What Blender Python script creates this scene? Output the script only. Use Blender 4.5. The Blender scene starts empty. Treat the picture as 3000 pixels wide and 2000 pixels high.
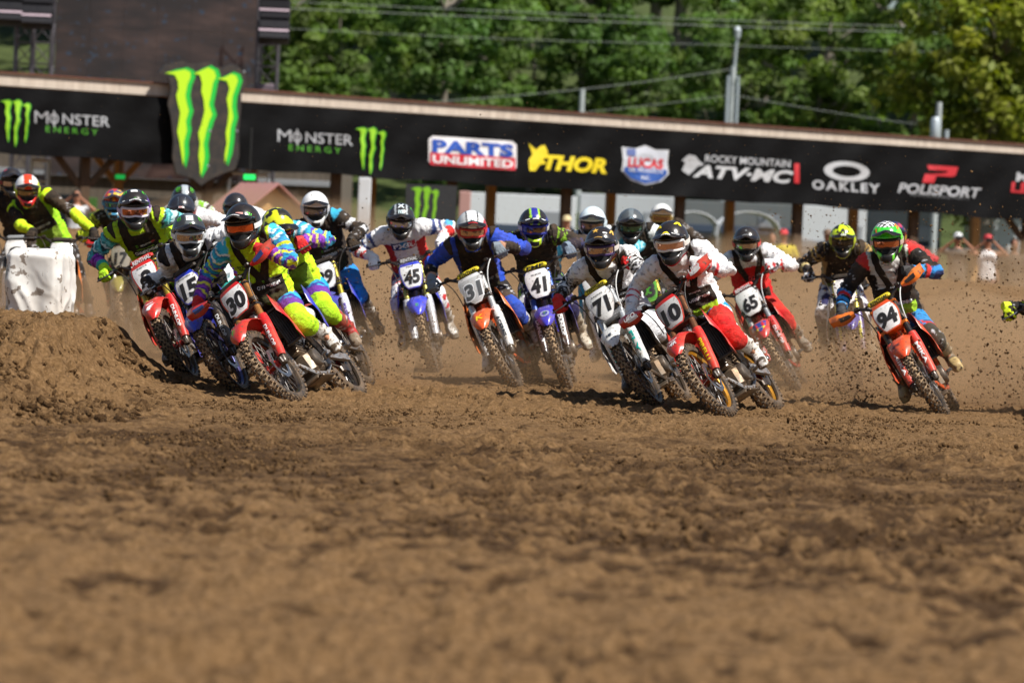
import bpy, bmesh, math, random
import numpy as np
from mathutils import Vector, Matrix, Quaternion
from mathutils.bvhtree import BVHTree

# ------------------------------------------------------------------ camera, sky, sun, exposure
scene = bpy.context.scene
col = scene.collection
CAM_H, F_PX, YH0, ROLL = 1.19, 12000.0, 747.0, math.radians(2.5)
_pitch = math.atan((1000 - YH0) * math.cos(ROLL) / F_PX)
_F = Vector((0, math.cos(_pitch), -math.sin(_pitch)))
_U0 = Vector((0, math.sin(_pitch), math.cos(_pitch)))
_X = Vector((1, 0, 0))
_R = _X * math.cos(ROLL) + _U0 * math.sin(ROLL)
_U = -_X * math.sin(ROLL) + _U0 * math.cos(ROLL)
cam_data = bpy.data.cameras.new('camera')
cam = bpy.data.objects.new('camera', cam_data)
col.objects.link(cam)
m = Matrix((( _R.x, _U.x, -_F.x, 0), (_R.y, _U.y, -_F.y, 0), (_R.z, _U.z, -_F.z, CAM_H), (0, 0, 0, 1)))
cam.matrix_world = m
cam_data.sensor_width = 36.0
cam_data.lens = 144.0
cam_data.clip_start = 0.5
cam_data.clip_end = 6000
cam_data.dof.use_dof = True
cam_data.dof.focus_distance = 32.0
cam_data.dof.aperture_fstop = 2.8
cam_data.dof.aperture_blades = 9
scene.camera = cam

SUN_EL, SUN_AZ = math.radians(54), math.radians(128)   # azimuth measured from +Y clockwise (towards +X)
sun_dir = Vector((math.sin(SUN_AZ) * math.cos(SUN_EL), math.cos(SUN_AZ) * math.cos(SUN_EL), math.sin(SUN_EL)))
world = bpy.data.worlds.new('World')
scene.world = world
world.use_nodes = True
wn = world.node_tree.nodes
wl = world.node_tree.links
bg = wn['Background']
sky = wn.new('ShaderNodeTexSky')
sky.sky_type = 'NISHITA'
sky.sun_disc = False
sky.sun_elevation = SUN_EL
sky.sun_rotation = SUN_AZ
wl.new(sky.outputs[0], bg.inputs[0])
bg.inputs[1].default_value = 0.062
sl = bpy.data.lights.new('sun', 'SUN')
sl.energy = 5.0
sl.angle = math.radians(0.53)
sl.color = (1.0, 0.955, 0.88)
sun = bpy.data.objects.new('sun', sl)
col.objects.link(sun)
sun.rotation_euler = sun_dir.to_track_quat('Z', 'Y').to_euler()
sun.location = (20, -10, 40)
scene.view_settings.view_transform = 'Standard'
scene.view_settings.look = 'None'
scene.view_settings.exposure = 0.45
scene.view_settings.gamma = 1.0
scene.render.engine = 'CYCLES'
cy = scene.cycles
cy.use_denoising = True
cy.max_bounces = 6
cy.diffuse_bounces = 3
cy.glossy_bounces = 3
cy.transmission_bounces = 4
cy.transparent_max_bounces = 8
cy.volume_bounces = 1
cy.sample_clamp_indirect = 4
cy.caustics_reflective = False
cy.caustics_refractive = False

CAMV = Vector((0, 0, CAM_H))
def ray(u, v):
    return (_F * F_PX + _R * (u - 1500) + _U * (1000 - v)).normalized()
def at(u, v, y):
    """world point seen at photo pixel (u, v) whose distance along +Y is y"""
    d = ray(u, v)
    return CAMV + d * (y / d.y)

def px(p):
    d = Vector(p) - CAMV; z = d.dot(_F)
    return 1500 + F_PX * d.dot(_R) / z, 1000 - F_PX * d.dot(_U) / z

# ------------------------------------------------------------------ noise
def _hash(ix, iy, iz, seed):
    h = (ix.astype(np.int64) * 374761393 + iy.astype(np.int64) * 668265263 + iz.astype(np.int64) * 2147483647 + seed * 1274126177) & 0xffffffff
    h = ((h ^ (h >> 13)) * 1274126177) & 0xffffffff
    h = ((h ^ (h >> 16)) * 2246822519) & 0xffffffff
    return ((h ^ (h >> 15)) & 0xffffff) / float(0xffffff)
def vnoise2(x, y, seed=0):
    x = np.asarray(x, float); y = np.asarray(y, float)
    ix = np.floor(x); iy = np.floor(y)
    fx = x - ix; fy = y - iy
    fx = fx * fx * (3 - 2 * fx); fy = fy * fy * (3 - 2 * fy)
    z = np.zeros_like(ix)
    a = _hash(ix, iy, z, seed); b = _hash(ix + 1, iy, z, seed)
    c = _hash(ix, iy + 1, z, seed); d = _hash(ix + 1, iy + 1, z, seed)
    return (a + (b - a) * fx) * (1 - fy) + (c + (d - c) * fx) * fy
def vnoise3(p, seed=0):
    p = np.asarray(p, float)
    i = np.floor(p); f = p - i
    f = f * f * (3 - 2 * f)
    r = 0
    for dx in (0, 1):
        wx = f[:, 0] if dx else 1 - f[:, 0]
        for dy in (0, 1):
            wy = f[:, 1] if dy else 1 - f[:, 1]
            for dz in (0, 1):
                wz = f[:, 2] if dz else 1 - f[:, 2]
                r = r + wx * wy * wz * _hash(i[:, 0] + dx, i[:, 1] + dy, i[:, 2] + dz, seed)
    return r
def sstep(a, b, x):
    t = np.clip((np.asarray(x, float) - a) / (b - a), 0, 1)
    return t * t * (3 - 2 * t)

# ------------------------------------------------------------------ a scratch scene for evaluating modifiers and lettering
_scr = bpy.data.scenes.new('scratch')
def evaluated(o, read):
    _scr.collection.objects.link(o)
    vl = _scr.view_layers[0]; vl.update()
    dg = vl.depsgraph; ev = o.evaluated_get(dg); me = ev.to_mesh()
    r = read(me); ev.to_mesh_clear()
    _scr.collection.objects.unlink(o); bpy.data.objects.remove(o)
    return r

# ------------------------------------------------------------------ mesh helpers
def c(h, a=1.0):
    h = h.lstrip('#')
    v = [int(h[i:i + 2], 16) / 255 for i in (0, 2, 4)]
    return tuple((x / 12.92 if x <= 0.04045 else ((x + 0.055) / 1.055) ** 2.4) for x in v) + (a,)

class MB:
    def __init__(s): s.v = []; s.f = []; s.m = []; s.cur = 0
    def add(s, V, F, mi=None):
        o = len(s.v); s.v.extend([tuple(p) for p in V])
        for f in F:
            s.f.append(tuple(i + o for i in f)); s.m.append(s.cur if mi is None else mi)
        return s
    def box(s, cx, cy, cz, sx, sy, sz, mi=None, rot=None, ch=0.0):
        """box, chamfered along its edges when ch > 0"""
        hx, hy, hz = sx / 2, sy / 2, sz / 2
        if ch <= 0:
            V = [(x, y, z) for x in (-hx, hx) for y in (-hy, hy) for z in (-hz, hz)]
            F = [(0, 1, 3, 2), (4, 6, 7, 5), (0, 4, 5, 1), (2, 3, 7, 6), (0, 2, 6, 4), (1, 5, 7, 3)]
        else:
            ch = min(ch, hx * .9, hy * .9, hz * .9)
            rings = []
            for z, k in ((-hz, 1), (-hz + ch, 0), (hz - ch, 0), (hz, 1)):
                a, b = hx - ch * k, hy - ch * k
                rings.append([(a - ch, b, z), (-a + ch, b, z), (-a, b - ch, z), (-a, -b + ch, z), (-a + ch, -b, z), (a - ch, -b, z), (a, -b + ch, z), (a, b - ch, z)])
            V = [p for r in rings for p in r]; F = []
            for i in range(3):
                for j in range(8):
                    k = (j + 1) % 8
                    F.append((i * 8 + j, i * 8 + k, i * 8 + 8 + k, i * 8 + 8 + j))
            F.append(tuple(range(7, -1, -1))); F.append(tuple(range(24, 32)))
        if rot is not None:
            V = [rot @ Vector(p) for p in V]
        V = [(p[0] + cx, p[1] + cy, p[2] + cz) for p in V]
        return s.add(V, F, mi)
    def loft(s, rings, mi=None, cap=True, close=True):
        n = len(rings[0]); V = [p for r in rings for p in r]; F = []
        for i in range(len(rings) - 1):
            for j in range(n if close else n - 1):
                k = (j + 1) % n
                F.append((i * n + j, i * n + k, (i + 1) * n + k, (i + 1) * n + j))
        if cap and close:
            F.append(tuple(range(n - 1, -1, -1))); F.append(tuple(range((len(rings) - 1) * n, len(rings) * n)))
        return s.add(V, F, mi)
    def tube(s, pts, rad, n=8, mi=None, cap=True, closed=False):
        pts = [Vector(p) for p in pts]
        if not hasattr(rad, '__len__'): rad = [rad] * len(pts)
        rings = []; ref = None
        for i, p in enumerate(pts):
            t = (pts[min(i + 1, len(pts) - 1)] - pts[max(i - 1, 0)]).normalized()
            if ref is None:
                ref = Vector((0, 0, 1)) if abs(t.z) < .9 else Vector((1, 0, 0))
            a = (ref - t * ref.dot(t)).normalized(); b = t.cross(a); ref = a
            rings.append([p + (a * math.cos(q) + b * math.sin(q)) * rad[i] for q in [2 * math.pi * k / n for k in range(n)]])
        return s.loft(rings, mi, cap)
    def lathe(s, prof, axis='y', center=(0, 0, 0), n=32, mi=None, closed=False, cap=True):
        """prof: list of (radius, axial)"""
        rings = []
        for r, a in prof:
            ring = []
            for k in range(n):
                q = 2 * math.pi * k / n
                x, z = r * math.cos(q), r * math.sin(q)
                p = {'y': (x, a, z), 'x': (a, x, z), 'z': (x, z, a)}[axis]
                ring.append((p[0] + center[0], p[1] + center[1], p[2] + center[2]))
            rings.append(ring)
        if closed: rings.append(rings[0])
        return s.loft(rings, mi, cap=cap and not closed)
    def prism(s, outline, depth, fn=None, mi=None):
        """outline: 2D points; fn(a, b, d) -> 3D"""
        n = len(outline)
        fn = fn or (lambda a, b, d: (d, a, b))
        V = [fn(a, b, 0) for a, b in outline] + [fn(a, b, depth) for a, b in outline]
        F = [tuple(range(n - 1, -1, -1)), tuple(range(n, 2 * n))]
        for i in range(n):
            k = (i + 1) % n
            F.append((i, k, n + k, n + i))
        return s.add(V, F, mi)
    def shell(s, G, th, mi=None, flip=False):
        """G[i][j] grid of points -> a sheet of thickness th"""
        P = np.array([[tuple(p) for p in r] for r in G], float)
        du = np.gradient(P, axis=0); dv = np.gradient(P, axis=1)
        N = np.cross(du, dv); N /= (np.linalg.norm(N, axis=2, keepdims=True) + 1e-9)
        if flip: N = -N
        n, mm = P.shape[:2]
        Q = P - N * th
        V = list(P.reshape(-1, 3)) + list(Q.reshape(-1, 3)); o = n * mm; F = []
        for i in range(n - 1):
            for j in range(mm - 1):
                a, b, cc, d = i * mm + j, i * mm + j + 1, (i + 1) * mm + j + 1, (i + 1) * mm + j
                F.append((a, d, cc, b) if not flip else (a, b, cc, d))
                F.append((a + o, b + o, cc + o, d + o) if not flip else (a + o, d + o, cc + o, b + o))
        ring = [j for j in range(mm)] + [i * mm + mm - 1 for i in range(1, n)] + [(n - 1) * mm + j for j in range(mm - 2, -1, -1)] + [i * mm for i in range(n - 2, 0, -1)]
        for i in range(len(ring)):
            a, b = ring[i], ring[(i + 1) % len(ring)]
            F.append((a, b, b + o, a + o))
        return s.add(V, F, mi)
    def mesh(s, name, nslots=1, smooth=True, fixn=True):
        me = bpy.data.meshes.new(name)
        me.from_pydata(s.v, [], s.f)
        if max(s.m, default=0) > 0 or nslots > 1:
            me.polygons.foreach_set('material_index', s.m)
        if fixn:
            bm = bmesh.new(); bm.from_mesh(me); bmesh.ops.recalc_face_normals(bm, faces=bm.faces); bm.to_mesh(me); bm.free()
        if smooth: autosmooth(me)
        return me

def autosmooth(me, ang=38):
    me.polygons.foreach_set('use_smooth', [True] * len(me.polygons))
    try: me.set_sharp_from_angle(angle=math.radians(ang))
    except Exception: pass

def obj(name, me, mats=None, parent=None, own=False):
    """link a mesh; own=True keeps the materials on the object so that the mesh can be shared"""
    o = bpy.data.objects.new(name, me)
    col.objects.link(o)
    if mats is not None:
        if not isinstance(mats, (list, tuple)): mats = [mats]
        if own:
            while len(me.materials) < len(mats): me.materials.append(None)
            for i, mt in enumerate(mats):
                o.material_slots[i].link = 'OBJECT'; o.material_slots[i].material = mt
        else:
            me.materials.clear()
            for mt in mats: me.materials.append(mt)
    if parent is not None: o.parent = parent
    return o
def empty(name, loc=(0, 0, 0), parent=None):
    o = bpy.data.objects.new(name, None); col.objects.link(o); o.location = loc
    o.empty_display_size = 0.1
    if parent is not None: o.parent = parent
    return o
def tag(o, label=None, cat=None, group=None, kind=None):
    if label: o['label'] = label
    if cat: o['category'] = cat
    if group: o['group'] = group
    if kind: o['kind'] = kind
    return o

def np_mesh(name, V, F, smooth=True):
    """fast mesh from numpy arrays; F is (n,3) or (n,4)"""
    me = bpy.data.meshes.new(name)
    V = np.asarray(V, np.float32); F = np.asarray(F, np.int32)
    me.vertices.add(len(V)); me.vertices.foreach_set('co', V.ravel())
    k = F.shape[1]
    me.loops.add(F.size); me.loops.foreach_set('vertex_index', F.ravel())
    me.polygons.add(len(F)); me.polygons.foreach_set('loop_start', np.arange(0, F.size, k, dtype=np.int32))
    try: me.polygons.foreach_set('loop_total', np.full(len(F), k, np.int32))
    except Exception: pass
    me.update(calc_edges=True)
    if smooth: me.polygons.foreach_set('use_smooth', np.ones(len(F), bool))
    return me
def set_cols(me, C, name='Col'):
    a = me.color_attributes.new(name, 'FLOAT_COLOR', 'POINT')
    C = np.asarray(C, np.float32)
    if C.shape[1] == 3: C = np.hstack([C, np.ones((len(C), 1), np.float32)])
    a.data.foreach_set('color', C.ravel())

# ------------------------------------------------------------------ materials
_mc = {}
def newmat(name):
    mt = bpy.data.materials.new(name); mt.use_nodes = True
    nt = mt.node_tree
    return mt, nt, nt.nodes['Principled BSDF'], nt.links
def texco(nt, kind='Object'):
    n = nt.nodes.new('ShaderNodeTexCoord'); return n.outputs[kind]
def noise(nt, vec, scale, detail=4, rough=.55):
    n = nt.nodes.new('ShaderNodeTexNoise'); n.inputs['Scale'].default_value = scale
    n.inputs['Detail'].default_value = detail; n.inputs['Roughness'].default_value = rough
    nt.links.new(vec, n.inputs['Vector']); return n.outputs['Fac']
def ramp(nt, fac, stops):
    n = nt.nodes.new('ShaderNodeValToRGB'); e = n.color_ramp.elements
    while len(e) < len(stops): e.new(0.5)
    for i, (p, cc) in enumerate(stops):
        e[i].position = p; e[i].color = cc if len(cc) == 4 else tuple(cc) + (1,)
    nt.links.new(fac, n.inputs[0]); return n.outputs[0]
def mix(nt, fac, a, b, mode='MIX'):
    n = nt.nodes.new('ShaderNodeMix'); n.data_type = 'RGBA'; n.blend_type = mode
    for k, x in ((0, fac), (6, a), (7, b)):
        if hasattr(x, 'is_linked') or isinstance(x, bpy.types.NodeSocket): nt.links.new(x, n.inputs[k])
        else: n.inputs[k].default_value = x
    return n.outputs[2]
def bump(nt, h, strength, dist=0.01):
    n = nt.nodes.new('ShaderNodeBump'); n.inputs['Strength'].default_value = strength; n.inputs['Distance'].default_value = dist
    nt.links.new(h, n.inputs['Height']); return n.outputs[0]
DUST = (0.30, 0.19, 0.10, 1)
MUD = (0.13, 0.08, 0.045, 1)
def soiled(nt, base, amount, scale=14.0):
    """dust film and mud flecks over a base colour"""
    tc = texco(nt)
    film = ramp(nt, noise(nt, tc, scale * .5, 6, .62), [(0.38, (amount * .12,) * 3 + (1,)), (0.70, (amount, amount, amount, 1))])
    a = mix(nt, film, base, DUST)
    k = min(1.0, amount * 1.6)
    fl = ramp(nt, noise(nt, tc, scale * 3, 3), [(0.63 - amount * .10, (0, 0, 0, 1)), (0.66 - amount * .07, (k, k, k, 1))])
    return mix(nt, fl, a, MUD)
def plastic(colr, rough=.32, dirt=.46, metal=0.0, coat=.2, name=None):
    if isinstance(colr, str): colr = c(colr)
    key = ('p', tuple(round(x, 4) for x in colr), rough, dirt, metal, coat)
    if key in _mc: return _mc[key]
    mt, nt, b, L = newmat(name or 'plastic')
    b.inputs['Metallic'].default_value = metal
    b.inputs['Coat Weight'].default_value = coat
    b.inputs['Coat Roughness'].default_value = .15
    if dirt > 0: L.new(soiled(nt, colr, dirt), b.inputs['Base Color'])
    else: b.inputs['Base Color'].default_value = colr
    r = ramp(nt, noise(nt, texco(nt), 25), [(0.3, (rough * .8,) * 3 + (1,)), (0.7, (min(1, rough * 1.35),) * 3 + (1,))])
    L.new(r, b.inputs['Roughness'])
    _mc[key] = mt
    return mt
def cloth_mat():
    if 'cloth' in _mc: return _mc['cloth']
    mt, nt, b, L = newmat('cloth')
    a = nt.nodes.new('ShaderNodeAttribute'); a.attribute_name = 'Col'
    L.new(soiled(nt, a.outputs['Color'], .20, 9), b.inputs['Base Color'])
    b.inputs['Roughness'].default_value = .88; b.inputs['Specular IOR Level'].default_value = .25
    tc = texco(nt)
    h = noise(nt, tc, 30, 4, .6)
    L.new(bump(nt, h, .75, .016), b.inputs['Normal'])
    _mc['cloth'] = mt; return mt
def leather_mat():
    if 'lea' in _mc: return _mc['lea']
    mt, nt, b, L = newmat('boot_leather')
    a = nt.nodes.new('ShaderNodeAttribute'); a.attribute_name = 'Col'
    L.new(soiled(nt, a.outputs['Color'], .55, 10), b.inputs['Base Color'])
    b.inputs['Roughness'].default_value = .5
    L.new(bump(nt, noise(nt, texco(nt), 40, 4), .5, .008), b.inputs['Normal'])
    _mc['lea'] = mt; return mt
def gloss_mat():
    if 'gloss' in _mc: return _mc['gloss']
    mt, nt, b, L = newmat('helmet_paint')
    a = nt.nodes.new('ShaderNodeAttribute'); a.attribute_name = 'Col'
    L.new(soiled(nt, a.outputs['Color'], .10, 16), b.inputs['Base Color'])
    b.inputs['Roughness'].default_value = .26
    b.inputs['Coat Weight'].default_value = .5
    b.inputs['Coat Roughness'].default_value = .08
    _mc['gloss'] = mt; return mt
def lens_mat(colr):
    key = ('lens', colr)
    if key in _mc: return _mc[key]
    mt, nt, b, L = newmat('goggle_lens')
    b.inputs['Base Color'].default_value = c(colr); b.inputs['Metallic'].default_value = .75
    b.inputs['Roughness'].default_value = .07; b.inputs['Coat Weight'].default_value = 1
    _mc[key] = mt; return mt
def flat(colr, rough=.5):
    return plastic(colr, rough, 0.0, 0.0, 0.0)

# ------------------------------------------------------------------ lettering
_txt = {}
def text_tris(s, bold=0.0, shear=0.0, spacing=1.0):
    """flat triangles of a text, normalised to height 1 (capitals), centred: (V2, F)"""
    key = (s, bold, shear, spacing)
    if key in _txt: return _txt[key]
    cu = bpy.data.curves.new('lettering', 'FONT'); cu.body = s; cu.size = 1.0
    cu.offset = bold; cu.shear = shear; cu.space_character = spacing
    cu.resolution_u = 3; cu.fill_mode = 'FRONT'
    o = bpy.data.objects.new('lettering_tmp', cu)
    V, F = evaluated(o, lambda me: (np.array([v.co[:2] for v in me.vertices]), [tuple(p.vertices) for p in me.polygons]))
    bpy.data.curves.remove(cu)
    lo, hi = V.min(0), V.max(0)
    H = hi[1] - lo[1]
    V = (V - (lo + hi) / 2) / H
    _txt[key] = (V, F)
    return _txt[key]
def text_fit(s, w, h, **k):
    """triangles fitted to a box w x h (w None: keep proportion)"""
    V, F = text_tris(s, **k)
    V = V.copy()
    if w is None: V = V * h
    else:
        ww = V[:, 0].max() - V[:, 0].min()
        V[:, 0] *= w / ww; V[:, 1] *= h
    return V, F
def subdiv_tris(V, F, maxlen):
    """cut flat triangles with a grid so that they can follow a curved surface"""
    bm = bmesh.new()
    vs = [bm.verts.new((x, y, 0)) for x, y in V]
    for f in F:
        try: bm.faces.new([vs[i] for i in f])
        except ValueError: pass
    for ax in (0, 1):
        lo, hi = V[:, ax].min(), V[:, ax].max()
        n = int((hi - lo) / maxlen)
        for i in range(1, n + 1):
            q = lo + (hi - lo) * i / (n + 1)
            co = [0, 0, 0]; co[ax] = q; no = [0, 0, 0]; no[ax] = 1
            bmesh.ops.bisect_plane(bm, geom=bm.verts[:] + bm.edges[:] + bm.faces[:], plane_co=co, plane_no=no)
    bm.verts.ensure_lookup_table()
    V2 = np.array([v.co[:2] for v in bm.verts]); bm.verts.index_update()
    F2 = [tuple(v.index for v in f.verts) for f in bm.faces]
    bm.free()
    return V2, F2
def flat_mesh(name, V2, F, fn):
    me = bpy.data.meshes.new(name)
    me.from_pydata([tuple(fn(x, y)) for x, y in V2], [], F)
    return me

# three torn green claw strokes (an emblem): pixel outlines traced from the sign, kept relative to its centre
CLAW = [
 [(1262,560),(1340,578),(1362,625),(1366,680),(1350,730),(1362,800),(1380,860),(1370,930),(1357,1010),(1375,1090),(1388,1180),(1408,1278),(1421,1180),(1418,1090),(1441,1000),(1433,930),(1456,850),(1440,790),(1430,730),(1445,650),(1470,590),(1466,550),(1420,528),(1330,545)],
 [(1483,565),(1530,577),(1547,640),(1541,700),(1560,770),(1566,850),(1545,940),(1518,1020),(1531,1100),(1520,1190),(1531,1270),(1536,1353),(1561,1290),(1577,1200),(1568,1100),(1590,1000),(1612,930),(1634,880),(1610,800),(1627,720),(1640,640),(1665,590),(1650,540),(1600,512),(1540,538)],
 [(1663,605),(1740,625),(1757,680),(1736,760),(1751,850),(1745,930),(1728,1020),(1736,1100),(1720,1180),(1727,1262),(1752,1180),(1767,1080),(1775,980),(1797,900),(1785,820),(1791,740),(1812,680),(1832,620),(1818,578),(1775,562),(1720,590)]]
CLAW = [[((x - 1545) / 850.0, (930 - y) / 850.0) for x, y in k] for k in CLAW]     # height about 1
def area2(k): return sum(k[i][0] * k[(i + 1) % len(k)][1] - k[(i + 1) % len(k)][0] * k[i][1] for i in range(len(k)))
CLAW_CCW = area2(CLAW[0]) > 0
def claw_tris(grow=0.0, dx=0.0):
    V = []; F = []
    for k in CLAW:
        n = len(k); P = [Vector((a, b, 0)) for a, b in k]
        Q = []
        for i in range(n):
            t = (P[(i + 1) % n] - P[i - 1]); nn = Vector((t.y, -t.x, 0)).normalized()
            Q.append(P[i] + nn * grow * (1 if CLAW_CCW else -1) + Vector((dx, 0, 0)))
        from mathutils.geometry import tessellate_polygon
        o = len(V); V += [(q.x, q.y) for q in Q]
        F += [tuple(i + o for i in t) for t in tessellate_polygon([Q])]
    return np.array(V), F
# ------------------------------------------------------------------ motocross bike (x forward, y rider's left, z up, front axle at x = 0)
RAKE = math.radians(27)
AX = Vector((0, 0, .347)); FU = Vector((-math.sin(RAKE), 0, math.cos(RAKE))); FN = Vector((math.cos(RAKE), 0, math.sin(RAKE)))
def fork(t, y=0, f=0): return AX + Vector((-.03, y, 0)) + FU * t + FN * f
def wheel_parts(cx, cz, R, rim_r, w, nk, front):
    out = {}
    t = MB(); r0 = w / 2
    prof = []
    for k in range(13):
        q = math.radians(-118 + 236 * k / 12)
        prof.append((R - .013 - r0 * .92 + r0 * .92 * math.cos(q), r0 * math.sin(q)))
    prof = [(rim_r, -r0 * .55)] + prof + [(rim_r, r0 * .55)]
    t.lathe(prof, 'y', (cx, 0, cz), 56, 0, cap=False)
    for k in range(len(t.f)):        # bare rubber on the sidewalls
        pp = sum((Vector(t.v[i]) for i in t.f[k]), Vector()) / 4
        if math.hypot(pp.x - cx, pp.z - cz) < R - .030: t.m[k] = 2
    # knobs: rows across the crown and on the shoulders
    for i in range(nk):
        a0 = 2 * math.pi * i / nk
        rows = [(-.30, 0), (.30, 0), (0, .5), (-.80, .25), (.80, .25), (-.66, .75), (.66, .75)] if i % 1 == 0 else []
        for yy, da in rows:
            a = a0 + da * 2 * math.pi / nk
            q = math.asin(max(-1, min(1, yy * .98)))
            rr = R - .013 - r0 * .92 + r0 * .92 * math.cos(q)
            rad = Vector((math.cos(a), 0, math.sin(a))); tan = Vector((-math.sin(a), 0, math.cos(a)))
            nrm = (rad * math.cos(q) + Vector((0, 1, 0)) * math.sin(q)).normalized(); ax = tan.cross(nrm)
            M = Matrix((tan, ax, nrm)).transposed()
            p = Vector((cx, 0, cz)) + rad * rr + Vector((0, yy * r0, 0)) + nrm * .004
            hl, hw, hh = (.0095, w * .085, .012) if abs(yy) < .7 else (.0105, w * .07, .011)
            V = []
            for z, k in ((-.004, 1.15), (hh, .86)):
                for sx, sy in ((-1, -1), (1, -1), (1, 1), (-1, 1)):
                    V.append(p + M @ Vector((sx * hl * k, sy * hw * k, z)))
            t.add(V, [(4, 5, 6, 7), (0, 1, 5, 4), (1, 2, 6, 5), (2, 3, 7, 6), (3, 0, 4, 7)], 1)
    out['tyre'] = t.mesh('tyre', 3)
    r = MB()
    r.lathe([(rim_r - .004, -.024), (rim_r + .012, -.026), (rim_r + .014, -.021), (rim_r + .002, -.016), (rim_r - .012, 0), (rim_r + .002, .016), (rim_r + .014, .021), (rim_r + .012, .026), (rim_r - .004, .024), (rim_r - .018, .010), (rim_r - .018, -.010)], 'y', (cx, 0, cz), 48, 0, closed=True)
    out['rim'] = r.mesh('rim')
    s = MB()
    for i in range(32):
        a = 2 * math.pi * i / 32; side = 1 if i % 2 else -1; off = .34 if (i // 2) % 2 else -.34
        p0 = Vector((cx + .036 * math.cos(a + off), side * .034, cz + .036 * math.sin(a + off)))
        p1 = Vector((cx + (rim_r - .012) * math.cos(a), side * .004, cz + (rim_r - .012) * math.sin(a)))
        s.tube([p0, p1], .0026, 4)
    out['spokes'] = s.mesh('spokes')
    h = MB()
    h.lathe([(.012, -.075), (.024, -.07), (.026, -.045), (.042, -.04), (.042, -.028), (.024, -.022), (.024, .022), (.042, .028), (.042, .04), (.026, .045), (.024, .07), (.012, .075)], 'y', (cx, 0, cz), 20)
    out['hub'] = h.mesh('hub')
    d = MB(); yb = .062 if front else -.062
    n = 48
    for k in range(n):      # wavy brake disc
        pass
    rin, ro = (.098, .134) if front else (.085, .122)
    ring = []
    for rr, a in ((rin, yb - .0018), (ro, yb - .0018), (ro, yb + .0018), (rin, yb + .0018)):
        ring.append([(cx + (rr + (.005 * math.sin(8 * 2 * math.pi * k / n) if rr == ro else 0)) * math.cos(2 * math.pi * k / n), a, cz + (rr + (.005 * math.sin(8 * 2 * math.pi * k / n) if rr == ro else 0)) * math.sin(2 * math.pi * k / n)) for k in range(n)])
    ring.append(ring[0]); d.loft(ring, 0, cap=False)
    for k in range(6):
        a = 2 * math.pi * k / 6
        d.tube([(cx + .04 * math.cos(a), yb * .72, cz + .04 * math.sin(a)), (cx + rin * 1.02 * math.cos(a + .2), yb, cz + rin * 1.02 * math.sin(a + .2))], .005, 5)
    out['brake_disc'] = d.mesh('brake_disc')
    return out

SINK = .055
PLATE_O = fork(.735 - SINK, 0, .105); PLATE_U = (FU * .96 + Vector((.16, 0, .05))).normalized(); PLATE_N = Vector((PLATE_U.z, 0, -PLATE_U.x)).normalized()
def plate_pt(a, b, d=0.0):
    return PLATE_O + Vector((0, a, 0)) + PLATE_U * b + PLATE_N * (d - 1.5 * a * a - (.25 * max(0, b - .04) ** 2) * 4)
def plate_w(v, kind): return 0.94 * plate_w0(v, kind)
def plate_w0(v, kind):
    if kind == 0: pts = [(-.135, .060), (-.11, .088), (-.03, .112), (.05, .122), (.10, .112), (.125, .092)]
    elif kind == 1: pts = [(-.135, .070), (-.10, .098), (.0, .125), (.06, .120), (.11, .088), (.125, .080)]
    else: pts = [(-.145, .035), (-.11, .068), (-.05, .105), (.03, .126), (.10, .118), (.128, .100)]
    for (b0, w0), (b1, w1) in zip(pts, pts[1:]):
        if b0 <= v <= b1: return w0 + (w1 - w0) * (v - b0) / (b1 - b0)
    return pts[0][1] if v < pts[0][0] else pts[-1][1]

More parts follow.
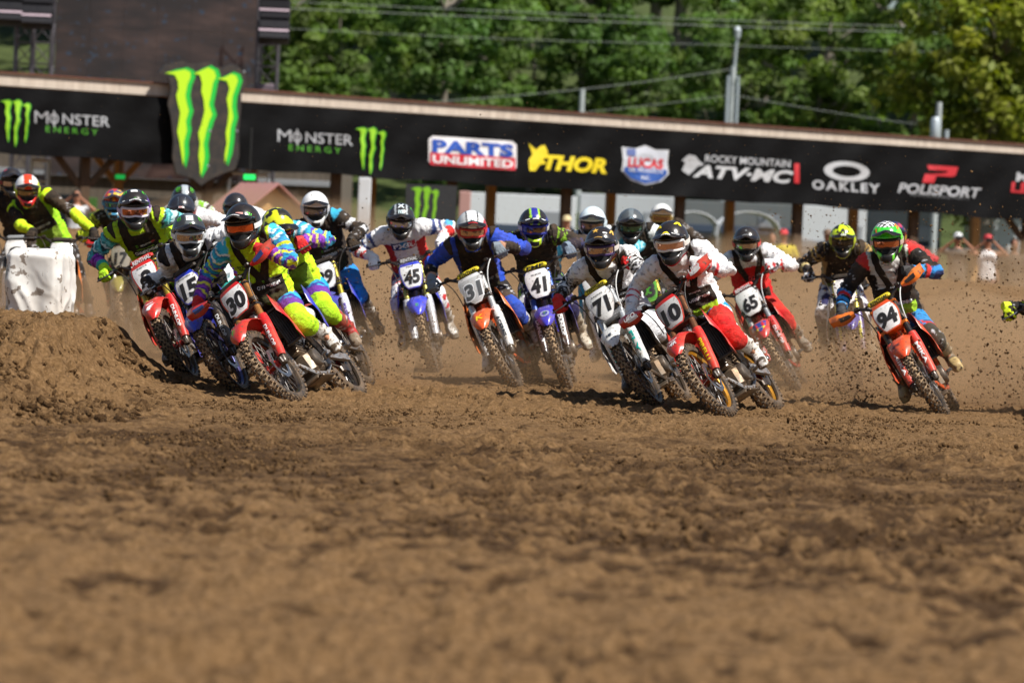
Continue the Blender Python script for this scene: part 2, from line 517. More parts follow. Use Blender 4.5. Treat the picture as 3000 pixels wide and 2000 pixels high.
BIKE = {}        # name -> mesh
def build_bike_parts():
    B = BIKE
    fw = wheel_parts(0, .347, .347, .268, .092, 34, True)
    rw = wheel_parts(-1.48, .335, .335, .242, .122, 30, False)
    for k, v in fw.items(): B['front_' + k] = v
    for k, v in rw.items(): B['rear_' + k] = v
    for s, nm in ((1, 'L'), (-1, 'R')):
        m = MB(); y = s * .098
        m.tube([fork(.36, y), fork(.40, y), fork(.41, y), fork(.60, y), fork(.61, y), fork(.90 - SINK, y)], [.029, .030, .0285, .0285, .0275, .0265], 14, 0)
        m.tube([fork(.02, y), fork(.38, y)], .0235, 12, 1)
        m.tube([fork(-.035, y), fork(-.02, y), fork(.06, y), fork(.11, y)], [.02, .03, .031, .026], 12, 2)
        m.box(.0, y, .347, .075, .035, .06, 2, ch=.008)
        m.tube([fork(.90 - SINK, y), fork(.912 - SINK, y)], [.024, .018], 12, 2)
        if s > 0:        # brake caliper and its bracket
            p = fork(.10, y - .02, -.09); m.box(p.x, .07, p.z, .06, .05, .10, 2, rot=Matrix.Rotation(-RAKE, 3, 'Y'), ch=.01)
        m.tube([fork(.62, y, 0), fork(.66, y, 0)], .037, 12, 2)
        B['fork_leg' + nm] = m.mesh('fork_leg', 3)
        g = MB(); G = []
        for i in range(9):
            t = .035 + .43 * i / 8
            wid = [.030, .036, .038, .038, .040, .042, .043, .041, .036][i]
            row = []
            for j in range(9):
                q = math.radians(-100 + 200 * j / 8)
                row.append(fork(t, y + s * .006, .004) + FN * (math.cos(q) * .036) + Vector((0, math.sin(q) * wid, 0)))
            G.append(row)
        g.shell(G, .0035)
        B['fork_guard' + nm] = g.mesh('fork_guard')
    m = MB()
    for t, hh in ((.64 - SINK, .045), (.87 - SINK, .035)):
        p = fork(t); m.box(p.x - .015, 0, p.z, .085, .255, hh, 0, rot=Matrix.Rotation(-RAKE, 3, 'Y'), ch=.01)
    m.tube([fork(.62 - SINK, 0, -.03), fork(.90 - SINK, 0, -.03)], .024, 10)
    for s in (-1, 1): m.box(fork(.89 - SINK).x, s * .05, fork(.89 - SINK).z, .05, .03, .06, 0, rot=Matrix.Rotation(-RAKE, 3, 'Y'), ch=.008)
    B['triple_clamp'] = m.mesh('triple_clamp')
    # front fender
    m = MB(); G = []
    secs = [(-.36, .735, .060, .02), (-.28, .790, .075, .03), (-.18, .822, .098, .038), (-.07, .840, .108, .040), (.03, .838, .106, .036), (.11, .815, .100, .030), (.17, .778, .090, .024), (.215, .735, .074, .018), (.245, .693, .052, .010), (.258, .668, .026, .004)]
    for x, z, w, dr in secs:
        row = []
        for j in range(11):
            q = -1 + 2 * j / 10
            ridge = .010 * max(0, 1 - abs(abs(q) - .45) / .25)
            row.append((x - .035 * abs(q) ** 2, q * w, z - dr * abs(q) ** 2.4 + ridge * .7))
        G.append(row)
    m.shell(G, .004)
    # rear fender tongue hanging behind the wheel
    G = []
    for i in range(5):
        t = i / 4; p = fork(.52 - .22 * t, 0, -.06 - .01 * t)
        G.append([p + Vector((-.01 * (1 - abs(q)), q * (.075 - .01 * t), 0)) for q in (-1, -.5, 0, .5, 1)])
    m.shell(G, .004)
    B['front_fender'] = m.mesh('front_fender')
    for kind in range(3):
        m = MB(); G = []
        lo = -.145 if kind == 2 else -.135
        for i in range(9):
            b = lo + (.127 - lo) * i / 8; w = plate_w(b, kind)
            G.append([plate_pt(w * q, b) for q in [-1 + j / 5 for j in range(11)]])
        m.shell(G, .004); B['number_plate%d' % kind] = m.mesh('number_plate')
        m = MB(); G = []   # printed panel on it
        for i in range(9):
            b = lo + .012 + (.085 - lo) * i / 8; w = plate_w(b, kind) - .011
            G.append([plate_pt(w * q, b, .0025) for q in [-1 + j / 5 for j in range(11)]])
        m.shell(G, .002); B['plate_panel%d' % kind] = m.mesh('plate_panel')
    # handlebar
    hb = fork(.90 - SINK, 0, .0)
    def barp(y):
        a = abs(y); k = sstep(.07, .20, a)
        return Vector((hb.x + .005 - .02 * k - .22 * max(0, a - .18), y, hb.z + .072 * k + .06 * max(0, a - .2)))
    B['_bar'] = barp
    m = MB(); m.tube([barp(y) for y in (-.41, -.3, -.22, -.18, -.14, -.10, -.06, 0, .06, .10, .14, .18, .22, .3, .41)], .0135, 8)
    m.tube([barp(-.16) + Vector((0, 0, -.002)), barp(.16) + Vector((0, 0, -.002))], .009, 8)
    for s in (-1, 1):
        p = barp(s * .285); m.box(p.x + .012, p.y, p.z, .045, .035, .04, ch=.008)
        p = barp(s * .2); m.box(p.x + .018, p.y, p.z + .015, .05, .045, .03, ch=.008)
    B['handlebar'] = m.mesh('handlebar')
    m = MB(); p = barp(.15); m.box(p.x + .004, 0, p.z + .004, .048, .22, .05, ch=.016); B['crossbar_pad'] = m.mesh('crossbar_pad')
    for s, nm in ((1, 'L'), (-1, 'R')):
        m = MB(); pts = [barp(s * y) for y in (.285, .295, .31, .34, .37, .40, .412, .42)]
        m.tube(pts, [.022, .022, .0165, .0165, .0165, .0165, .021, .019], 10); B['grip' + nm] = m.mesh('grip')
        m = MB(); q = barp(s * .28)
        m.tube([q + Vector((.03, 0, 0)), barp(s * .32) + Vector((.062, 0, -.008)), barp(s * .37) + Vector((.066, 0, -.012)), barp(s * .425) + Vector((.058, 0, -.016))], [.007, .0065, .006, .007], 6); B['lever' + nm] = m.mesh('lever')
        # handguard: a curved shield before the grip with an arm back to the bar
        m = MB(); G = []
        for i in range(9):
            y = .235 + .225 * i / 8; k = i / 8
            top, bot = .052 - .045 * (1 - k) ** 2 + .0 * k, -.030 - .030 * math.sin(math.pi * min(1, k * 1.1))
            p = barp(s * y); fx = .105 - .055 * sstep(.62, 1.0, k) + .0 - .03 * (1 - k)
            G.append([(p.x + fx - .18 * (v - .45) ** 2, p.y, p.z + bot + (top - bot) * v) for v in (0, .25, .5, .75, 1)])
        m.shell(G, .005); B['handguard' + nm] = m.mesh('handguard')
        m = MB(); G = []
        for i in range(5):
            y = .275 + .10 * i / 4; k = (y - .235) / .225
            top, bot = .052 - .045 * (1 - k) ** 2, -.030 - .030 * math.sin(math.pi * min(1, k * 1.1))
            p = barp(s * y); fx = .105 - .03 * (1 - k)
            G.append([(p.x + fx + .005 - .18 * (v - .45) ** 2, p.y, p.z + bot + (top - bot) * v) for v in (.3, .5, .7)])
        m.shell(G, .004); B['guard_panel' + nm] = m.mesh('guard_panel')
    # cables looping before the plate
    for k, (y0, y1, hi) in enumerate(((-.24, -.06, .04), (.24, .06, .03))):
        m = MB(); a = barp(y0) + Vector((.03, 0, 0)); b = fork(.60, y1 + (.07 if k else -.09), .03)
        md = (a + b) / 2 + Vector((.06, -.03 if k else .05, hi + .02))
        pts = [a * (1 - t) ** 2 + md * 2 * t * (1 - t) + b * t * t for t in [i / 10 for i in range(11)]]
        m.tube(pts, .0048, 6); B['cable%d' % k] = m.mesh('cable')
    # ---- main body
    m = MB()
    m.tube([(-.365, 0, .80), (-.335, 0, .92)], .034, 12)
    m.tube([(-.36, 0, .83), (-.44, 0, .62), (-.52, 0, .40), (-.56, 0, .33)], .024, 8)
    for s in (-1, 1):
        m.tube([(-.37, s * .035, .88), (-.55, s * .10, .82), (-.85, s * .115, .66), (-.98, s * .11, .50), (-.99, s * .10, .34)], [.026, .028, .028, .03, .026], 8)
        m.tube([(-.52, s * .02, .40), (-.60, s * .085, .275), (-.82, s * .095, .262), (-.98, s * .10, .33)], .017, 8)
        m.tube([(-.85, s * .10, .66), (-1.10, s * .085, .83), (-1.36, s * .08, .90)], .013, 6)
    B['frame'] = m.mesh('frame')
    for s, nm in ((1, 'L'), (-1, 'R')):
        m = MB(); R = Matrix.Rotation(math.radians(s * 12), 3, 'Z')
        m.box(-.455, s * .135, .70, .03, .115, .29, 0, rot=R, ch=.006)
        for k in range(6):
            m.box(-.432, s * (.088 + .019 * k), .70, .022, .005, .275, 0, rot=Matrix.Rotation(math.radians(s * 34), 3, 'Z'))
        m.box(-.437, s * .135, .852, .045, .13, .022, 0, rot=R, ch=.006); m.box(-.437, s * .135, .548, .045, .13, .022, 0, rot=R, ch=.006)
        B['radiator' + nm] = m.mesh('radiator')
        m = MB()
        rows = []   # shroud: rows along x from the tank to the leading edge: (x, z_low, z_high, y_low, y_high)
        for x, zl, zh, yl, yh in ((-.86, .83, .945, .105, .09), (-.78, .76, .965, .115, .10), (-.68, .66, .985, .135, .115), (-.58, .575, .995, .165, .135), (-.49, .52, .985, .198, .155), (-.425, .51, .955, .222, .172), (-.385, .535, .90, .228, .178), (-.37, .60, .82, .222, .182)):
            rows.append([(x, s * (yl + (yh - yl) * v + .018 * math.sin(math.pi * v)), zl + (zh - zl) * v) for v in (0, .12, .3, .5, .7, .88, 1)])
        m.shell(rows, .004, flip=(s < 0)); B['shroud' + nm] = m.mesh('shroud')
        m = MB(); rows = []
        for x, zl, zh in ((-1.42, .80, .885), (-1.32, .73, .90), (-1.2, .66, .905), (-1.08, .62, .90), (-.99, .60, .86), (-.93, .63, .80)):
            rows.append([(x, s * (.115 + .018 * math.sin(math.pi * v)), zl + (zh - zl) * v) for v in (0, .25, .5, .75, 1)])
        m.shell(rows, .004, flip=(s < 0)); B['side_panel' + nm] = m.mesh('side_panel')
        m = MB()
        m.box(-.93, s * .255, .405, .058, .11, .018, ch=.004)
        for k in range(4): m.box(-.955 + .017 * k, s * .255, .418, .005, .11, .014)
        m.tube([(-.955, s * .13, .39), (-.94, s * .21, .40)], .014, 6)
        B['footpeg' + nm] = m.mesh('footpeg')
        m = MB()
        if s > 0: m.tube([(-.83, .15, .36), (-.78, .17, .375), (-.73, .185, .39)], .007, 6); m.tube([(-.735, .175, .39), (-.735, .215, .39)], .011, 6); B['shift_lever'] = m.mesh('shift_lever')
        else: m.tube([(-.92, -.16, .34), (-.82, -.175, .345), (-.74, -.175, .365)], .008, 6); m.box(-.73, -.18, .375, .045, .035, .01); B['brake_pedal'] = m.mesh('brake_pedal')
    m = MB(); rings = []
    for x, z0, z1, w in ((-.40, .84, .955, .05), (-.46, .82, .99, .085), (-.55, .80, 1.005, .105), (-.66, .80, .99, .100), (-.74, .82, .955, .085)):
        rings.append([(x, w * math.cos(q) * (1 if abs(math.cos(q)) < .9 else .96), (z0 + z1) / 2 + (z1 - z0) / 2 * math.sin(q)) for q in [2 * math.pi * k / 14 for k in range(14)]])
    m.loft(rings); m.tube([(-.55, 0, 1.0), (-.55, 0, 1.025)], .032, 12); B['fuel_tank'] = m.mesh('fuel_tank')
    m = MB(); rings = []
    for x, z1, w, h in ((-.52, .99, .05, .03), (-.58, 1.0, .068, .05), (-.72, .965, .075, .07), (-.90, .945, .082, .085), (-1.10, .95, .082, .085), (-1.28, .965, .075, .07), (-1.40, .972, .06, .04)):
        rings.append([(x, w, z1 - h), (x, w, z1 - .022), (x, w * .8, z1 - .004), (x, w * .4, z1), (x, -w * .4, z1), (x, -w * .8, z1 - .004), (x, -w, z1 - .022), (x, -w, z1 - h)])
    m.loft(rings); B['seat'] = m.mesh('seat')
    m = MB(); G = []
    for x, z, w in ((-1.16, .90, .085), (-1.30, .925, .095), (-1.45, .945, .10), (-1.60, .965, .095), (-1.72, .985, .075), (-1.78, .998, .05)):
        G.append([(x, q * w, z - .03 * abs(q) ** 2.5) for q in (-1, -.7, -.35, 0, .35, .7, 1)])
    m.shell(G, .004); B['rear_fender'] = m.mesh('rear_fender')
    m = MB()
    m.box(-.76, 0, .385, .34, .22, .20, 0, ch=.035); m.box(-.90, 0, .46, .16, .20, .12, 0, ch=.03)
    m.box(-.645, 0, .56, .15, .16, .18, 0, rot=Matrix.Rotation(math.radians(-8), 3, 'Y'), ch=.012)
    for k in range(5): m.box(-.64, 0, .50 + .03 * k, .17, .175, .008, 0, rot=Matrix.Rotation(math.radians(-8), 3, 'Y'))
    m.box(-.635, 0, .69, .17, .15, .10, 0, ch=.02)
    m.box(-.62, 0, .27, .18, .19, .02, 0, rot=Matrix.Rotation(math.radians(25), 3, 'Y'), ch=.005)
    m.box(-.82, 0, .248, .28, .21, .016, 0, ch=.005)
    B['engine'] = m.mesh('engine')
    for s, nm in ((1, 'L'), (-1, 'R')):
        m = MB()
        m.lathe([(.078, s * .105), (.08, s * .135), (.070, s * .150), (.03, s * .156), (.012, s * .158)], 'y', (-.80 if s < 0 else -.70, 0, .395), 20)
        m.lathe([(.05, s * .105), (.052, s * .128), (.044, s * .138), (.01, s * .14)], 'y', (-.64 if s < 0 else -.86, 0, .36), 16)
        B['engine_cover' + nm] = m.mesh('engine_cover')
    m = MB()
    m.tube([(-.58, .02, .63), (-.53, .02, .62), (-.49, -.02, .56), (-.50, -.08, .50), (-.60, -.145, .52), (-.75, -.15, .60), (-.95, -.14, .66), (-1.05, -.145, .70)], .021, 10)
    m.tube([(-1.05, -.145, .70), (-1.10, -.15, .715), (-1.42, -.165, .80), (-1.45, -.166, .81)], [.025, .048, .048, .03], 12)
    B['exhaust_pipe'] = m.mesh('exhaust_pipe')
    m = MB()
    for s in (-1, 1):
        rings = []
        for x, y, z, w, h in ((-.94, .075, .405, .03, .07), (-1.05, .09, .40, .032, .085), (-1.30, .105, .36, .03, .07), (-1.52, .108, .335, .028, .055)):
            y *= s; rings.append([(x, y - w / 2, z - h / 2), (x, y + w / 2, z - h / 2), (x, y + w / 2, z + h / 2), (x, y - w / 2, z + h / 2)])
        m.loft(rings)
    m.box(-1.04, 0, .40, .08, .18, .06, ch=.01); m.tube([(-1.48, -.125, .335), (-1.48, .125, .335)], .013, 8)
    B['swingarm'] = m.mesh('swingarm')
    m = MB()
    m.lathe([(.03, .070), (.102, .070), (.106, .0715), (.106, .0755), (.102, .077), (.03, .077)], 'y', (-1.48, 0, .335), 40, closed=True)
    m.lathe([(.01, .066), (.03, .068), (.03, .079), (.01, .080)], 'y', (-.91, 0, .39), 14)
    for z0, z1 in ((.335 + .104, .39 + .032), (.335 - .104, .39 - .032)):
        m.box((-1.48 - .91) / 2, .0735, (z0 + z1) / 2, .575, .010, .016, rot=Matrix.Rotation(-math.atan2(z1 - z0, .57), 3, 'Y'))
    m.box(-1.33, .0735, .255, .09, .03, .06, ch=.01)
    B['chain'] = m.mesh('chain')

    for k in ('frame', 'radiatorL', 'radiatorR', 'shroudL', 'shroudR', 'side_panelL', 'side_panelR', 'footpegL', 'footpegR', 'shift_lever', 'brake_pedal', 'fuel_tank', 'seat', 'rear_fender', 'engine', 'engine_coverL', 'engine_coverR', 'exhaust_pipe', 'front_fender'):
        B[k].transform(Matrix.Translation((0, 0, -SINK)))

# part name, parent part (None: the bike), mesh key, turns with the bars, material keys
BIKE_TREE = [
 ('front_wheel', None, None, 1, None), ('tyre', 'front_wheel', 'front_tyre', 1, ('mud', 'rubber', 'wall')), ('rim', 'front_wheel', 'front_rim', 1, ('rim',)),
 ('spokes', 'front_wheel', 'front_spokes', 1, ('spoke',)), ('hub', 'front_wheel', 'front_hub', 1, ('hub',)), ('brake_disc', 'front_wheel', 'front_brake_disc', 1, ('steel',)),
 ('rear_wheel', None, None, 0, None), ('tyre', 'rear_wheel', 'rear_tyre', 0, ('mud', 'rubber', 'wall')), ('rim', 'rear_wheel', 'rear_rim', 0, ('rim',)),
 ('spokes', 'rear_wheel', 'rear_spokes', 0, ('spoke',)), ('hub', 'rear_wheel', 'rear_hub', 0, ('hub',)), ('brake_disc', 'rear_wheel', 'rear_brake_disc', 0, ('steel',)),
 ('fork_leg', None, 'fork_legL', 1, ('fork', 'steel', 'dark')), ('fork_leg', None, 'fork_legR', 1, ('fork', 'steel', 'dark')),
 ('fork_guard', None, 'fork_guardL', 1, ('guard',)), ('fork_guard', None, 'fork_guardR', 1, ('guard2',)),
 ('triple_clamp', None, 'triple_clamp', 1, ('clamp',)), ('front_fender', None, 'front_fender', 1, ('fender',)),
 ('number_plate', None, 'number_plate', 1, ('plate',)), ('plate_panel', 'number_plate', 'plate_panel', 1, ('panel',)),
 ('handlebar', None, 'handlebar', 1, ('bar',)), ('crossbar_pad', 'handlebar', 'crossbar_pad', 1, ('pad',)),
 ('grip', 'handlebar', 'gripL', 1, ('black',)), ('grip', 'handlebar', 'gripR', 1, ('black',)), ('lever', 'handlebar', 'leverL', 1, ('steel',)), ('lever', 'handlebar', 'leverR', 1, ('steel',)),
 ('cable', None, 'cable0', 1, ('black',)), ('cable', None, 'cable1', 1, ('cable',)),
 ('frame', None, 'frame', 0, ('frame',)), ('radiator', None, 'radiatorL', 0, ('black',)), ('radiator', None, 'radiatorR', 0, ('black',)),
 ('shroud', None, 'shroudL', 0, ('shroud',)), ('shroud', None, 'shroudR', 0, ('shroud',)), ('side_panel', None, 'side_panelL', 0, ('side',)), ('side_panel', None, 'side_panelR', 0, ('side',)),
 ('fuel_tank', None, 'fuel_tank', 0, ('black',)), ('seat', None, 'seat', 0, ('seat',)), ('rear_fender', None, 'rear_fender', 0, ('rear',)),
 ('engine', None, 'engine', 0, ('engine',)), ('cover', 'engine', 'engine_coverL', 0, ('cover',)), ('cover', 'engine', 'engine_coverR', 0, ('cover',)),
 ('exhaust_pipe', None, 'exhaust_pipe', 0, ('pipe',)), ('swingarm', None, 'swingarm', 0, ('frame',)), ('chain', None, 'chain', 0, ('dark',)),
 ('footpeg', None, 'footpegL', 0, ('steel',)), ('footpeg', None, 'footpegR', 0, ('steel',)), ('shift_lever', None, 'shift_lever', 0, ('steel',)), ('brake_pedal', None, 'brake_pedal', 0, ('steel',)),
]
GUARD_TREE = [('handguard', None, 'handguardL', 1, ('hg',)), ('handguard', None, 'handguardR', 1, ('hg',)), ('guard_panel', 'handguard', 'guard_panelL', 1, ('hgp',)), ('guard_panel', 'handguard', 'guard_panelR', 1, ('hgp',))]

def tyre_mats():
    if 'ty' in _mc: return _mc['ty']
    mt, nt, b, L = newmat('tyre_carcass'); tc = texco(nt)
    L.new(ramp(nt, noise(nt, tc, 30, 4), [(.35, (.30, .19, .10, 1)), (.55, (.42, .29, .17, 1)), (.76, (.12, .08, .05, 1))]), b.inputs['Base Color'])
    b.inputs['Roughness'].default_value = .9; L.new(bump(nt, noise(nt, tc, 90, 3), .6, .006), b.inputs['Normal'])
    m2, nt, b, L = newmat('tyre_knob'); tc = texco(nt)
    L.new(ramp(nt, noise(nt, tc, 45, 3), [(.40, (.020, .017, .015, 1)), (.62, (.20, .125, .068, 1))]), b.inputs['Base Color'])
    b.inputs['Roughness'].default_value = .85
    _mc['ty'] = (mt, m2); return _mc['ty']

def bike_matrix(cx, cy, cz, lean, yaw):
    f = Vector((-math.sin(yaw), -math.cos(yaw), 0)); l = Vector((math.cos(yaw), -math.sin(yaw), 0)); z = Vector((0, 0, 1))
    u2 = z * math.cos(lean) - l * math.sin(lean); l2 = l * math.cos(lean) + z * math.sin(lean)
    return Matrix(((f.x, l2.x, u2.x, cx), (f.y, l2.y, u2.y, cy), (f.z, l2.z, u2.z, cz), (0, 0, 0, 1)))
def steer_matrix(d):
    piv = fork(.5, 0, -.03)
    return Matrix.Translation(piv) @ Matrix.Rotation(-d, 4, FU) @ Matrix.Translation(-piv)      # d > 0 turns to the rider's right

def make_bike(sp):
    """sp: dict of the bike's colours, number and place"""
    M = bike_matrix(*sp['pos'], math.radians(sp['lean']), math.radians(sp['yaw']))
    S = steer_matrix(math.radians(sp.get('steer', 0)))
    root = empty('motocross_bike'); root.matrix_world = M
    tag(root, sp['bike_label'], 'motorcycle', 'motocross bikes racing out of the start')
    k = sp['col']
    mud, rub = tyre_mats()
    base = dict(mud=mud, rubber=rub, wall=plastic('#1d1b19', .7, .5), rim=plastic(k.get('rim', '#1c1c1e'), .3, .3, .6), spoke=plastic('#4c4e52', .5, .3, .6), hub=plastic(k.get('hub', '#2a2a2c'), .35, .3, .5),
        steel=plastic('#9a9da2', .28, .25, .9), dark=plastic('#1b1b1d', .4, .35, .3), black=plastic('#0e0e10', .55, .22), fork=plastic(k.get('fork', '#2a2a2d'), .28, .2, .6),
        guard=plastic(k.get('guard', k['main'])), guard2=plastic(k.get('guard', k['main'])), clamp=plastic(k.get('clamp', '#2b2b2e'), .35, .2, .6),
        fender=plastic(k.get('fender', k['main'])), plate=plastic(k.get('plate', '#e9e9e6')), panel=plastic(k.get('panel', '#f0f0ee'), .4, .26), bar=plastic(k.get('bar', '#26272a'), .35, .2, .5),
        pad=plastic(k.get('pad', '#141416'), .6, .15), cable=plastic(k.get('cable', '#121214'), .5, .1), frame=plastic(k.get('frame', '#6d6f72'), .45, .7, .6), shroud=plastic(k.get('shroud', k['main'])),
        side=plastic(k.get('side', '#e6e6e4'), .35, .35), seat=plastic(k.get('seat', '#161618'), .75, .3), rear=plastic(k.get('rear', k['main']), .35, .4),
        engine=plastic('#55534f', .5, .75, .6), cover=plastic(k.get('cover', '#5a5856'), .45, .5, .6), pipe=plastic('#77706a', .35, .4, .9), hg=plastic(k.get('hg', k['main'])), hgp=plastic(k.get('hgp', '#18181b'), .4, .1))
    made = {}
    kind = sp.get('plate_kind', 0)
    for name, par, key, st, mk in BIKE_TREE + (GUARD_TREE if sp.get('guards') else []):
        if key is None:
            o = empty(name, parent=root); o.matrix_local = S if st else Matrix.Identity(4); made[name] = o; continue
        if key in ('number_plate', 'plate_panel'): key += str(kind)
        o = obj(name, BIKE[key], [base[x] for x in mk], own=True)
        if par is None:
            o.parent = root; o.matrix_local = S if st else Matrix.Identity(4)
            if name == 'handguard':
                made.setdefault('handguard', []).append(o)
            else: made[name] = o
        else:
            p = made[par]
            if par == 'handguard': p = p[0] if key.endswith('L') else p[1]
            o.parent = p
    # lettering
    ink = plastic(k.get('ink', '#101012'), .5, .06)
    V, F = text_fit(sp['num'], sp.get('numw', .165) * 1.08, .146, bold=.05, shear=sp.get('shear', .16))
    V, F = subdiv_tris(V, F, .03)
    o = obj('number', flat_mesh('number', V, F, lambda x, y: plate_pt(x, y - .022, .0075)), ink, made['number_plate'])
    if sp.get('outline'):
        V, F = text_fit(sp['num'], sp.get('numw', .165) * 1.12 + .022, .166, bold=.08, shear=sp.get('shear', .16)); V, F = subdiv_tris(V, F, .03)
        obj('number_outline', flat_mesh('number_outline', V, F, lambda x, y: plate_pt(x, y - .022, .006)), plastic(sp['outline'], .5, .06), made['number_plate'])
    for s, w, h, a, b, colr in sp.get('plate_txt', ()):
        V, F = text_fit(s, w, h, bold=.02, shear=.1)
        obj('plate_lettering', flat_mesh('plate_lettering', V, F, lambda x, y: plate_pt(x + a, y + b, .0075)), flat(colr), made['number_plate'])
    if sp.get('pad_txt'):
        V, F = text_fit(sp['pad_txt'][0], .17, .034, bold=.03, shear=.15)
        p = BIKE['_bar'](.15)
        obj('pad_lettering', flat_mesh('pad_lettering', V, F, lambda x, y: (p.x + .0295, x, p.z + .004 + y)), flat(sp['pad_txt'][1]), made['handlebar'])
    # emblem on the fender: projected down onto its top
    if sp.get('fender_txt'):
        bv = BVHTree.FromPolygons([v.co[:] for v in BIKE['front_fender'].vertices], [tuple(p.vertices) for p in BIKE['front_fender'].polygons])
        for s, w, h, a, b, colr in sp['fender_txt']:
            if s == 'CLAW': V, F = claw_tris(); V = V * h
            elif s == 'POLY': V = np.array(w, float) * h; F = [tuple(range(len(V)))]
            elif s == 'WING':
                V = np.array([(-.5, -.1), (-.2, .35), (.0, .45), (.5, .5), (.1, .25), (.35, .22), (.0, .05), (.22, .0), (-.05, -.15), (.0, -.35), (-.3, -.3)]) * (w, h); F = [tuple(range(11))]
            else: V, F = text_fit(s, w, h, bold=.03, shear=.1)
            V, F = subdiv_tris(V, F, .03)
            pts = []; miss = set()
            for x, y in V:
                o0 = Vector((.6, a + x, .700 + (.19 - b) * .7 + y + .21)); h_ = bv.ray_cast(o0, Vector((-1, 0, -.45)).normalized())[0]
                if h_ is None: miss.add(len(pts))
                pts.append((h_ + Vector((.0035, 0, .0025))) if h_ else o0)
            me = bpy.data.meshes.new('emblem'); me.from_pydata([tuple(p) for p in pts], [], [f for f in F if not miss & set(f)])
            obj('emblem', me, flat(colr), made['front_fender'])
    if sp.get('guard_txt'):
        s, colr = sp['guard_txt']
        for sgn in (1, -1):
            V, F = text_fit(s, .22, .032, bold=.03, shear=0); V, F = subdiv_tris(V, F, .02)
            fn = lambda x, y: fork(.24 - x, sgn * .104 + 0, 0) + FN * (.0400 * math.cos(math.asin(max(-1, min(1, y / .044)))) + .0065) + Vector((0, y, 0))
            obj('guard_lettering', flat_mesh('guard_lettering', V, F, fn), flat(colr), [x for x in root.children if x.name.startswith('fork_guard')][0 if sgn > 0 else 1])
    if sp.get('hg_txt') and sp.get('guards'):
        for i, sgn in ((0, 1), (1, -1)):
            V, F = text_fit(sp['hg_txt'][0], .11, .036, bold=.03, shear=.2)
            bp = BIKE['_bar']
            def fn(x, y):
                p = bp(sgn * .345); return (p.x + .1085 + (0 if sgn * (x) < 0 else -.03 * abs(x)), sgn * .335 + x, p.z + y * 1.0 + .006 + .0)
            obj('guard_lettering', flat_mesh('guard_lettering', V, F, fn), flat(sp['hg_txt'][1]), made['handguard'][i])
    return root, M, S
# ------------------------------------------------------------------ people
def two_bone(a, cc, l1, l2, pole):
    d = cc - a; D = d.length
    k = max(1.0, D / ((l1 + l2) * .995)); l1 *= k; l2 *= k
    n = d.normalized(); x = (l1 * l1 - l2 * l2 + D * D) / (2 * D); h = math.sqrt(max(1e-6, l1 * l1 - x * x))
    p = pole - n * pole.dot(n); p.normalize()
    return a + n * x + p * h

def ring(cen, ax, ay, a, b, n=14, sq=2.3):
    out = []
    for k in range(n):
        q = 2 * math.pi * k / n; cs, sn = math.cos(q), math.sin(q)
        out.append(cen + ax * (a * math.copysign(abs(cs) ** (2 / sq), cs)) + ay * (b * math.copysign(abs(sn) ** (2 / sq), sn)))
    return out
def limb(mb, pts, rad, n=10, flatten=None):
    """smooth tapered limb through the joints; pts and rad per station"""
    mb.tube(pts, rad, n)
def limb_pts(a, b, cc, r0, r1, r2, r3, r4):
    """stations along two bones with a rounded joint"""
    P = []; R = []
    for t, r in ((0, r0), (.25, r0 * .65 + r1 * .35 if r0 > r1 else r1), (.55, r1), (.85, r2 * .98)):
        P.append(a.lerp(b, t)); R.append(r)
    j = b + ((b - a).normalized() - (cc - b).normalized()) * .006
    P.append(j); R.append(r2)
    for t, r in ((.15, r2 * .97), (.4, r3), (.75, r3 * .5 + r4 * .5), (1, r4)):
        P.append(b.lerp(cc, t)); R.append(r)
    return P, R

def remesh(mb, voxel, smooth=3):
    me = bpy.data.meshes.new('tmp'); me.from_pydata(mb.v, [], mb.f)
    bm = bmesh.new(); bm.from_mesh(me); bmesh.ops.recalc_face_normals(bm, faces=bm.faces); bm.to_mesh(me); bm.free()
    o = bpy.data.objects.new('tmp', me)
    md = o.modifiers.new('r', 'REMESH'); md.mode = 'VOXEL'; md.voxel_size = voxel
    def read(m2):
        V = np.empty(len(m2.vertices) * 3); m2.vertices.foreach_get('co', V)
        F = np.empty(len(m2.loops), np.int32); m2.loops.foreach_get('vertex_index', F)
        E = np.empty(len(m2.edges) * 2, np.int32); m2.edges.foreach_get('vertices', E)
        return V.reshape(-1, 3), F.reshape(-1, 4), E.reshape(-1, 2)
    V, F, E = evaluated(o, read); bpy.data.meshes.remove(me)
    deg = np.bincount(E.ravel(), minlength=len(V))[:, None].clip(1)
    for it in range(smooth * 2):
        S = np.zeros_like(V); 
        for ax in range(3):
            S[:, ax] = np.bincount(E[:, 0], V[E[:, 1], ax], len(V)) + np.bincount(E[:, 1], V[E[:, 0], ax], len(V))
        lam = .55 if it % 2 == 0 else -.50
        V = V + (S / deg - V) * lam
    return V, F
def vnormals(V, F):
    n = np.cross(V[F[:, 2]] - V[F[:, 0]], V[F[:, 3]] - V[F[:, 1]])
    N = np.zeros_like(V)
    for k in range(4):
        for ax in range(3): N[:, ax] += np.bincount(F[:, k], n[:, ax], len(V))
    return N / (np.linalg.norm(N, axis=1, keepdims=True) + 1e-12)

def seg_coord(V, a, b):
    a = np.array(a); b = np.array(b); d = b - a; L2 = d @ d
    t = np.clip(((V - a) @ d) / L2, 0, 1)
    q = V - (a + t[:, None] * d)
    return t, np.linalg.norm(q, axis=1), q

def pal(colors, idx):
    return np.array([colr[:3] for colr in colors])[idx % len(colors)]
def C3(x): return np.array(c(x)[:3]) if isinstance(x, str) else np.array(x[:3])

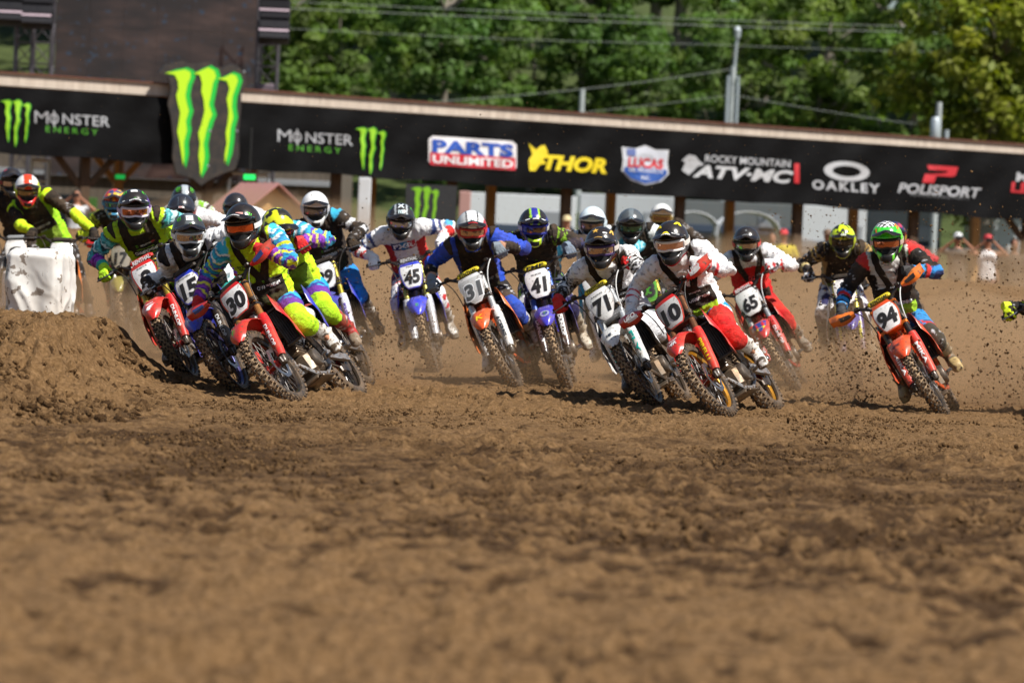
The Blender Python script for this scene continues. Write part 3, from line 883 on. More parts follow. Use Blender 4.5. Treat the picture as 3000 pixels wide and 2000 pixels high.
def paint_limb(t, q, P, zones, seed, n_dir=None):
    """zones: list of (t_end, colour | [palette, freq, wobble] ) along 0..2"""
    out = np.zeros((len(t), 3)); lo = -1; t = t + .11 * (vnoise3(P * 17 + seed, seed + 21) - .5)
    for end, spec in [(e if e < 1.99 else 9, q_) for e, q_ in zones]:
        msk = (t > lo) & (t <= end); lo = end
        if not msk.any(): continue
        if isinstance(spec, (list, tuple)) and isinstance(spec[0], (list, tuple)):
            cols, fr, wob = spec
            nz = vnoise3(P[msk] * 14 + seed, seed) * 1.3 + .6 * vnoise3(P[msk] * 34, seed + 3)
            idx = np.floor(t[msk] * fr + nz * wob).astype(int)
            out[msk] = pal([c(x) for x in cols], idx)
        else: out[msk] = C3(spec)
    return out

HELM = {}
def helmet_geo():
    """shared helmet shapes: x forward, y left, z up, centred in the head"""
    if HELM: return HELM
    naz, nel = 60, 40
    def rad(az, el):
        ca, sa, ce, se = math.cos(az), math.sin(az), math.cos(el), math.sin(el)
        d = Vector((ca * ce, sa * ce, se))
        r = 1 / math.sqrt((d.x / .142) ** 2 + (d.y / .124) ** 2 + (d.z / (.142 if d.z > 0 else .150)) ** 2)
        if ca > 0:
            w = math.exp(-(az / .62) ** 2) * math.exp(-((el + .66) / .33) ** 2)        # chin bar
            r += .072 * w
            r += .012 * math.exp(-(az / .9) ** 2) * math.exp(-((el - .33) / .16) ** 2)   # brow
            r -= .010 * math.exp(-((abs(az) - .75) / .25) ** 2) * math.exp(-((el + .5) / .25) ** 2)
        if se < -.80: r *= 1 - .18 * (-.80 - se) / .2
        return d * r
    AZ = [-math.pi + 2 * math.pi * i / naz for i in range(naz)]
    EL = [-1.18 + (math.pi / 2 + 1.18) * j / (nel - 1) for j in range(nel)]
    port = lambda az, el: abs(az) < 1.02 and (-.33 - .06 * math.cos(az * 1.5)) < el < (.26 + .02 * math.cos(az))
    V = []; meta = []; F = []
    for j, el in enumerate(EL):
        for i, az in enumerate(AZ):
            V.append(rad(az, el)); meta.append((az, el))
    for j in range(nel - 1):
        for i in range(naz):
            k = (i + 1) % naz
            ac = AZ[i] + math.pi / naz; ec = (EL[j] + EL[j + 1]) / 2
            if port(ac, ec): continue
            F.append((j * naz + i, j * naz + k, (j + 1) * naz + k, (j + 1) * naz + i))
    HELM['shell'] = (V, F, meta)
    # lining / face opening: a smaller closed head
    mb = MB(); R = []
    for el in [-1.1 + 2.6 * j / 11 for j in range(12)]:
        R.append([rad(az, el) * (.86 if abs(az) < 1.3 and -.5 < el < .4 else .90) for az in [-math.pi + 2 * math.pi * i / 24 for i in range(24)]])
    mb.loft(R); HELM['lining'] = mb.mesh('lining')
    # goggles
    mb = MB(); G = []
    for i in range(17):
        az = -.84 + 1.68 * i / 16
        nose = .055 * math.exp(-(az / .2) ** 2)
        G.append([Vector((math.cos(az) * math.cos(el), math.sin(az) * math.cos(el) * .94, math.sin(el))) * .1335 for el in [(-.27 + nose) + (.43 - nose) * v / 6 for v in range(7)]])
    mb.shell(G, .003); HELM['lens'] = mb.mesh('lens')
    mb = MB(); bo = []; bi = []
    loop = [(az, 1) for az in np.linspace(-.90, .90, 17)] + [(az, 0) for az in np.linspace(.90, -.90, 17)]
    P0 = []; 
    for az, up in loop:
        nose = .06 * math.exp(-(az / .2) ** 2)
        el = .185 if up else -.30 + nose
        P0.append(Vector((math.cos(az) * math.cos(el), math.sin(az) * math.cos(el) * .94, math.sin(el))) * .132)
    P0.append(P0[0]); mb.tube(P0, .0105, 6); HELM['goggle_frame'] = mb.mesh('goggle_frame')
    for s in (-1, 1):
        mb = MB(); G = []
        for i in range(8):
            az = s * (.86 + 1.25 * i / 7)
            G.append([rad(az, el - .02) * 1.022 for el in (-.15, -.08, 0, .06, .12)])
        mb.shell(G, .003, flip=(s > 0))
        HELM['strap%d' % s] = mb.mesh('strap')
    # visor (peak)
    mb = MB(); G = []; vm = []
    for i in range(15):
        u = -1 + 2 * i / 14; az = u * 1.12
        base = rad(az, .62 - .30 * u * u) * 1.012
        tip_x = .215 - .055 * abs(u) ** 2.2; tip = Vector((tip_x, u * .104, .098 - .040 * abs(u) ** 2 + .008 * math.cos(u * 6)))
        row = []
        for v in range(7):
            w = v / 6; p = base.lerp(tip, w); p.z += .020 * math.sin(math.pi * w) * (1 - .6 * u * u)
            row.append(p); vm.append((u, w))
        G.append(row)
    mb.shell(G, .005); HELM['visor'] = (mb.v, mb.f, vm)
    # mouth vent
    mb = MB(); G = []
    for az in (-.22, -.11, 0, .11, .22):
        G.append([rad(az, el) * 1.008 for el in (-.62, -.57, -.52, -.47)])
    mb.shell(G, .004); HELM['vent'] = mb.mesh('vent')
    HELM['rad'] = rad
    return HELM

def make_helmet(root, R, cen, hs, seed):
    """hs: colours of the helmet. R: 3x3 orientation; cen: world centre"""
    H = helmet_geo(); k = 1.0 * hs.get('size', 1.0) * 1.05
    M = Matrix.Translation(cen - root.location) @ R.to_4x4() @ Matrix.Diagonal((k, k, k, 1))
    V, F, meta = H['shell']
    me = bpy.data.meshes.new('helmet'); me.from_pydata([tuple(v) for v in V], [], F); autosmooth(me, 50)
    mt = np.array(meta); az, el = mt[:, 0], mt[:, 1]; P = np.array([tuple(v) for v in V])
    C = np.tile(C3(hs['base']), (len(V), 1))
    def setc(m, x): C[m] = C3(x)
    if 'top' in hs: setc((np.abs(P[:, 1]) < hs.get('topw', .032)) & (el > .3), hs['top'])
    if 'edge' in hs:
        w = hs.get('topw', .032); setc((np.abs(np.abs(P[:, 1]) - w) < .006) & (el > .3), hs['edge'])
    if 'side' in hs: setc((np.abs(az) > .9) & (np.abs(az) < 2.5) & (el < .75 - .3 * np.abs(az - 1.6)) & (el > -.55), hs['side'])
    if 'chin' in hs: setc((np.abs(az) < 1.0) & (el < -.30), hs['chin'])
    if 'chin2' in hs: setc((np.abs(az) < .34) & (el < -.40), hs['chin2'])
    if 'low' in hs: setc((el < -.62), hs['low'])
    if 'camo' in hs:
        n = vnoise3(P * 24 + seed, seed) ; setc((n > .52) & (el > -.2), hs['camo'])
    if 'fleck' in hs:
        n = vnoise3(P * 38 + seed, seed + 5); setc((n > .66), hs['fleck'])
    if 'check' in hs:
        ck = (np.floor(P[:, 1] / .022) + np.floor(P[:, 0] / .022)).astype(int) % 2
        m = (el > .95) & (np.abs(P[:, 1]) < .1); C[m & (ck == 0)] = C3('#f4f4f4'); C[m & (ck == 1)] = C3('#111111')
    set_cols(me, C)
    hel = obj('helmet', me, gloss_mat(), root); hel.matrix_local = M
    md = hel.modifiers.new('thick', 'SOLIDIFY'); md.thickness = .012; md.offset = -1
    obj('lining', H['lining'], flat('#0d0d0e', .8), hel)
    gf = hs.get('goggle', '#17171a')
    obj('goggle_frame', H['goggle_frame'], plastic(gf, .4, .06), hel, own=True)
    obj('lens', H['lens'], lens_mat(hs.get('lens', '#6a6a70')), hel, own=True)
    for q in (-1, 1): obj('strap', H['strap%d' % q], plastic(hs.get('strap', '#e4e4e2'), .7, .1), hel, own=True)
    obj('vent', H['vent'], flat('#0b0b0c', .6), hel)
    Vv, Fv, vm = H['visor']
    me = bpy.data.meshes.new('visor'); me.from_pydata([tuple(v) for v in Vv], [], Fv); autosmooth(me, 45)
    vm2 = np.array(vm + vm); u, w = vm2[:, 0], vm2[:, 1]
    C = np.tile(C3(hs.get('visor', hs['base'])), (len(Vv), 1)); PV = np.array([tuple(v) for v in Vv])
    if 'vtop' in hs: C[np.abs(u) < hs.get('vw', .3)] = C3(hs['vtop'])
    if 'vedge' in hs: C[np.abs(np.abs(u) - hs.get('vw', .3)) < .08] = C3(hs['vedge'])
    if 'vside' in hs: C[np.abs(u) > .72] = C3(hs['vside'])
    if 'vtip' in hs: C[w > .68] = C3(hs['vtip'])
    if 'camo' in hs: C[vnoise3(PV * 24 + seed, seed) > .55] = C3(hs['camo'])
    if 'fleck' in hs: C[vnoise3(PV * 38 + seed, seed + 5) > .66] = C3(hs['fleck'])
    C[len(vm):] = C3('#0c0c0d')
    # the upper sheet is the one printed: find which half faces up
    set_cols(me, C)
    vis = obj('visor', me, gloss_mat(), hel)
    if hs.get('emblems'):
        bv = BVHTree.FromPolygons([tuple(v) for v in Vv] , [tuple(f) for f in Fv])
        sv = BVHTree.FromPolygons([tuple(v) for v in V], F)
        for s, wd, ht, a, b, colr in hs['emblems']:
            """a: sideways, b: height on the front seen from ahead and above (0 visor tip .. 1 crown)"""
            if s == 'CLAW': V2, F2 = claw_tris(); V2 = V2 * ht
            elif s == 'STAR':
                V2 = np.array([(ht * (.5 if i % 2 == 0 else .21) * math.sin(math.pi * i / 5), ht * (.5 if i % 2 == 0 else .21) * math.cos(math.pi * i / 5)) for i in range(10)]); F2 = [tuple(range(10))]
            elif s == 'BAR': V2 = np.array([(-wd / 2, -ht / 2), (wd / 2, -ht / 2), (wd / 2, ht / 2), (-wd / 2, ht / 2)]); F2 = [(0, 1, 2, 3)]
            elif s == 'CHEVRON': V2 = np.array([(-.5, -.5), (-.2, -.5), (0, -.1), (.2, -.5), (.5, -.5), (.15, .5), (-.15, .5)]) * (wd, ht); F2 = [tuple(range(7))]
            else: V2, F2 = text_fit(s, wd, ht, bold=.03)
            V2, F2 = subdiv_tris(V2, F2, .02)
            dirv = Vector((-.62, 0, -.78)).normalized(); up = Vector((-.78, 0, .62)).normalized()
            org = Vector((.215, 0, .11)) + up * (b * .26); pts = []
            miss = set()
            for x, y in V2:
                o0 = org + Vector((0, a + x, 0)) + up * y - dirv * .4
                best = None
                for t in (bv, sv):
                    h_ = t.ray_cast(o0, dirv)
                    if h_[0] is not None and (best is None or h_[3] < best[1]): best = (h_[0], h_[3])
                if best is None or best[1] > .62: miss.add(len(pts))
                pts.append((best[0] if best else o0 + dirv * .4) - dirv * .0035)
            m3 = bpy.data.meshes.new('emblem'); m3.from_pydata([tuple(p) for p in pts], [], [f for f in F2 if not miss & set(f)])
            obj('emblem', m3, flat(colr), hel)
    return hel

GLOVE = {}
def glove_geo():
    """a gloved hand closed on a grip. local: x = towards the fingers' front (forward of the bar), y = along the bar (outwards), z = up; grip axis at the origin. left hand"""
    if GLOVE: return GLOVE
    mb = MB()
    # palm and back of the hand, from the wrist behind the bar to the knuckles above it
    rings = []
    for x, z, w, h in ((-.085, .020, .030, .024), (-.06, .028, .036, .024), (-.03, .036, .041, .023), (0, .037, .043, .020), (.018, .030, .042, .015)):
        rings.append(ring(Vector((x, 0, z)), Vector((0, 1, 0)), Vector((.25, 0, 1)).normalized(), w, h, 12))
    mb.loft(rings)
    for i, (y, k) in enumerate(((-.033, .95), (-.011, 1.05), (.011, 1.0), (.032, .82))):
        pts = [(.005, y, .036), (.026 * k + .004, y, .034), (.041 * k, y * 1.02, .016), (.043 * k, y * 1.02, -.006), (.030 * k, y, -.024), (.010 * k, y, -.028)]
        mb.tube(pts, [.0112, .0112, .0108, .0102, .0096, .008], 8)
    mb.tube([(-.045, -.036, .020), (-.03, -.045, .0), (-.008, -.040, -.022), (.014, -.032, -.030)], [.0145, .0135, .012, .0095], 8)
    V, F = remesh(mb, .0060, 1)
    GLOVE['L'] = (V, F); GLOVE['R'] = (V * np.array([1, -1, 1]), F[:, ::-1])
    return GLOVE

def make_rider(sp, M, S):
    """sp: rider spec; M: bike matrix; S: steering matrix"""
    rs = sp['rider']; seed = sp['seed']; far = sp.get('far', False)
    vox = .0165 if far else .0118
    bp = BIKE['_bar']
    W = lambda p: M @ Vector(p)
    D3 = lambda d: (M.to_3x3() @ Vector(d))
    grip = {s: M @ (S @ bp(s * .345)) for s in (1, -1)}
    gax = {s: (M.to_3x3() @ (S.to_3x3() @ (bp(s * .42) - bp(s * .32)))).normalized() for s in (1, -1)}
    fwd = D3((1, 0, 0)); lat = D3((0, 1, 0)); upb = D3((0, 0, 1)); Z = Vector((0, 0, 1))
    seat = rs.get('seat', (-.80, 0, 1.02)); seat = (seat[0] - .10, seat[1], seat[2] - SINK)
    pel = W(seat)
    # head: along the sight line of the photograph at the distance that fits the back's length
    d = ray(*sp['head']); L = rs.get('back', .74); o = CAMV - pel
    b = o.dot(d); cc = o.dot(o) - L * L; disc = b * b - cc
    tt = -b - math.sqrt(disc) if disc > 0 else -b
    head = CAMV + d * tt
    hf = (CAMV - head); hf.z = 0; hf.normalize()
    hy, hp, hr = [math.radians(x) for x in rs.get('look', (0, 12, 0))]
    hR = Matrix.Rotation(hy, 3, 'Z') @ Matrix((hf, Z.cross(hf), Z)).transposed() @ Matrix.Rotation(hp, 3, 'Y') @ Matrix.Rotation(hr, 3, 'X')
    neck = head + hR @ Vector((-.075, 0, -.135))
    # trunk frame
    spine = neck - pel; st = spine.normalized()
    gl = (grip[1] - grip[-1]).normalized()
    ls = (gl * .55 + lat * .15 + Vector((1, 0, 0)) * .35); ls = (ls - st * ls.dot(st)).normalized()
    lp = (lat * .8 + ls * .2); lp = (lp - st * lp.dot(st)).normalized()
    frontv = st.cross(-ls).normalized()
    if frontv.dot(fwd) < 0 and frontv.dot(-Vector(d)) < 0: frontv = -frontv
    backv = -frontv
    base = Vector((pel.x, pel.y, 0))
    root = empty('person', base); tag(root, sp['rider_label'], 'person', 'motocross riders in the pack')
    def spt(t): return pel + spine * t + backv * (.085 * math.sin(math.pi * min(1, t * .95)))
    sh = {s: spt(.91) + ls * (s * .198) + frontv * .01 for s in (1, -1)}
    hipc = pel - st * .02
    hip = {s: hipc + lp * (s * .095) - st * .02 + frontv * .01 for s in (1, -1)}
    el = {}; wr = {}; kn = {}; an = {}; peg = {}
    back_hand = {}
    for s in (1, -1):
        g = grip[s]; ax = gax[s]
        toel = (sh[s] - g)
        bx = toel - ax * toel.dot(ax); bx.normalize()         # from the grip back towards the shoulder
        bx = (bx * .75 - fwd * .45 + upb * .25); bx = (bx - ax * bx.dot(ax)).normalized()
        back_hand[s] = bx
        w = g + bx * .075 + ax.cross(bx * s).normalized() * 0
        upv = ax.cross(bx) * (1 if (ax.cross(bx)).dot(upb) > 0 else -1)
        w = w + upv * .028
        wr[s] = w
        pole = (lat * .5 + Vector((.5, 0, 0))) * (s * rs.get('elbow', 1.0)) - fwd * .25 + upb * rs.get('elup', -.35) - Z * .15
        if s < 0: pole = (lat * .28 + Vector((.28, 0, 0))) * (s * rs.get('elbow', 1.0)) - fwd * .3 - Z * .45
        el[s] = two_bone(sh[s], w, .305, .270, pole)
        pg = W((-.93, s * .235, .40 - SINK)); peg[s] = pg
        an[s] = pg + upb * .115 - fwd * .045
        kpole = (fwd + Z * .9 + upb * .2 - lat * .08) if s < 0 else (fwd + upb * .45 + lat * rs.get('knee', -.05))
        if s in rs.get('leg', {}):       # a free leg: ankle given in the bike's frame
            an[s] = W(rs['leg'][s])
        kn[s] = two_bone(hip[s], an[s], .44, .43, kpole)
    # ---- inner body: one continuous skin-coloured figure
    bm_ = MB()
    def torso(mb, g, top=True):
        prof = [(-.10, .130, .095), (0.0, .162, .112), (.16, .158, .110), (.34, .150, .105), (.52, .166, .116), (.70, .184, .120), (.84, .178, .105), (.93, .128, .082), (.985, .078, .068)]
        R = []
        for t, a, bb in prof:
            k = min(1, max(0, t)); lv = (lp * (1 - k) + ls * k); tg = (spt(min(1, t + .08)) - spt(max(-.1, t - .08))).normalized()
            lv = (lv - tg * lv.dot(tg)).normalized(); fv = tg.cross(lv).normalized()
            R.append(ring(spt(t), lv, fv, a + g, bb + g, 16, 2.5))
        mb.loft(R)
        return R
    torso(bm_, -.012)
    bm_.tube([spt(.9), neck, head - hR @ Vector((0, 0, .02))], [.06, .056, .06], 10)
    bm_.loft([ring(head + hR @ Vector((-.01, 0, z)), hR @ Vector((1, 0, 0)), hR @ Vector((0, 1, 0)), a, bb, 12, 2) for z, a, bb in ((-.10, .045, .045), (-.07, .075, .06), (0, .088, .072), (.06, .08, .068), (.10, .04, .035))])
    for s in (1, -1):
        P, R = limb_pts(sh[s], el[s], wr[s], .058, .048, .040, .038, .028); bm_.tube(P, R, 8)
        P, R = limb_pts(hip[s], kn[s], an[s], .088, .074, .055, .052, .036); bm_.tube(P, R, 8)
        bm_.tube([an[s], an[s] + fwd * .08 - upb * .05], [.035, .03], 8)
    V, F = remesh(bm_, .042, 2)
    me = np_mesh('body', V - np.array(base), F); obj('body', me, plastic(rs.get('skin', '#b07a5c'), .6, 0, 0, 0), root)
    # ---- jersey
    mb = MB(); torso(mb, .026)
    for s in (1, -1):
        mb.tube([spt(.80) + ls * (s * .08), sh[s], sh[s].lerp(el[s], .15)], [.10, .092, .082], 10)
        P, R = limb_pts(sh[s], el[s], wr[s].lerp(el[s], .06), .083, .069, .061, .056, .044); mb.tube(P, R, 10)
    V, F = remesh(mb, vox, 3)
    N = vnormals(V, F)
    segs = [(pel, neck)] + [(sh[1], el[1]), (el[1], wr[1]), (sh[-1], el[-1]), (el[-1], wr[-1])]
    dd = np.stack([seg_coord(V, a, b2)[1] / r for (a, b2), r in zip(segs, (.15, .07, .05, .07, .05))], 1)
    tt_ = np.stack([seg_coord(V, a, b2)[0] for a, b2 in segs], 1)
    which = dd.argmin(1)
    arm = np.zeros(len(V), int); arm[(which == 1) | (which == 2)] = 1; arm[(which == 3) | (which == 4)] = -1
    ta = np.where((which == 2) | (which == 4), 1, 0) + np.take_along_axis(tt_, which[:, None], 1)[:, 0]
    rel = V - np.array(pel); h = (rel @ np.array(st)) / spine.length
    lf = (V - np.array(spt(.6))) @ np.array(ls); ff = (V - np.array(spt(.6))) @ np.array(frontv)
    # folds: along limbs near joints, across the waist
    loc = np.where(arm[:, None] != 0, np.stack([ta * 9.0, lf * 6, ff * 6], 1), np.stack([h * 11, lf * 9, ff * 9], 1))
    nz = (1 - np.abs(2 * vnoise3(loc * 1.3 + seed * 3.1, seed) - 1)) ** 2.2 - .35 + .40 * ((1 - np.abs(2 * vnoise3(loc * 2.9 + 7, seed + 1) - 1)) ** 2 - .35)
    amp = np.where(arm != 0, .016 + .010 * np.exp(-((ta - 1) / .35) ** 2), .014 + .016 * np.exp(-((h - .25) / .2) ** 2))
    V = V + N * (nz * amp)[:, None]
    j = rs['jersey']; C = np.tile(C3(j['torso']), (len(V), 1))
    if 'side' in j: C[(np.abs(lf) > .115) & (arm == 0) & (h < .75)] = C3(j['side'])
    if 'pat' in j:
        cols, fr, wob = j['pat']; mk = arm == 0
        C[mk] = pal([c(x) for x in cols], np.floor(h[mk] * fr + vnoise3(V[mk] * 8 + seed, seed) * wob + 50).astype(int))
    if 'yoke' in j: C[(arm == 0) & (h > .80)] = C3(j['yoke'])
    if 'halfR' in j: C[(arm == 0) & (lf < -.02) & (lf > -.14)] = C3(j['halfR'])
    for s in (1, -1):
        z = j.get('armL') if s == 1 and 'armL' in j else j.get('armR') if s == -1 and 'armR' in j else j['arm']
        mk = arm == s; C[mk] = paint_limb(ta[mk], None, V[mk] - np.array(base), z, seed)
    lum = C.mean(1); fk = (vnoise3((V - np.array(base)) * np.array([34, 34, 70]) + seed, seed + 31) > .77) & (vnoise3((V - np.array(base)) * 6 + seed, seed + 33) > .48)   # scattered small print
    C[fk & (lum > .35)] *= np.array([.45, .45, .5]); C[fk & (lum <= .08)] = np.array([.35, .36, .38])
    if 'shoulder' in j:
        C[(arm != 0) & (ta < .13)] = C3(j['shoulder'])
    me = np_mesh('jersey', V - np.array(base), F); set_cols(me, C)
    jo = obj('jersey', me, cloth_mat(), root)
    jersey_bvh = BVHTree.FromPolygons([tuple(v) for v in V], [tuple(f) for f in F])
    # ---- vest over it: front and back panel, straps
    topo = jersey_bvh
    if 'vest' in rs:
        v = rs['vest']; N2 = vnormals(V, F)
        side = np.abs(lf)
        if v.get('straps'):
            lc = .022 + .095 * np.clip((h - .45) / .45, 0, 1)
            mk = (arm == 0) & (h > .1) & (((np.abs(side - lc) < .036) & (h > .40) & (ff > 0)) | ((np.abs(side - .10) < .035) & (h > .4) & (ff <= 0)) | ((h > .1) & (h < v.get('bib', .5)) & (side < .15)))
        else:
            neckcut = .86
            mk = ((arm == 0) & (h > .12) & (side < .150) & ~((h > neckcut) & (side < .062) & (ff > 0))) | ((arm != 0) & (ta < .02))
        fm = mk[F].all(1)
        used = np.unique(F[fm]); mp = -np.ones(len(V), int); mp[used] = np.arange(len(used))
        Vv = V[used] + N2[used] * .007
        Fv = mp[F[fm]]
        ed = np.sort(np.concatenate([Fv[:, [0, 1]], Fv[:, [1, 2]], Fv[:, [2, 3]], Fv[:, [3, 0]]]), 1)
        ed, ct = np.unique(ed, axis=0, return_counts=True); be = ed[ct == 1]; bvx = np.unique(be)
        for it in range(8):          # even out the cut edge
            S_ = np.zeros_like(Vv); dg_ = np.bincount(be.ravel(), minlength=len(Vv))[:, None].clip(1)
            for ax_ in range(3): S_[:, ax_] = np.bincount(be[:, 0], Vv[be[:, 1], ax_], len(Vv)) + np.bincount(be[:, 1], Vv[be[:, 0], ax_], len(Vv))
            Vv[bvx] += ((S_ / dg_) - Vv)[bvx] * .5
        Vv[bvx] += N2[used][bvx] * .003
        me = np_mesh('race_vest', Vv - np.array(base), Fv)
        C = np.tile(C3(v['top']), (len(used), 1)); hh = h[used]; ll = lf[used]
        if 'low' in v: C[hh < v.get('lowh', .42)] = C3(v['low'])
        if 'sidec' in v: C[(np.abs(ll) > .118) & (hh < .62)] = C3(v['sidec'])
        set_cols(me, C); vo = obj('race_vest', me, cloth_mat(), root)
        md = vo.modifiers.new('thick', 'SOLIDIFY'); md.thickness = .006; md.offset = -1
        topo = BVHTree.FromPolygons([tuple(p) for p in Vv] + [tuple(p) for p in V], [tuple(f) for f in Fv] + [tuple(f + len(Vv)) for f in F])
    # ---- print on the chest: (text, width, height, sideways, along the back 0..1, colour)
    for s, wd, ht, a, b2, colr in rs.get('chest', ()):
        if s == 'CLAW': V2, F2 = claw_tris(); V2 = V2 * ht
        elif s == 'BAR': V2 = np.array([(-wd / 2, -ht / 2), (wd / 2, -ht / 2), (wd / 2, ht / 2), (-wd / 2, ht / 2)]); F2 = [(0, 1, 2, 3)]
        else: V2, F2 = text_fit(s, wd, ht, bold=.03)
        V2, F2 = subdiv_tris(V2, F2, .025)
        org = pel + spine * b2; pts = []; tg = (spt(min(1, b2 + .08)) - spt(max(0, b2 - .08))).normalized(); fv = ls.cross(tg) ; fv = fv if fv.dot(frontv) > 0 else -fv
        ok = True
        for x, y in V2:
            o0 = org + ls * (a + x) + tg * y + fv * .5
            h_ = topo.ray_cast(o0, -fv)[0]
            if h_ is None: ok = False; h_ = o0 - fv * .4
            pts.append(h_ + fv * (.005 if s != 'BAR' else .0035) - base)
        if ok:
            m3 = bpy.data.meshes.new('print'); m3.from_pydata([tuple(p) for p in pts], [], F2); obj('chest_print', m3, flat(colr, .7), root)
    # ---- pants
    mb = MB()
    R = []
    for t, a, bb in ((-.16, .10, .085), (-.10, .150, .115), (0, .172, .125), (.10, .166, .120), (.20, .155, .112)):
        R.append(ring(spt(t) if t >= 0 else pel + st * (spine.length * t), lp, lp.cross(st).normalized(), a, bb, 16, 2.4))
    mb.loft(R)
    for s in (1, -1):
        P, R = limb_pts(hip[s], kn[s], an[s].lerp(kn[s], .50), .124, .106, .096, .084, .064); mb.tube(P, R, 12)
    V, F = remesh(mb, vox, 3); N = vnormals(V, F)
    segs = [(pel, pel + st * .1), (hip[1], kn[1]), (kn[1], an[1]), (hip[-1], kn[-1]), (kn[-1], an[-1])]
    dd = np.stack([seg_coord(V, a, b2)[1] / r for (a, b2), r in zip(segs, (.13, .10, .08, .10, .08))], 1); tt_ = np.stack([seg_coord(V, a, b2)[0] for a, b2 in segs], 1)
    which = dd.argmin(1); leg = np.zeros(len(V), int); leg[(which == 1) | (which == 2)] = 1; leg[(which == 3) | (which == 4)] = -1
    tl = np.where((which == 2) | (which == 4), 1, 0) + np.take_along_axis(tt_, which[:, None], 1)[:, 0]
    loc = np.stack([tl * 6.5 + leg, (V @ np.array(lat)) * 4.5, (V @ np.array(fwd)) * 4.5], 1)
    nz = (1 - np.abs(2 * vnoise3(loc * 1.2 + seed, seed + 9) - 1)) ** 2.2 - .35 + .4 * ((1 - np.abs(2 * vnoise3(loc * 2.8, seed + 4) - 1)) ** 2 - .35)
    V = V + N * (nz * (.0085 + .010 * np.exp(-((tl - 1.2) / .25) ** 2)))[:, None]
    p = rs['pants']; C = np.tile(C3(p['hip']), (len(V), 1))
    for s in (1, -1):
        mk = leg == s; C[mk] = paint_limb(tl[mk], None, V[mk] - np.array(base), p['leg'], seed + 2)
    lum = C.mean(1); fk = (vnoise3((V - np.array(base)) * np.array([30, 30, 60]) + seed, seed + 41) > .74) & (vnoise3((V - np.array(base)) * 6 + seed, seed + 43) > .5)
    C[fk & (lum > .2)] *= .45; C[fk & (lum <= .06)] = np.array([.4, .4, .42])
    if 'patch' in p:
        n = vnoise3((V - np.array(base)) * 12 + seed, seed + 6); C[(n > .62) & (leg != 0) & (tl < 1.5)] = C3(p['patch'])
    me = np_mesh('pants', V - np.array(base), F); set_cols(me, C); obj('pants', me, cloth_mat(), root)
    # ---- boots
    bs = rs['boot']
    for s in (1, -1):
        a0 = an[s]; shin = (kn[s] - a0); su = shin.normalized(); L_ = shin.length
        fd = (fwd * .90 + lat * (s * .20) - upb * .26 + Vector((0, 0, -.06))).normalized()
        if s in rs.get('leg', {}): fd = (fwd * .9 + lat * s * .3).normalized()
        uf = (upb - fd * upb.dot(fd)).normalized(); lf_ = fd.cross(uf)
        mb = MB(); R = []
        for t, a, bb in ((.0, .054, .062), (.12, .055, .063), (.30, .064, .070), (.50, .074, .080), (.68, .078, .084), (.76, .076, .082)):
            R.append(ring(a0 + su * (L_ * t) - fd * .005, fd, fd.cross(su).normalized(), bb, a, 14, 2.4))
        mb.loft(R); R = []
        for x, zc, w, hh in ((-.085, -.055, .030, .050), (-.06, -.045, .042, .066), (0, -.040, .045, .075), (.06, -.055, .047, .058), (.12, -.066, .050, .046), (.17, -.072, .046, .038), (.205, -.078, .030, .028)):
            R.append(ring(a0 + fd * x + uf * zc, lf_, uf, w, hh, 14, 3.2))
        mb.loft(R)
        for x, zc, w in ((.0, -.112, .05),):   # sole
            mb.loft([ring(a0 + fd * x2 + uf * -.108, lf_, uf, w2, .012, 12, 4) for x2, w2 in ((-.09, .034), (-.05, .045), (.05, .047), (.12, .053), (.18, .047), (.212, .03))])
        for t in (.10, .30, .50):     # buckle straps standing proud
            cpt = a0 + su * (L_ * t); sd = fd.cross(su).normalized() * (1 if fd.cross(su).dot(lat) * s > 0 else -1)
            mb.tube([cpt + fd * .055 + sd * .028, cpt + sd * .068, cpt - fd * .035 + sd * .052], [.011, .013, .010], 6)
        V, F = remesh(mb, .0165 if far else .0125, 2)
        ht = (V - np.array(a0)) @ np.array(su) / L_; zs = (V - np.array(a0)) @ np.array(uf); xs = (V - np.array(a0)) @ np.array(fd)
        C = np.tile(C3(bs['main']), (len(V), 1))
        n = vnoise3((V - np.array(base)) * 20 + seed, seed + 11)
        if 'mark' in bs: C[(n > .60) & (ht > .15)] = C3(bs['mark'])
        if 'strap' in bs:
            for t in (.10, .30, .50): C[(np.abs(ht - t) < .03) & (ht > .02)] = C3(bs['strap'])
        C[zs < -.098] = C3(bs.get('sole', '#4a3a2c'))
        if 'toe' in bs: C[(xs > .10) & (zs < 0)] = C3(bs['toe'])
        me = np_mesh('boot', V - np.array(base), F); set_cols(me, C); obj('boot', me, leather_mat(), root)
    # ---- gloves
    GG = glove_geo(); gc = rs.get('glove', '#151517')
    for s in (1, -1):
        bx = back_hand[s]; ax = gax[s]; x_ = -bx; y_ = ax * 1.0; z_ = x_.cross(y_) * (1 if s > 0 else -1)
        if s > 0: Mg = Matrix((x_, y_, z_)).transposed()
        else: Mg = Matrix((x_, -y_, z_)).transposed()
        V, F = GG['L' if s > 0 else 'R']
        A = np.array(Mg); Vw = (V @ A.T) * 1.12 + np.array(grip[s]) - np.array(base)
        C = np.tile(C3(gc), (len(V), 1))
        if 'glove2' in rs: C[(vnoise3(V * 45 + seed, seed) > .56)] = C3(rs['glove2'])
        me = np_mesh('glove', Vw, F); set_cols(me, C); go = obj('glove', me, cloth_mat(), root)
        cuff = MB(); wv = wr[s]; dv = (el[s] - wv).normalized()
        cuff.tube([wv - dv * .045, wv - dv * .02, wv + dv * .02, wv + dv * .035], [.036, .041, .043, .041], 12)
        cm = cuff.mesh('cuff'); 
        for vtx in cm.vertices: vtx.co -= base
        obj('cuff', cm, plastic(gc, .8, .1, 0, 0), go)
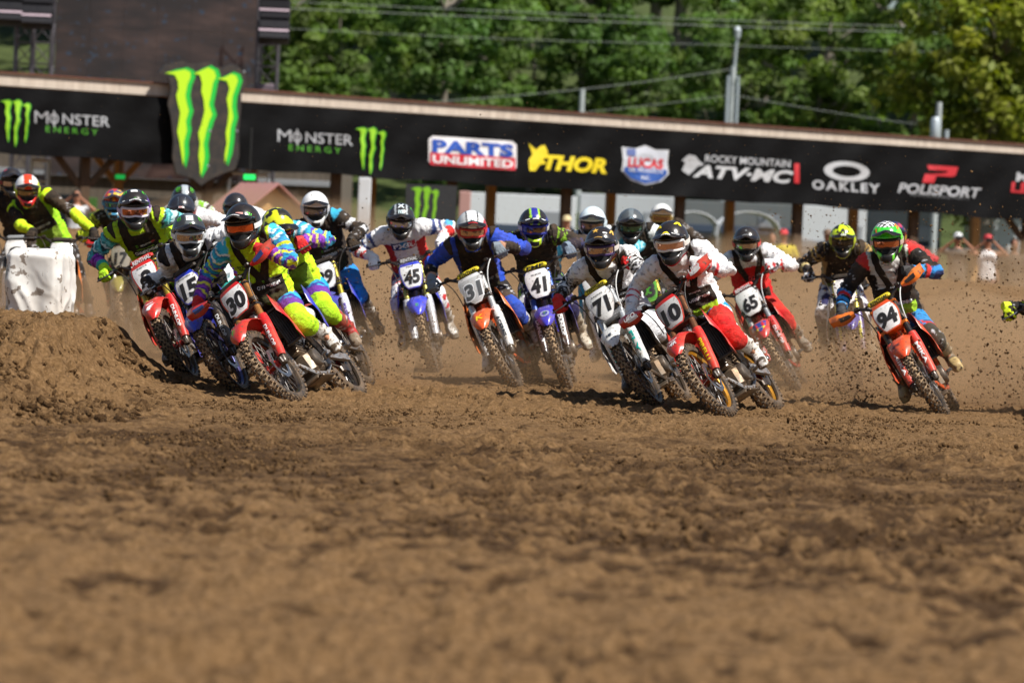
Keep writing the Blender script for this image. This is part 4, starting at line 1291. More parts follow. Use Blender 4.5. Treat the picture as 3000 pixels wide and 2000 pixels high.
    make_helmet(root, hR, head, rs['helmet'], seed)
    return root
# ------------------------------------------------------------------ ground height (large forms)
def ground_h(x, y):
    x = np.asarray(x, float); y = np.asarray(y, float)
    z = .035 * (vnoise2(x * .45 + 3, y * .16 + 1, 1) - .5) * 2 * sstep(4, 12, y) * (1 - .6 * sstep(24, 28, y) * (1 - sstep(44, 50, y)))
    # bank of pushed-up earth between the track and the pavilion
    hb = 1.17 - .016 * x + .07 * (vnoise2(x * .5, y * .1, 2) - .5) + .05 * np.exp(-((x - 2) / 1.5) ** 2)
    z = z + hb * sstep(46.5, 56.5, y) * (1 - .80 * sstep(58.5, 67, y))
    # corner mound at the left
    my = sstep(25.4, 30.2, y + .25 * (vnoise2(x * 2, y * .5, 9) - .5)) * (1 - sstep(32.9, 35.4, y))
    wob = .10 * (vnoise2(x * 3, y * 2.2, 3) - .5) + .05 * (vnoise2(x * 9, y * 7, 4) - .5)
    xx = x + .06 + wob + .05 * (30.3 - y) * .5
    mx = .24 * (1 - sstep(-3.34, -2.95, xx)) + .19 * (1 - sstep(-3.25, -2.66, xx)) + .09 * (1 - sstep(-3.0, -2.25, xx))
    z = z + mx * my
    z = z - .0004 * np.maximum(0, np.abs(x) - 60) * 0
    z = z + 15.0 * sstep(100, 215, y)            # wooded hillside far behind
    return z
def gz(x, y): return float(ground_h(np.array([x]), np.array([y]))[0])
def ground_at(u, v):
    """point of the track seen at a photo pixel (level ground)"""
    d = ray(u, v); t = -CAM_H / d.z
    p = CAMV + d * t
    for _ in range(6):
        p = CAMV + d * ((gz(p.x, p.y) - CAM_H) / d.z)
    return p

# ------------------------------------------------------------------ the riders and their bikes
LIME, CYAN, PURP, BLK, WHT, RED = '#c6ee1e', '#1fa6cf', '#7a2a9e', '#131316', '#efeff0', '#d8161f'
VEST = dict(top='#131316', low='#7ba51c', lowh=.30)
CH = [('BAR', .225, .046, 0, .56, '#0c0c0e'), ('CHAMPIONSHIP', .21, .034, 0, .56, '#f2f2f2'), ('2022  41', .09, .016, .02, .46, '#e8e8e8'), ('OUTDOOR NATIONAL', .16, .012, 0, .625, '#8fbf3a'), ('CLAW', .0, .036, -.06, .70, '#6fd022'), ('MONSTER', .10, .018, .02, .70, '#d8d8d8')]
def HON(**k): return dict(dict(main='#d3141d', fender='#d3141d', shroud='#cf131c', fork='#c98a4a', guard='#d5141e', panel='#f0f0ee', plate='#d3141d', frame='#9c9fa3', side='#e3e2df'), **k)
def YAM(**k): return dict(dict(main='#1438c4', fender='#1a3fd0', shroud='#1536b8', fork='#2d2e33', guard='#15161b', plate='#1438c4', frame='#5d6064', side='#20319f'), **k)
def KTM(**k): return dict(dict(main='#ee5a1c', fork='#d9dad8', guard='#e6e6e4', plate='#e9e9e6', frame='#e8581c', shroud='#ea561b', side='#ececea'), **k)
JZ = dict(torso=LIME, side=LIME, arm=[(.35, [['#1fa6cf', '#39c3e0', '#eef6f8', '#1785b4'], 16, 2.2]), (1.05, [['#22a5cc', '#5b3fb0', '#d6ea25', '#2a8fd0'], 15, 2.5]), (2, [['#7a2a9e', '#9a45c4', '#5a2e9a', '#e9e34a'], 15, 2.0])])
PZ = dict(hip='#2a2a80', leg=[(.45, [['#1fa6cf', '#233a9a', '#5b2a9c', '#1b8fc0'], 9, 2.5]), (.70, '#6a2a9a'), (1.8, '#b4ea20'), (2, '#b4ea20')])
R = []
def rider(**k): R.append(k)
# front row
rider(num='30', plate=(690, 868), cp=(878, 1178), lean=35, yaw=16, steer=4, head=(712, 655), col=HON(rim='#17181b', hub='#b01820', ink='#0f0f11', hg='#cf1620', hgp='#23407e'), guards=True, numw=.17,
  guard_txt=('DUNLOP', '#f1f1f1'), fender_txt=[('CLAW', 0, .075, -.028, .19, '#2fb52c'), ('WING', .07, .05, -.045, .06, '#f0f0f0')], plate_txt=[('CBF', .09, .030, -.04, .072, '#f4f4f4')], outline='#f2f2f2', panel_dark=True,
  bike_label='red dirt bike number 30 with red handguards, leaning hard beside blue number 15', rider_label='crouched rider in lime jersey and black helmet with orange goggle lens, on bike number 30',
  rider=dict(seat=(-.80, .05, 1.0), back=.76, look=(-14, 16, 8), jersey=JZ, pants=PZ, boot=dict(main='#e8e5de', mark='#2a2724', strap='#d8d5cd'), glove='#c61a20', vest=dict(top='#151518', straps=True, bib=.40, low='#2b2f16', lowh=.2),
   chest=[('BAR', .20, .038, .03, .28, '#0c0c0e'), ('CHAMPIONSHIP', .19, .030, .03, .28, '#f2f2f2'), ('SHOW', .07, .020, -.125, .68, '#1a2a1a'), ('WER', .06, .022, -.125, .63, '#1a2a1a'), ('CLAW', 0, .03, .0, .36, '#6fd022')],
   helmet=dict(base='#121317', lens='#e0632a', goggle='#0f0f11', strap='#dcdcdc', chin='#0e0f12', visor='#101114', emblems=[('CLAW', 0, .045, -.035, .20, '#4fd021'), ('CLAW', 0, .05, .075, .30, '#4fd021'), ('BAR', .10, .006, -.01, .06, '#d8d8d8'), ('BAR', .05, .014, .015, .32, '#d89a90')], size=1.08)))
rider(num='10', plate=(1965, 928), cp=(2142, 1220), lean=35, yaw=18, steer=4, head=(1968, 705), col=HON(rim='#c98a1c', fork='#8a5a3c', guard='#d5241e', hg='#d8181f', hgp='#e9e9e9', panel='#c9c9c8', hub='#8a1a1c'), guards=True, numw=.165, hg_txt=('UFO', '#f4f4f4'), guard_txt=('PIRELLI', '#f4d21c'),
  fender_txt=[('4R', .07, .045, 0, .19, '#f2f2f2'), ('TEAM', .08, .018, 0, .13, '#f2f2f2')], shear=.1,
  bike_label='red dirt bike number 10 with gold wheel rims and red handguards, leaning hard', rider_label='rider in white jersey with yellow-marked black helmet and red trousers, on bike number 10',
  rider=dict(seat=(-.82, .06, 1.0), back=.77, look=(-8, 18, 8), jersey=dict(torso='#eeeeef', side='#eeeeef', arm=[(.8, '#efeff0'), (1.25, '#efeff0'), (1.36, '#d8404a'), (1.5, '#efeff0'), (1.58, '#d8404a'), (2, '#efeff0')]),
   pants=dict(hip='#1a86c8', leg=[(.18, '#2a8fcf'), (.32, ['#d9e84a', '#1a86c8'] and '#e9e9ec'), (2, '#e02125')], patch='#b8141a'), boot=dict(main='#eceae4', mark='#33302c', strap='#dcd9d0'), glove='#e6e6e6', glove2='#c9c9cc', vest=dict(top='#131316', straps=True, bib=.44, low='#9cc41f', lowh=.2),
   chest=[('BAR', .19, .040, .04, .30, '#0c0c0e'), ('CHAMPIONSHIP', .18, .028, .04, .30, '#f2f2f2'), ('DRIVE', .13, .030, .01, .66, '#c8222c'), ('4R', .05, .022, -.03, .74, '#26262c'), ('MONSTER', .10, .014, .02, .40, '#e0e0e0')],
   helmet=dict(base='#141519', lens='#d9a890', goggle='#f0f0f0', strap='#d8cfc8', visor='#131418', side='#17171b', low='#c4203a', emblems=[('CHEVRON', .055, .028, 0, .10, '#f0d81e'), ('ALPINA', .07, .012, 0, .03, '#f2f2f2'), ('CHEVRON', .05, .04, .062, .66, '#f0d81e'), ('CHEVRON', .05, .04, -.07, .56, '#f0d81e'), ('MUC-OFF', .05, .012, .065, .12, '#f0f0f0')], size=1.07)))
rider(num='71', plate=(1765, 925), cp=(1931, 1194), lean=32, yaw=11, steer=3, head=(1762, 720), col=dict(main='#eceeee', fork='#cfd4d6', guard='#dfe4e4', plate='#e9e9ea', frame='#2a2b2e', shroud='#e8e9ea', side='#e9e9ea', pad='#e8d21e', cable='#d9d9d9', rim='#17181a', clamp='#b9bcc0'), plate_kind=2, numw=.15, pad_txt=('TWOTHREE', '#151515'), guard_txt=('FLY', '#19a79a'),
  fender_txt=[('HB', .05, .035, 0, .20, '#2a3440'), ('STAR', .03, .025, .04, .12, '#c89a3a')] and [('HB', .05, .035, 0, .20, '#2a3440')], plate_txt=[('RACING', .11, .014, 0, .085, '#2a2a2a')],
  bike_label='white dirt bike number 71 with yellow bar pad leaning left beside red number 10', rider_label='rider with gold star on black helmet, black and white striped sleeves, on bike number 71',
  rider=dict(seat=(-.82, .04, 1.0), back=.76, look=(-4, 16, 6), jersey=dict(torso='#ebebec', arm=[(.30, '#e9e9ea'), (1.7, [['#f0f0f0', '#1b1b1e', '#dedede', '#2a2a2e'], 15, 2.6]), (2, '#1a1a1c')]), pants=dict(hip='#1d2638', leg=[(.5, '#1d2638'), (.75, '#6c747e'), (2, '#eef0f4')]),
   boot=dict(main='#1b1b1d', mark='#b9b2a6', strap='#d8d2c6'), glove='#d8262a', vest=dict(top='#141417', straps=True, bib=.42), chest=[('CHAMPIONSHIP', .19, .028, .02, .24, '#f0f0f0'), ('MONSTER', .12, .018, .03, .33, '#e6e6e6'), ('WPS', .06, .022, .04, .62, '#1c3a5c'), ('Fasst', .06, .018, .0, .70, '#3a6a9a'), ('D', .02, .02, -.07, .62, '#222222')],
   helmet=dict(base='#15161a', visor='#16171b', lens='#c0a48c', goggle='#3a2a5a', strap='#d0c8c0', chin='#17171a', low='#c89a3a', emblems=[('STAR', 0, .055, -.03, .55, '#d6a84a'), ('ROCKSTAR', .06, .012, 0, .10, '#d6a84a'), ('CHEVRON', .03, .06, .085, .60, '#d6a84a'), ('BAR', .03, .012, .04, .45, '#e6e6e6')], size=1.07)))
rider(num='94', plate=(2601, 914), cp=(2772, 1219), lean=30, yaw=9, steer=2, head=(2598, 702), col=KTM(fork='#26262a', guard='#d2342a', pad='#e6d020', hg='#f47a1e', rim='#17181b', clamp='#f07a1e', cable='#e4e4e2', plate='#e8501c', main='#ea4f1c', fender='#ea4a1c', shroud='#e2461c'), guards=True, numw=.165, guard_txt=('MIKA', '#f2f2f2'), pad_txt=('RENTHAL', '#161616'), plate_kind=1,
  fender_txt=[('METTEC', .08, .03, -.03, .16, '#2a3440')], plate_txt=[('JET', .06, .018, .06, .08, '#f6f6f6')],
  bike_label='orange dirt bike number 94 with orange handguards leaning left at the right of the pack', rider_label='rider with green chequered helmet, black white and red jersey, on bike number 94',
  rider=dict(seat=(-.84, .05, 1.0), back=.76, look=(0, 15, 5), jersey=dict(torso='#d4d2ce', halfR='#e0dedb', arm=[(.12, '#d8262c'), (.95, '#16171b'), (1.25, [['#1e86d0', '#16171b', '#1e86d0', '#123a7a'], 18, 2]), (1.4, '#c8262e'), (1.8, [['#1e86d0', '#1a1a20', '#2a96dc'], 12, 2]), (2, '#1c2a3a')], shoulder='#d6242b', side='#16171b'),
   pants=dict(hip='#1f7ab8', leg=[(.62, '#1f86c8'), (.8, [['#1f86c8', '#14527e', '#c8262e'], 9, 2]), (1.35, '#3a3832'), (2, '#57503f')]), boot=dict(main='#6b5f4c', mark='#9a8a6c', toe='#b8a06c', sole='#6a5a3c'), glove='#2a2f36', vest=dict(top='#131418', straps=True, bib=.52, low='#8fb82a', lowh=.24),
   chest=[('CHAMPIONSHIP', .19, .030, .03, .23, '#f0f0f0'), ('V', .045, .055, .03, .76, '#18181c'), ('CLAW', 0, .03, .03, .45, '#6fd022'), ('AMA', .05, .02, -.02, .52, '#c8d0d8')],
   helmet=dict(base='#2fd63a', visor='#36de3a', check=True, lens='#c8744a', goggle='#16161a', strap='#c0a898', chin='#111214', side='#22b83a', low='#101114', vside='#2fd03a', fleck='#78f23a', emblems=[('SHOEI', .05, .013, 0, .03, '#101214'), ('BAR', .010, .06, -.075, .35, '#f07a2a'), ('BAR', .012, .05, .085, .55, '#f07a2a'), ('BAR', .010, .05, .07, .62, '#f07a2a')], size=1.08)))
# second row
rider(num='15', plate=(555, 865), cp=(714, 1154), lean=28, yaw=9, steer=4, head=(553, 682), col=YAM(guard='#15161b', rim='#1a2a6a', clamp='#24262a'), numw=.165, guard_txt=('DUNLOP', '#e9e9e9'), fender_txt=[('YAM', .10, .03, .0, .20, '#f0f0f0')], plate_txt=[('ROCKWELL', .12, .014, 0, .085, '#1a1a1a')], plate_kind=1,
  bike_label='blue dirt bike number 15 between red bikes number 2 and number 30', rider_label='rider in white sleeves and black vest with grey-white helmet, on blue bike number 15',
  rider=dict(seat=(-.82, .03, 1.0), back=.75, look=(6, 16, 4), elbow=.75, jersey=dict(torso='#e9e9ec', arm=[(2, '#f0f0f2')]), pants=dict(hip='#159a94', leg=[(2, '#18a69c')], patch='#0f6f78'), boot=dict(main='#dcdad4', mark='#1d1d1f', strap='#2a2a2c'), glove='#1c1c1f', glove2='#e8e8e8',
   vest=dict(top='#14141a', low='#16161a'), chest=[('CLAW', 0, .05, .02, .42, '#6fd022'), ('STAR RACING', .12, .022, .0, .62, '#c0304a'), ('YZ', .06, .03, .06, .50, '#d8d020'), ('CLAW', 0, .04, .09, .64, '#6fd022'), ('AMA', .05, .02, -.08, .62, '#d0d4da')],
   helmet=dict(base='#2c3236', visor='#2a2f33', vtop='#3b4348', lens='#b9a896', goggle='#dfe2e4', strap='#cfd4d8', chin='#d4d8da', chin2='#2a2d30', top='#5a6266', side='#22262a', emblems=[('BAR', .05, .05, 0, .52, '#e9e9e9'), ('BELL', .04, .012, 0, .53, '#b82a30'), ('CLAW', 0, .04, 0, .18, '#5fd021'), ('CLAW', 0, .05, .075, .55, '#4fb521'), ('CLAW', 0, .05, -.075, .55, '#4fb521')], size=1.06)))
rider(num='2', plate=(430, 835), cp=(570, 1119), lean=26, yaw=6, steer=2, head=(393, 609), col=HON(pad='#c8161e', panel='#f2f2f0', hub='#a81820', fork='#b9a23a'), numw=.10, guard_txt=('DUNLOP', '#f1f1f1'), pad_txt=('RENTHAL', '#f4f4f4'), fender_txt=[('WING', .10, .07, 0, .20, '#f4f4f4'), ('HONDA', .07, .016, 0, .12, '#f4f4f4')], plate_txt=[('INSTA', .10, .014, 0, .085, '#1a1a1a')],
  bike_label='red dirt bike number 2 with red bar pad, leftmost of the leaning front bikes', rider_label='rider in lime and black championship vest with turquoise striped sleeves, on bike number 2',
  rider=dict(seat=(-.86, .0, 1.06), back=.77, look=(4, 14, 4), jersey=dict(torso='#bfe622', side='#bfe622', arm=[(.12, '#b8e422'), (1.15, [['#3fb4b8', '#7ad0d4', '#2a8f98', '#c8e8ea', '#123a44'], 17, 2.0]), (1.35, [['#c9e23a', '#3fb4b8', '#8a3aa0'], 12, 2]), (1.75, [['#8a2a9e', '#a84ac0', '#5a1a7a'], 15, 1.5]), (2, '#2fae9e')]),
   pants=dict(hip='#7a2a9e', leg=[(.40, '#8a3ab0'), (2, '#bdf01c')], patch='#a8d81c'), boot=dict(main='#cfcac0', mark='#26231f', strap='#3a3630'), glove='#b6ea2a',
   vest=dict(top='#121216', low='#8fc41e', lowh=.50, sidec='#bfe622'), chest=CH + [('FLAG', .0, .0, 0, 0, RED)][:0] + [('BAR', .035, .024, .085, .70, '#b03a44')],
   helmet=dict(base='#17191c', visor='#17191c', vside='#222426', lens='#c9744a', goggle='#e4dcea', strap='#c8b8d8', side='#5a2a8a', chin='#111214', chin2='#15171a', low='#4fae2a', emblems=[('CLAW', 0, .045, 0, .17, '#5fd021'), ('MONSTER', .09, .016, 0, .06, '#e8e8e8'), ('CLAW', 0, .05, -.07, .62, '#4fd021'), ('CLAW', 0, .05, .07, .62, '#4fd021'), ('BAR', .05, .03, 0, .62, '#dadada'), ('BAR', .018, .03, -.085, .2, '#e0e0e0'), ('BAR', .018, .03, .085, .2, '#e0e0e0')], size=1.07)))
rider(num='45', plate=(1207, 828), cp=(1273, 1096), lean=13, yaw=0, steer=1, head=(1174, 642), col=YAM(fork='#a9a24a', guard='#b9bcc4', pad='#222226', fender='#1c3cd4'), numw=.155, fender_txt=[('CLAW', 0, .05, 0, .22, '#58c022'), ('BAR', 0, 0, 0, 0, '')][:1], pad_txt=('RENTHAL', '#d8d8d8'), plate_txt=[('FXR', .07, .014, 0, .085, '#222222')],
  bike_label='blue dirt bike number 45 nearly upright, throwing dirt, ridden by the white jersey', rider_label='rider in white jersey with large chest lettering and dark helmet, on blue bike number 45',
  rider=dict(seat=(-.90, .0, 1.10), back=.76, look=(2, 22, 2), elbow=2.0, jersey=dict(torso='#eeeef0', side='#c8242c', arm=[(.28, '#eeeef0'), (.42, '#2a4a8a'), (.55, '#eeeef0'), (.8, [['#2a3a7a', '#eeeef0', '#3a9ad0'], 9, 1]), (1.0, '#4aa8dc'), (1.15, '#eeeef0'), (1.65, [['#d8242c', '#eeeef0', '#d8242c'], 6, 1.5]), (2, '#eeeef0')]),
   pants=dict(hip='#dfe2ea', leg=[(.4, '#2a4a80'), (.6, [['#eeeef0', '#c8242c'], 9, 2]), (1.2, '#eeeef0'), (2, '#d8dadf')], patch='#c8323a'), boot=dict(main='#8a8276', mark='#e4e0d8', strap='#e8e4dc'), glove='#eeeef0',
   chest=[('BAR', .085, .10, -.085, .76, '#1f2f6a'), ('BAR', .075, .10, -.003, .76, '#2a80b8'), ('BAR', .075, .10, .075, .76, '#c82a3a'), ('FXR', .21, .068, -.005, .76, '#f2f2f4'), ('BAR', .22, .009, 0, .66, '#22326a')],
   helmet=dict(base='#23272b', visor='#2a2f33', lens='#b7bcc8', goggle='#15161a', strap='#4a4f56', chin='#17181b', side='#1e2225', edge='#b8c0c4', topw=.05, emblems=[('FXR', .05, .045, 0, .34, '#d8ecf0'), ('X', .06, .05, 0, .62, '#e4f0f4'), ('CLAW', 0, .04, -.09, .62, '#4fc021'), ('CLAW', 0, .04, .09, .62, '#4fc021')], size=1.06)))
rider(num='31', plate=(1386, 853), cp=(1519, 1138), lean=24, yaw=7, steer=2, head=(1381, 667), col=KTM(ink='#4a4d50', panel='#b9bbbc', pad='#e4cf1e', cable='#dadada', plate='#d9dbdc', shroud='#e8702a'), numw=.17, guard_txt=('ACERBIS', '#22303c'), pad_txt=('RENTHAL', '#151515'), plate_kind=2, fender_txt=[('CHEVRON', 0, 0, 0, 0, '')][:0] + [('K', .07, .06, 0, .18, '#e8c81e')], outline='#e6e8ea',
  bike_label='orange and white dirt bike with grey digits on plate, below the blue jersey', rider_label='rider in plain blue jersey, black vest and silver helmet between white jersey and number 41',
  rider=dict(seat=(-.84, .02, 1.04), back=.76, look=(5, 20, 4), jersey=dict(torso='#1d49b8', arm=[(1.0, '#1f4cc0'), (1.15, '#1c3f9e'), (1.8, '#141518'), (1.88, '#b88a70'), (2, '#8a9096')]), pants=dict(hip='#17181b', leg=[(.55, '#1d1d21'), (.8, '#35302f'), (2, '#1f49ac')]),
   boot=dict(main='#e6e5e0', mark='#8a8a88', strap='#d8d7d2'), glove='#74808a', vest=dict(top='#131316', low='#1a1f12', lowh=.2), chest=[('CHAMPIONSHIP', .19, .028, .01, .25, '#8a8a80'), ('BAR', .035, .024, .09, .66, '#b0444c'), ('MONSTER', .1, .014, 0, .36, '#6a6a60')],
   helmet=dict(base='#c9cccd', visor='#d9dbdb', vtop='#eceeee', vw=.42, vside='#3a3d40', side='#b8242c', lens='#c9a487', goggle='#b8222a', strap='#c82a30', chin='#8f9496', chin2='#26282b', low='#2a2c2f', top='#e9ebec', edge='#2a2d30', topw=.045, emblems=[('BAR', .05, .05, 0, .14, '#1e1f22'), ('X', .03, .03, 0, .28, '#1e1f22'), ('BAR', .075, .008, 0, .06, '#c8282e')], size=1.06)))
rider(num='41', plate=(1579, 836), cp=(1664, 1139), lean=16, yaw=2, steer=2, head=(1563, 659), col=YAM(fork='#2f56a8', guard='#241c30', pad='#e4cf1e', main='#2026b0', fender='#2028b8', shroud='#20247c', plate='#f0f0f2'), numw=.15, guard_txt=('DUNLOP', '#e9e9e9'), pad_txt=('FMF', '#151515'), fender_txt=[('CLAW', 0, .045, 0, .18, '#4a8a2a'), ('O', .09, .08, 0, .18, '#8a8fae')], plate_txt=[('SLICK', .1, .014, 0, .085, '#222222')],
  bike_label='dark blue dirt bike number 41 with yellow bar pad, beside number 71', rider_label='rider in black and green jersey with blue-striped helmet, on bike number 41',
  rider=dict(seat=(-.88, .0, 1.08), back=.76, look=(6, 18, 2), jersey=dict(torso='#16181b', arm=[(.35, [['#16181b', '#16181b', '#86b82a'], 12, 3]), (.9, '#17191d'), (1.5, [['#17191d', '#1b2a5a', '#17191d'], 8, 2]), (2, '#1a1c30')]), pants=dict(hip='#1b1f4a', leg=[(.5, [['#1b1f4a', '#86b82a', '#1b1f4a', '#e8e8ea'], 7, 2]), (.8, '#e6e8ea'), (2, '#1d2150')]),
   boot=dict(main='#9a917f', mark='#4a4236', strap='#c8bfae'), glove='#6d7f92', vest=dict(top='#15161a', low='#4a5a1c', lowh=.22), chest=[('BAR', .18, .034, 0, .36, '#2a2c26'), ('CHAMPIONSHIP', .17, .022, 0, .36, '#d0d0c8'), ('CLAW', 0, .04, .0, .62, '#5f9a22'), ('MONSTER', .09, .012, 0, .45, '#8a8a80')],
   helmet=dict(base='#15171b', visor='#16181c', vtop='#232a9a', vw=.24, vedge='#a6e22a', lens='#7a6a58', goggle='#1c2a8a', strap='#c8c8c8', side='#1d2a86', chin='#1c2464', chin2='#b8dc1e', low='#a8d41e', top='#232a9a', edge='#a6e22a', topw=.034, emblems=[('BAR', .05, .012, 0, .08, '#e8e8ec'), ('BAR', .035, .014, -.065, .14, '#dfe4e8'), ('BAR', .035, .014, .065, .14, '#dfe4e8')], size=1.06)))
rider(num='65', plate=(2197, 875), cp=(2338, 1143), lean=26, yaw=6, steer=2, head=(2187, 709), col=HON(main='#c81a22', fork='#a9acae', guard='#c8202a', panel='#eeeeec', plate='#eeeeec', rim='#2a2a2c', pad='#c8161e', cable='#cfcfcf', fender='#c9202c', frame='#b8222a'), numw=.15, guard_txt=('DUNLOP', '#e8e8e8'), pad_txt=('RENTHAL', '#f0f0f0'), fender_txt=[('POLY', [(-.5, .5), (.5, .5), (.42, -.1), (0, -.5), (-.42, -.1)], .15, 0, .16, '#2a3f8a'), ('POLY', [(-.4, -.1), (.4, -.1), (0, -.48)], .155, 0, .161, '#e8c21e'), ('POLY', [(-.45, -.2), (-.1, -.15), (-.05, .1), (-.25, .4), (-.5, .2)], .13, .0, .155, '#c8222c'), ('POLY', [(.05, .1), (.3, -.2), (.48, .1), (.3, .42), (.1, .3)], .13, .0, .155, '#c8222c')],
  bike_label='red dirt bike number 65 with white plate, just behind number 10', rider_label='rider in red jersey with white sleeves and matt black helmet, on bike number 65',
  rider=dict(seat=(-.86, .02, 1.05), back=.76, look=(0, 16, 4), jersey=dict(torso='#c8141f', arm=[(.10, '#efeff0'), (1.3, '#efeff0'), (1.6, [['#efeff0', '#c8242c', '#efeff0'], 10, 2]), (2, '#efeff0')], yoke='#d8d8da'), pants=dict(hip='#b81622', leg=[(2, '#cf2a22')], patch='#b01a20'),
   boot=dict(main='#2c2926', mark='#6a6256', strap='#8a8274'), glove='#dedee0', glove2='#c83a40', vest=dict(top='#1c1a1a', straps=True, bib=.30), chest=[('BAR', .06, .06, .0, .58, '#d84a50'), ('A', .04, .045, 0, .58, '#c8141f')],
   helmet=dict(base='#1a1b1e', visor='#1c1d20', lens='#b8a698', goggle='#18181b', strap='#c83a34', chin='#141518', side='#1e1f22', emblems=[('BAR', .07, .020, 0, .12, '#77787a'), ('UNREEL', .06, .012, 0, .12, '#1a1a1a'), ('BAR', .016, .02, 0, .48, '#6a6c6e')], size=1.05)))
rider(num='49', plate=(2477, 856), cp=(2513, 1134), lean=8, yaw=1, steer=1, head=(2468, 700), col=YAM(fork='#c8b83a', guard='#2c2a86', main='#24309c', plate='#e9e9ea', shroud='#e4e4e6', fender='#26309a', side='#e6e6e8'), numw=.15, guard_txt=('DBK', '#d8d020'), fender_txt=[('CHEVRON', 0, 0, 0, 0, '')][:0],
  bike_label='blue and white dirt bike number 49 half hidden behind flying dirt', rider_label='rider with yellow helmet and black-gold jersey on bike number 49',
  rider=dict(seat=(-.92, .0, 1.12), back=.76, look=(3, 20, 2), jersey=dict(torso='#17171a', arm=[(.3, [['#17171a', '#b89a5a', '#17171a', '#8a6f3a'], 14, 2.5]), (1.5, '#1a1b20'), (1.75, '#c8b47a'), (2, '#1a1b20')], side='#b8a070'), pants=dict(hip='#e4e4e8', leg=[(1.0, '#e6e6ea'), (2, '#33364a')], patch='#2a2d5a'),
   boot=dict(main='#9a9486', mark='#3a352e'), glove='#1c1c20', glove2='#d8d8d8', vest=dict(top='#141417', low='#5a6a2a', lowh=.2), chest=[('BAR', .21, .036, 0, .38, '#1a1a1c'), ('CHAMPIONSHIP', .20, .026, 0, .38, '#d8d8d4'), ('BAR', .035, .024, .09, .66, '#b0444c'), ('RACER X', .16, .02, 0, .29, '#d86a70')],
   helmet=dict(base='#d4ee1c', visor='#cfea1c', vtop='#1c1d1a', vw=.20, vedge='#d8f01e', lens='#2a2a2a', goggle='#1a1b18', strap='#a8b41e', chin='#4a5214', chin2='#15160f', low='#c4da1e', fleck='#23241c', emblems=[('6D', .05, .03, 0, .06, '#e8f0d8'), ('CHEVRON', .06, .05, 0, .40, '#14150f')], size=1.04)))
rider(num='29', plate=(952, 811), cp=(1042, 1089), lean=20, yaw=5, steer=2, head=(923, 607), col=YAM(fork='#b8a83a', guard='#dfe0ec', main='#2436b4', panel='#e8eaea', plate='#dfe2e8', fender='#2234b0'), numw=.165, fender_txt=[('V', .09, .07, 0, .19, '#e6e8f0')], guard_txt=('POLISPORT', '#5a3fb0'),
  bike_label='blue dirt bike number 29 behind number 30, ridden by the white helmet', rider_label='rider with glossy white helmet and black jersey with blue trousers, on bike number 29',
  rider=dict(seat=(-.90, .02, 1.08), back=.76, look=(4, 18, 3), jersey=dict(torso='#15171d', arm=[(.14, '#2fa6cc'), (.5, '#16181c'), (1.15, [['#16181c', '#d8dadc', '#16181c', '#16181c'], 8, 1.0]), (2, '#15171b')]), pants=dict(hip='#1b6ec0', leg=[(1.1, '#1f86d4'), (2, '#1c2024')]),
   boot=dict(main='#3a3632', mark='#d8d4cc'), glove='#141416', vest=dict(top='#15171d', straps=True, bib=.45, low='#1d2a1c'), chest=[('F', .05, .085, -.09, .66, '#c8d0d8'), ('X', .05, .085, -.02, .66, '#a8b8c8'), ('R', .05, .085, .06, .66, '#c8d0d8'), ('CHAMPIONSHIP', .18, .028, .03, .34, '#e6e6e6'), ('MONSTER', .10, .013, .03, .44, '#c8c8c8'), ('CLAW', 0, .025, -.04, .44, '#6fd022')],
   helmet=dict(base='#eeeeee', visor='#f1f1f1', lens='#8a8a94', goggle='#141416', strap='#c8c8cc', chin='#e2e2e0', chin2='#d4d4d2', low='#d8d8d6', emblems=[('SHOEI', .05, .013, 0, .03, '#151515')], size=1.07)))
rider(num='12', cp=(934, 1146), lean=31, yaw=14, steer=2, head=(812, 662), col=YAM(guard='#c9cbd4', shroud='#1c2fb4'), far=True,
  bike_label='blue dirt bike almost hidden behind number 30, only its side panel showing', rider_label='rider with yellow camouflage helmet and red gloves leaning behind number 30',
  rider=dict(seat=(-.86, .03, 1.02), back=.74, look=(26, 30, 6), jersey=dict(JZ, torso='#c2e822'), pants=PZ, boot=dict(main='#b81e24', mark='#d8c8c0', strap='#8a1a1e', toe='#8a7a68'), glove='#d0242a', vest=dict(top='#15151a', low='#7a9a1c', straps=True, bib=.45),
   helmet=dict(base='#dbe21e', visor='#d8e01c', camo='#1d1e18', lens='#5a5a50', goggle='#1a1a1a', strap='#b8242c', chin='#1c1d18', emblems=[('AGVISOR', .06, .014, 0, .55, '#1a1a14')], size=1.05)))
rider(num='1', cp=(1830, 1121), lean=20, yaw=5, steer=1, head=(1736, 651), far=True, col=dict(main='#e9ebec', fork='#2a86b0', guard='#d8e0e2', plate='#ececec', shroud='#dfe6ea', frame='#2a2b2e'), numw=.05, plate_kind=2,
  bike_label='white dirt bike with single digit plate, hidden behind number 71', rider_label='rider in turquoise and white jersey with pale blue helmet, behind number 71',
  rider=dict(seat=(-.90, .0, 1.10), back=.76, look=(-2, 16, 2), jersey=dict(torso='#e8eef0', arm=[(.25, '#eef2f4'), (1.8, [['#39b8d4', '#6ad0e2', '#2aa0c4', '#b8e8f0'], 13, 2]), (2, '#2a8ab0')]), pants=dict(hip='#2a9ab8', leg=[(2, '#2a9ab8')]), boot=dict(main='#d8d8d4', mark='#2a2a2a'), glove='#2a4a66',
   vest=dict(top='#131418', low='#9acc1e', lowh=.5), chest=[('AMA', .06, .03, -.05, .62, '#c8d0d8'), ('KR', .04, .02, .06, .5, '#d8d8d8')],
   helmet=dict(base='#dfeef4', visor='#e6f2f6', vtip='#36b4e4', lens='#8a7a74', goggle='#1a2a34', strap='#c8d8e0', chin='#15283a', side='#cfdbe4', low='#123048', size=1.06)))
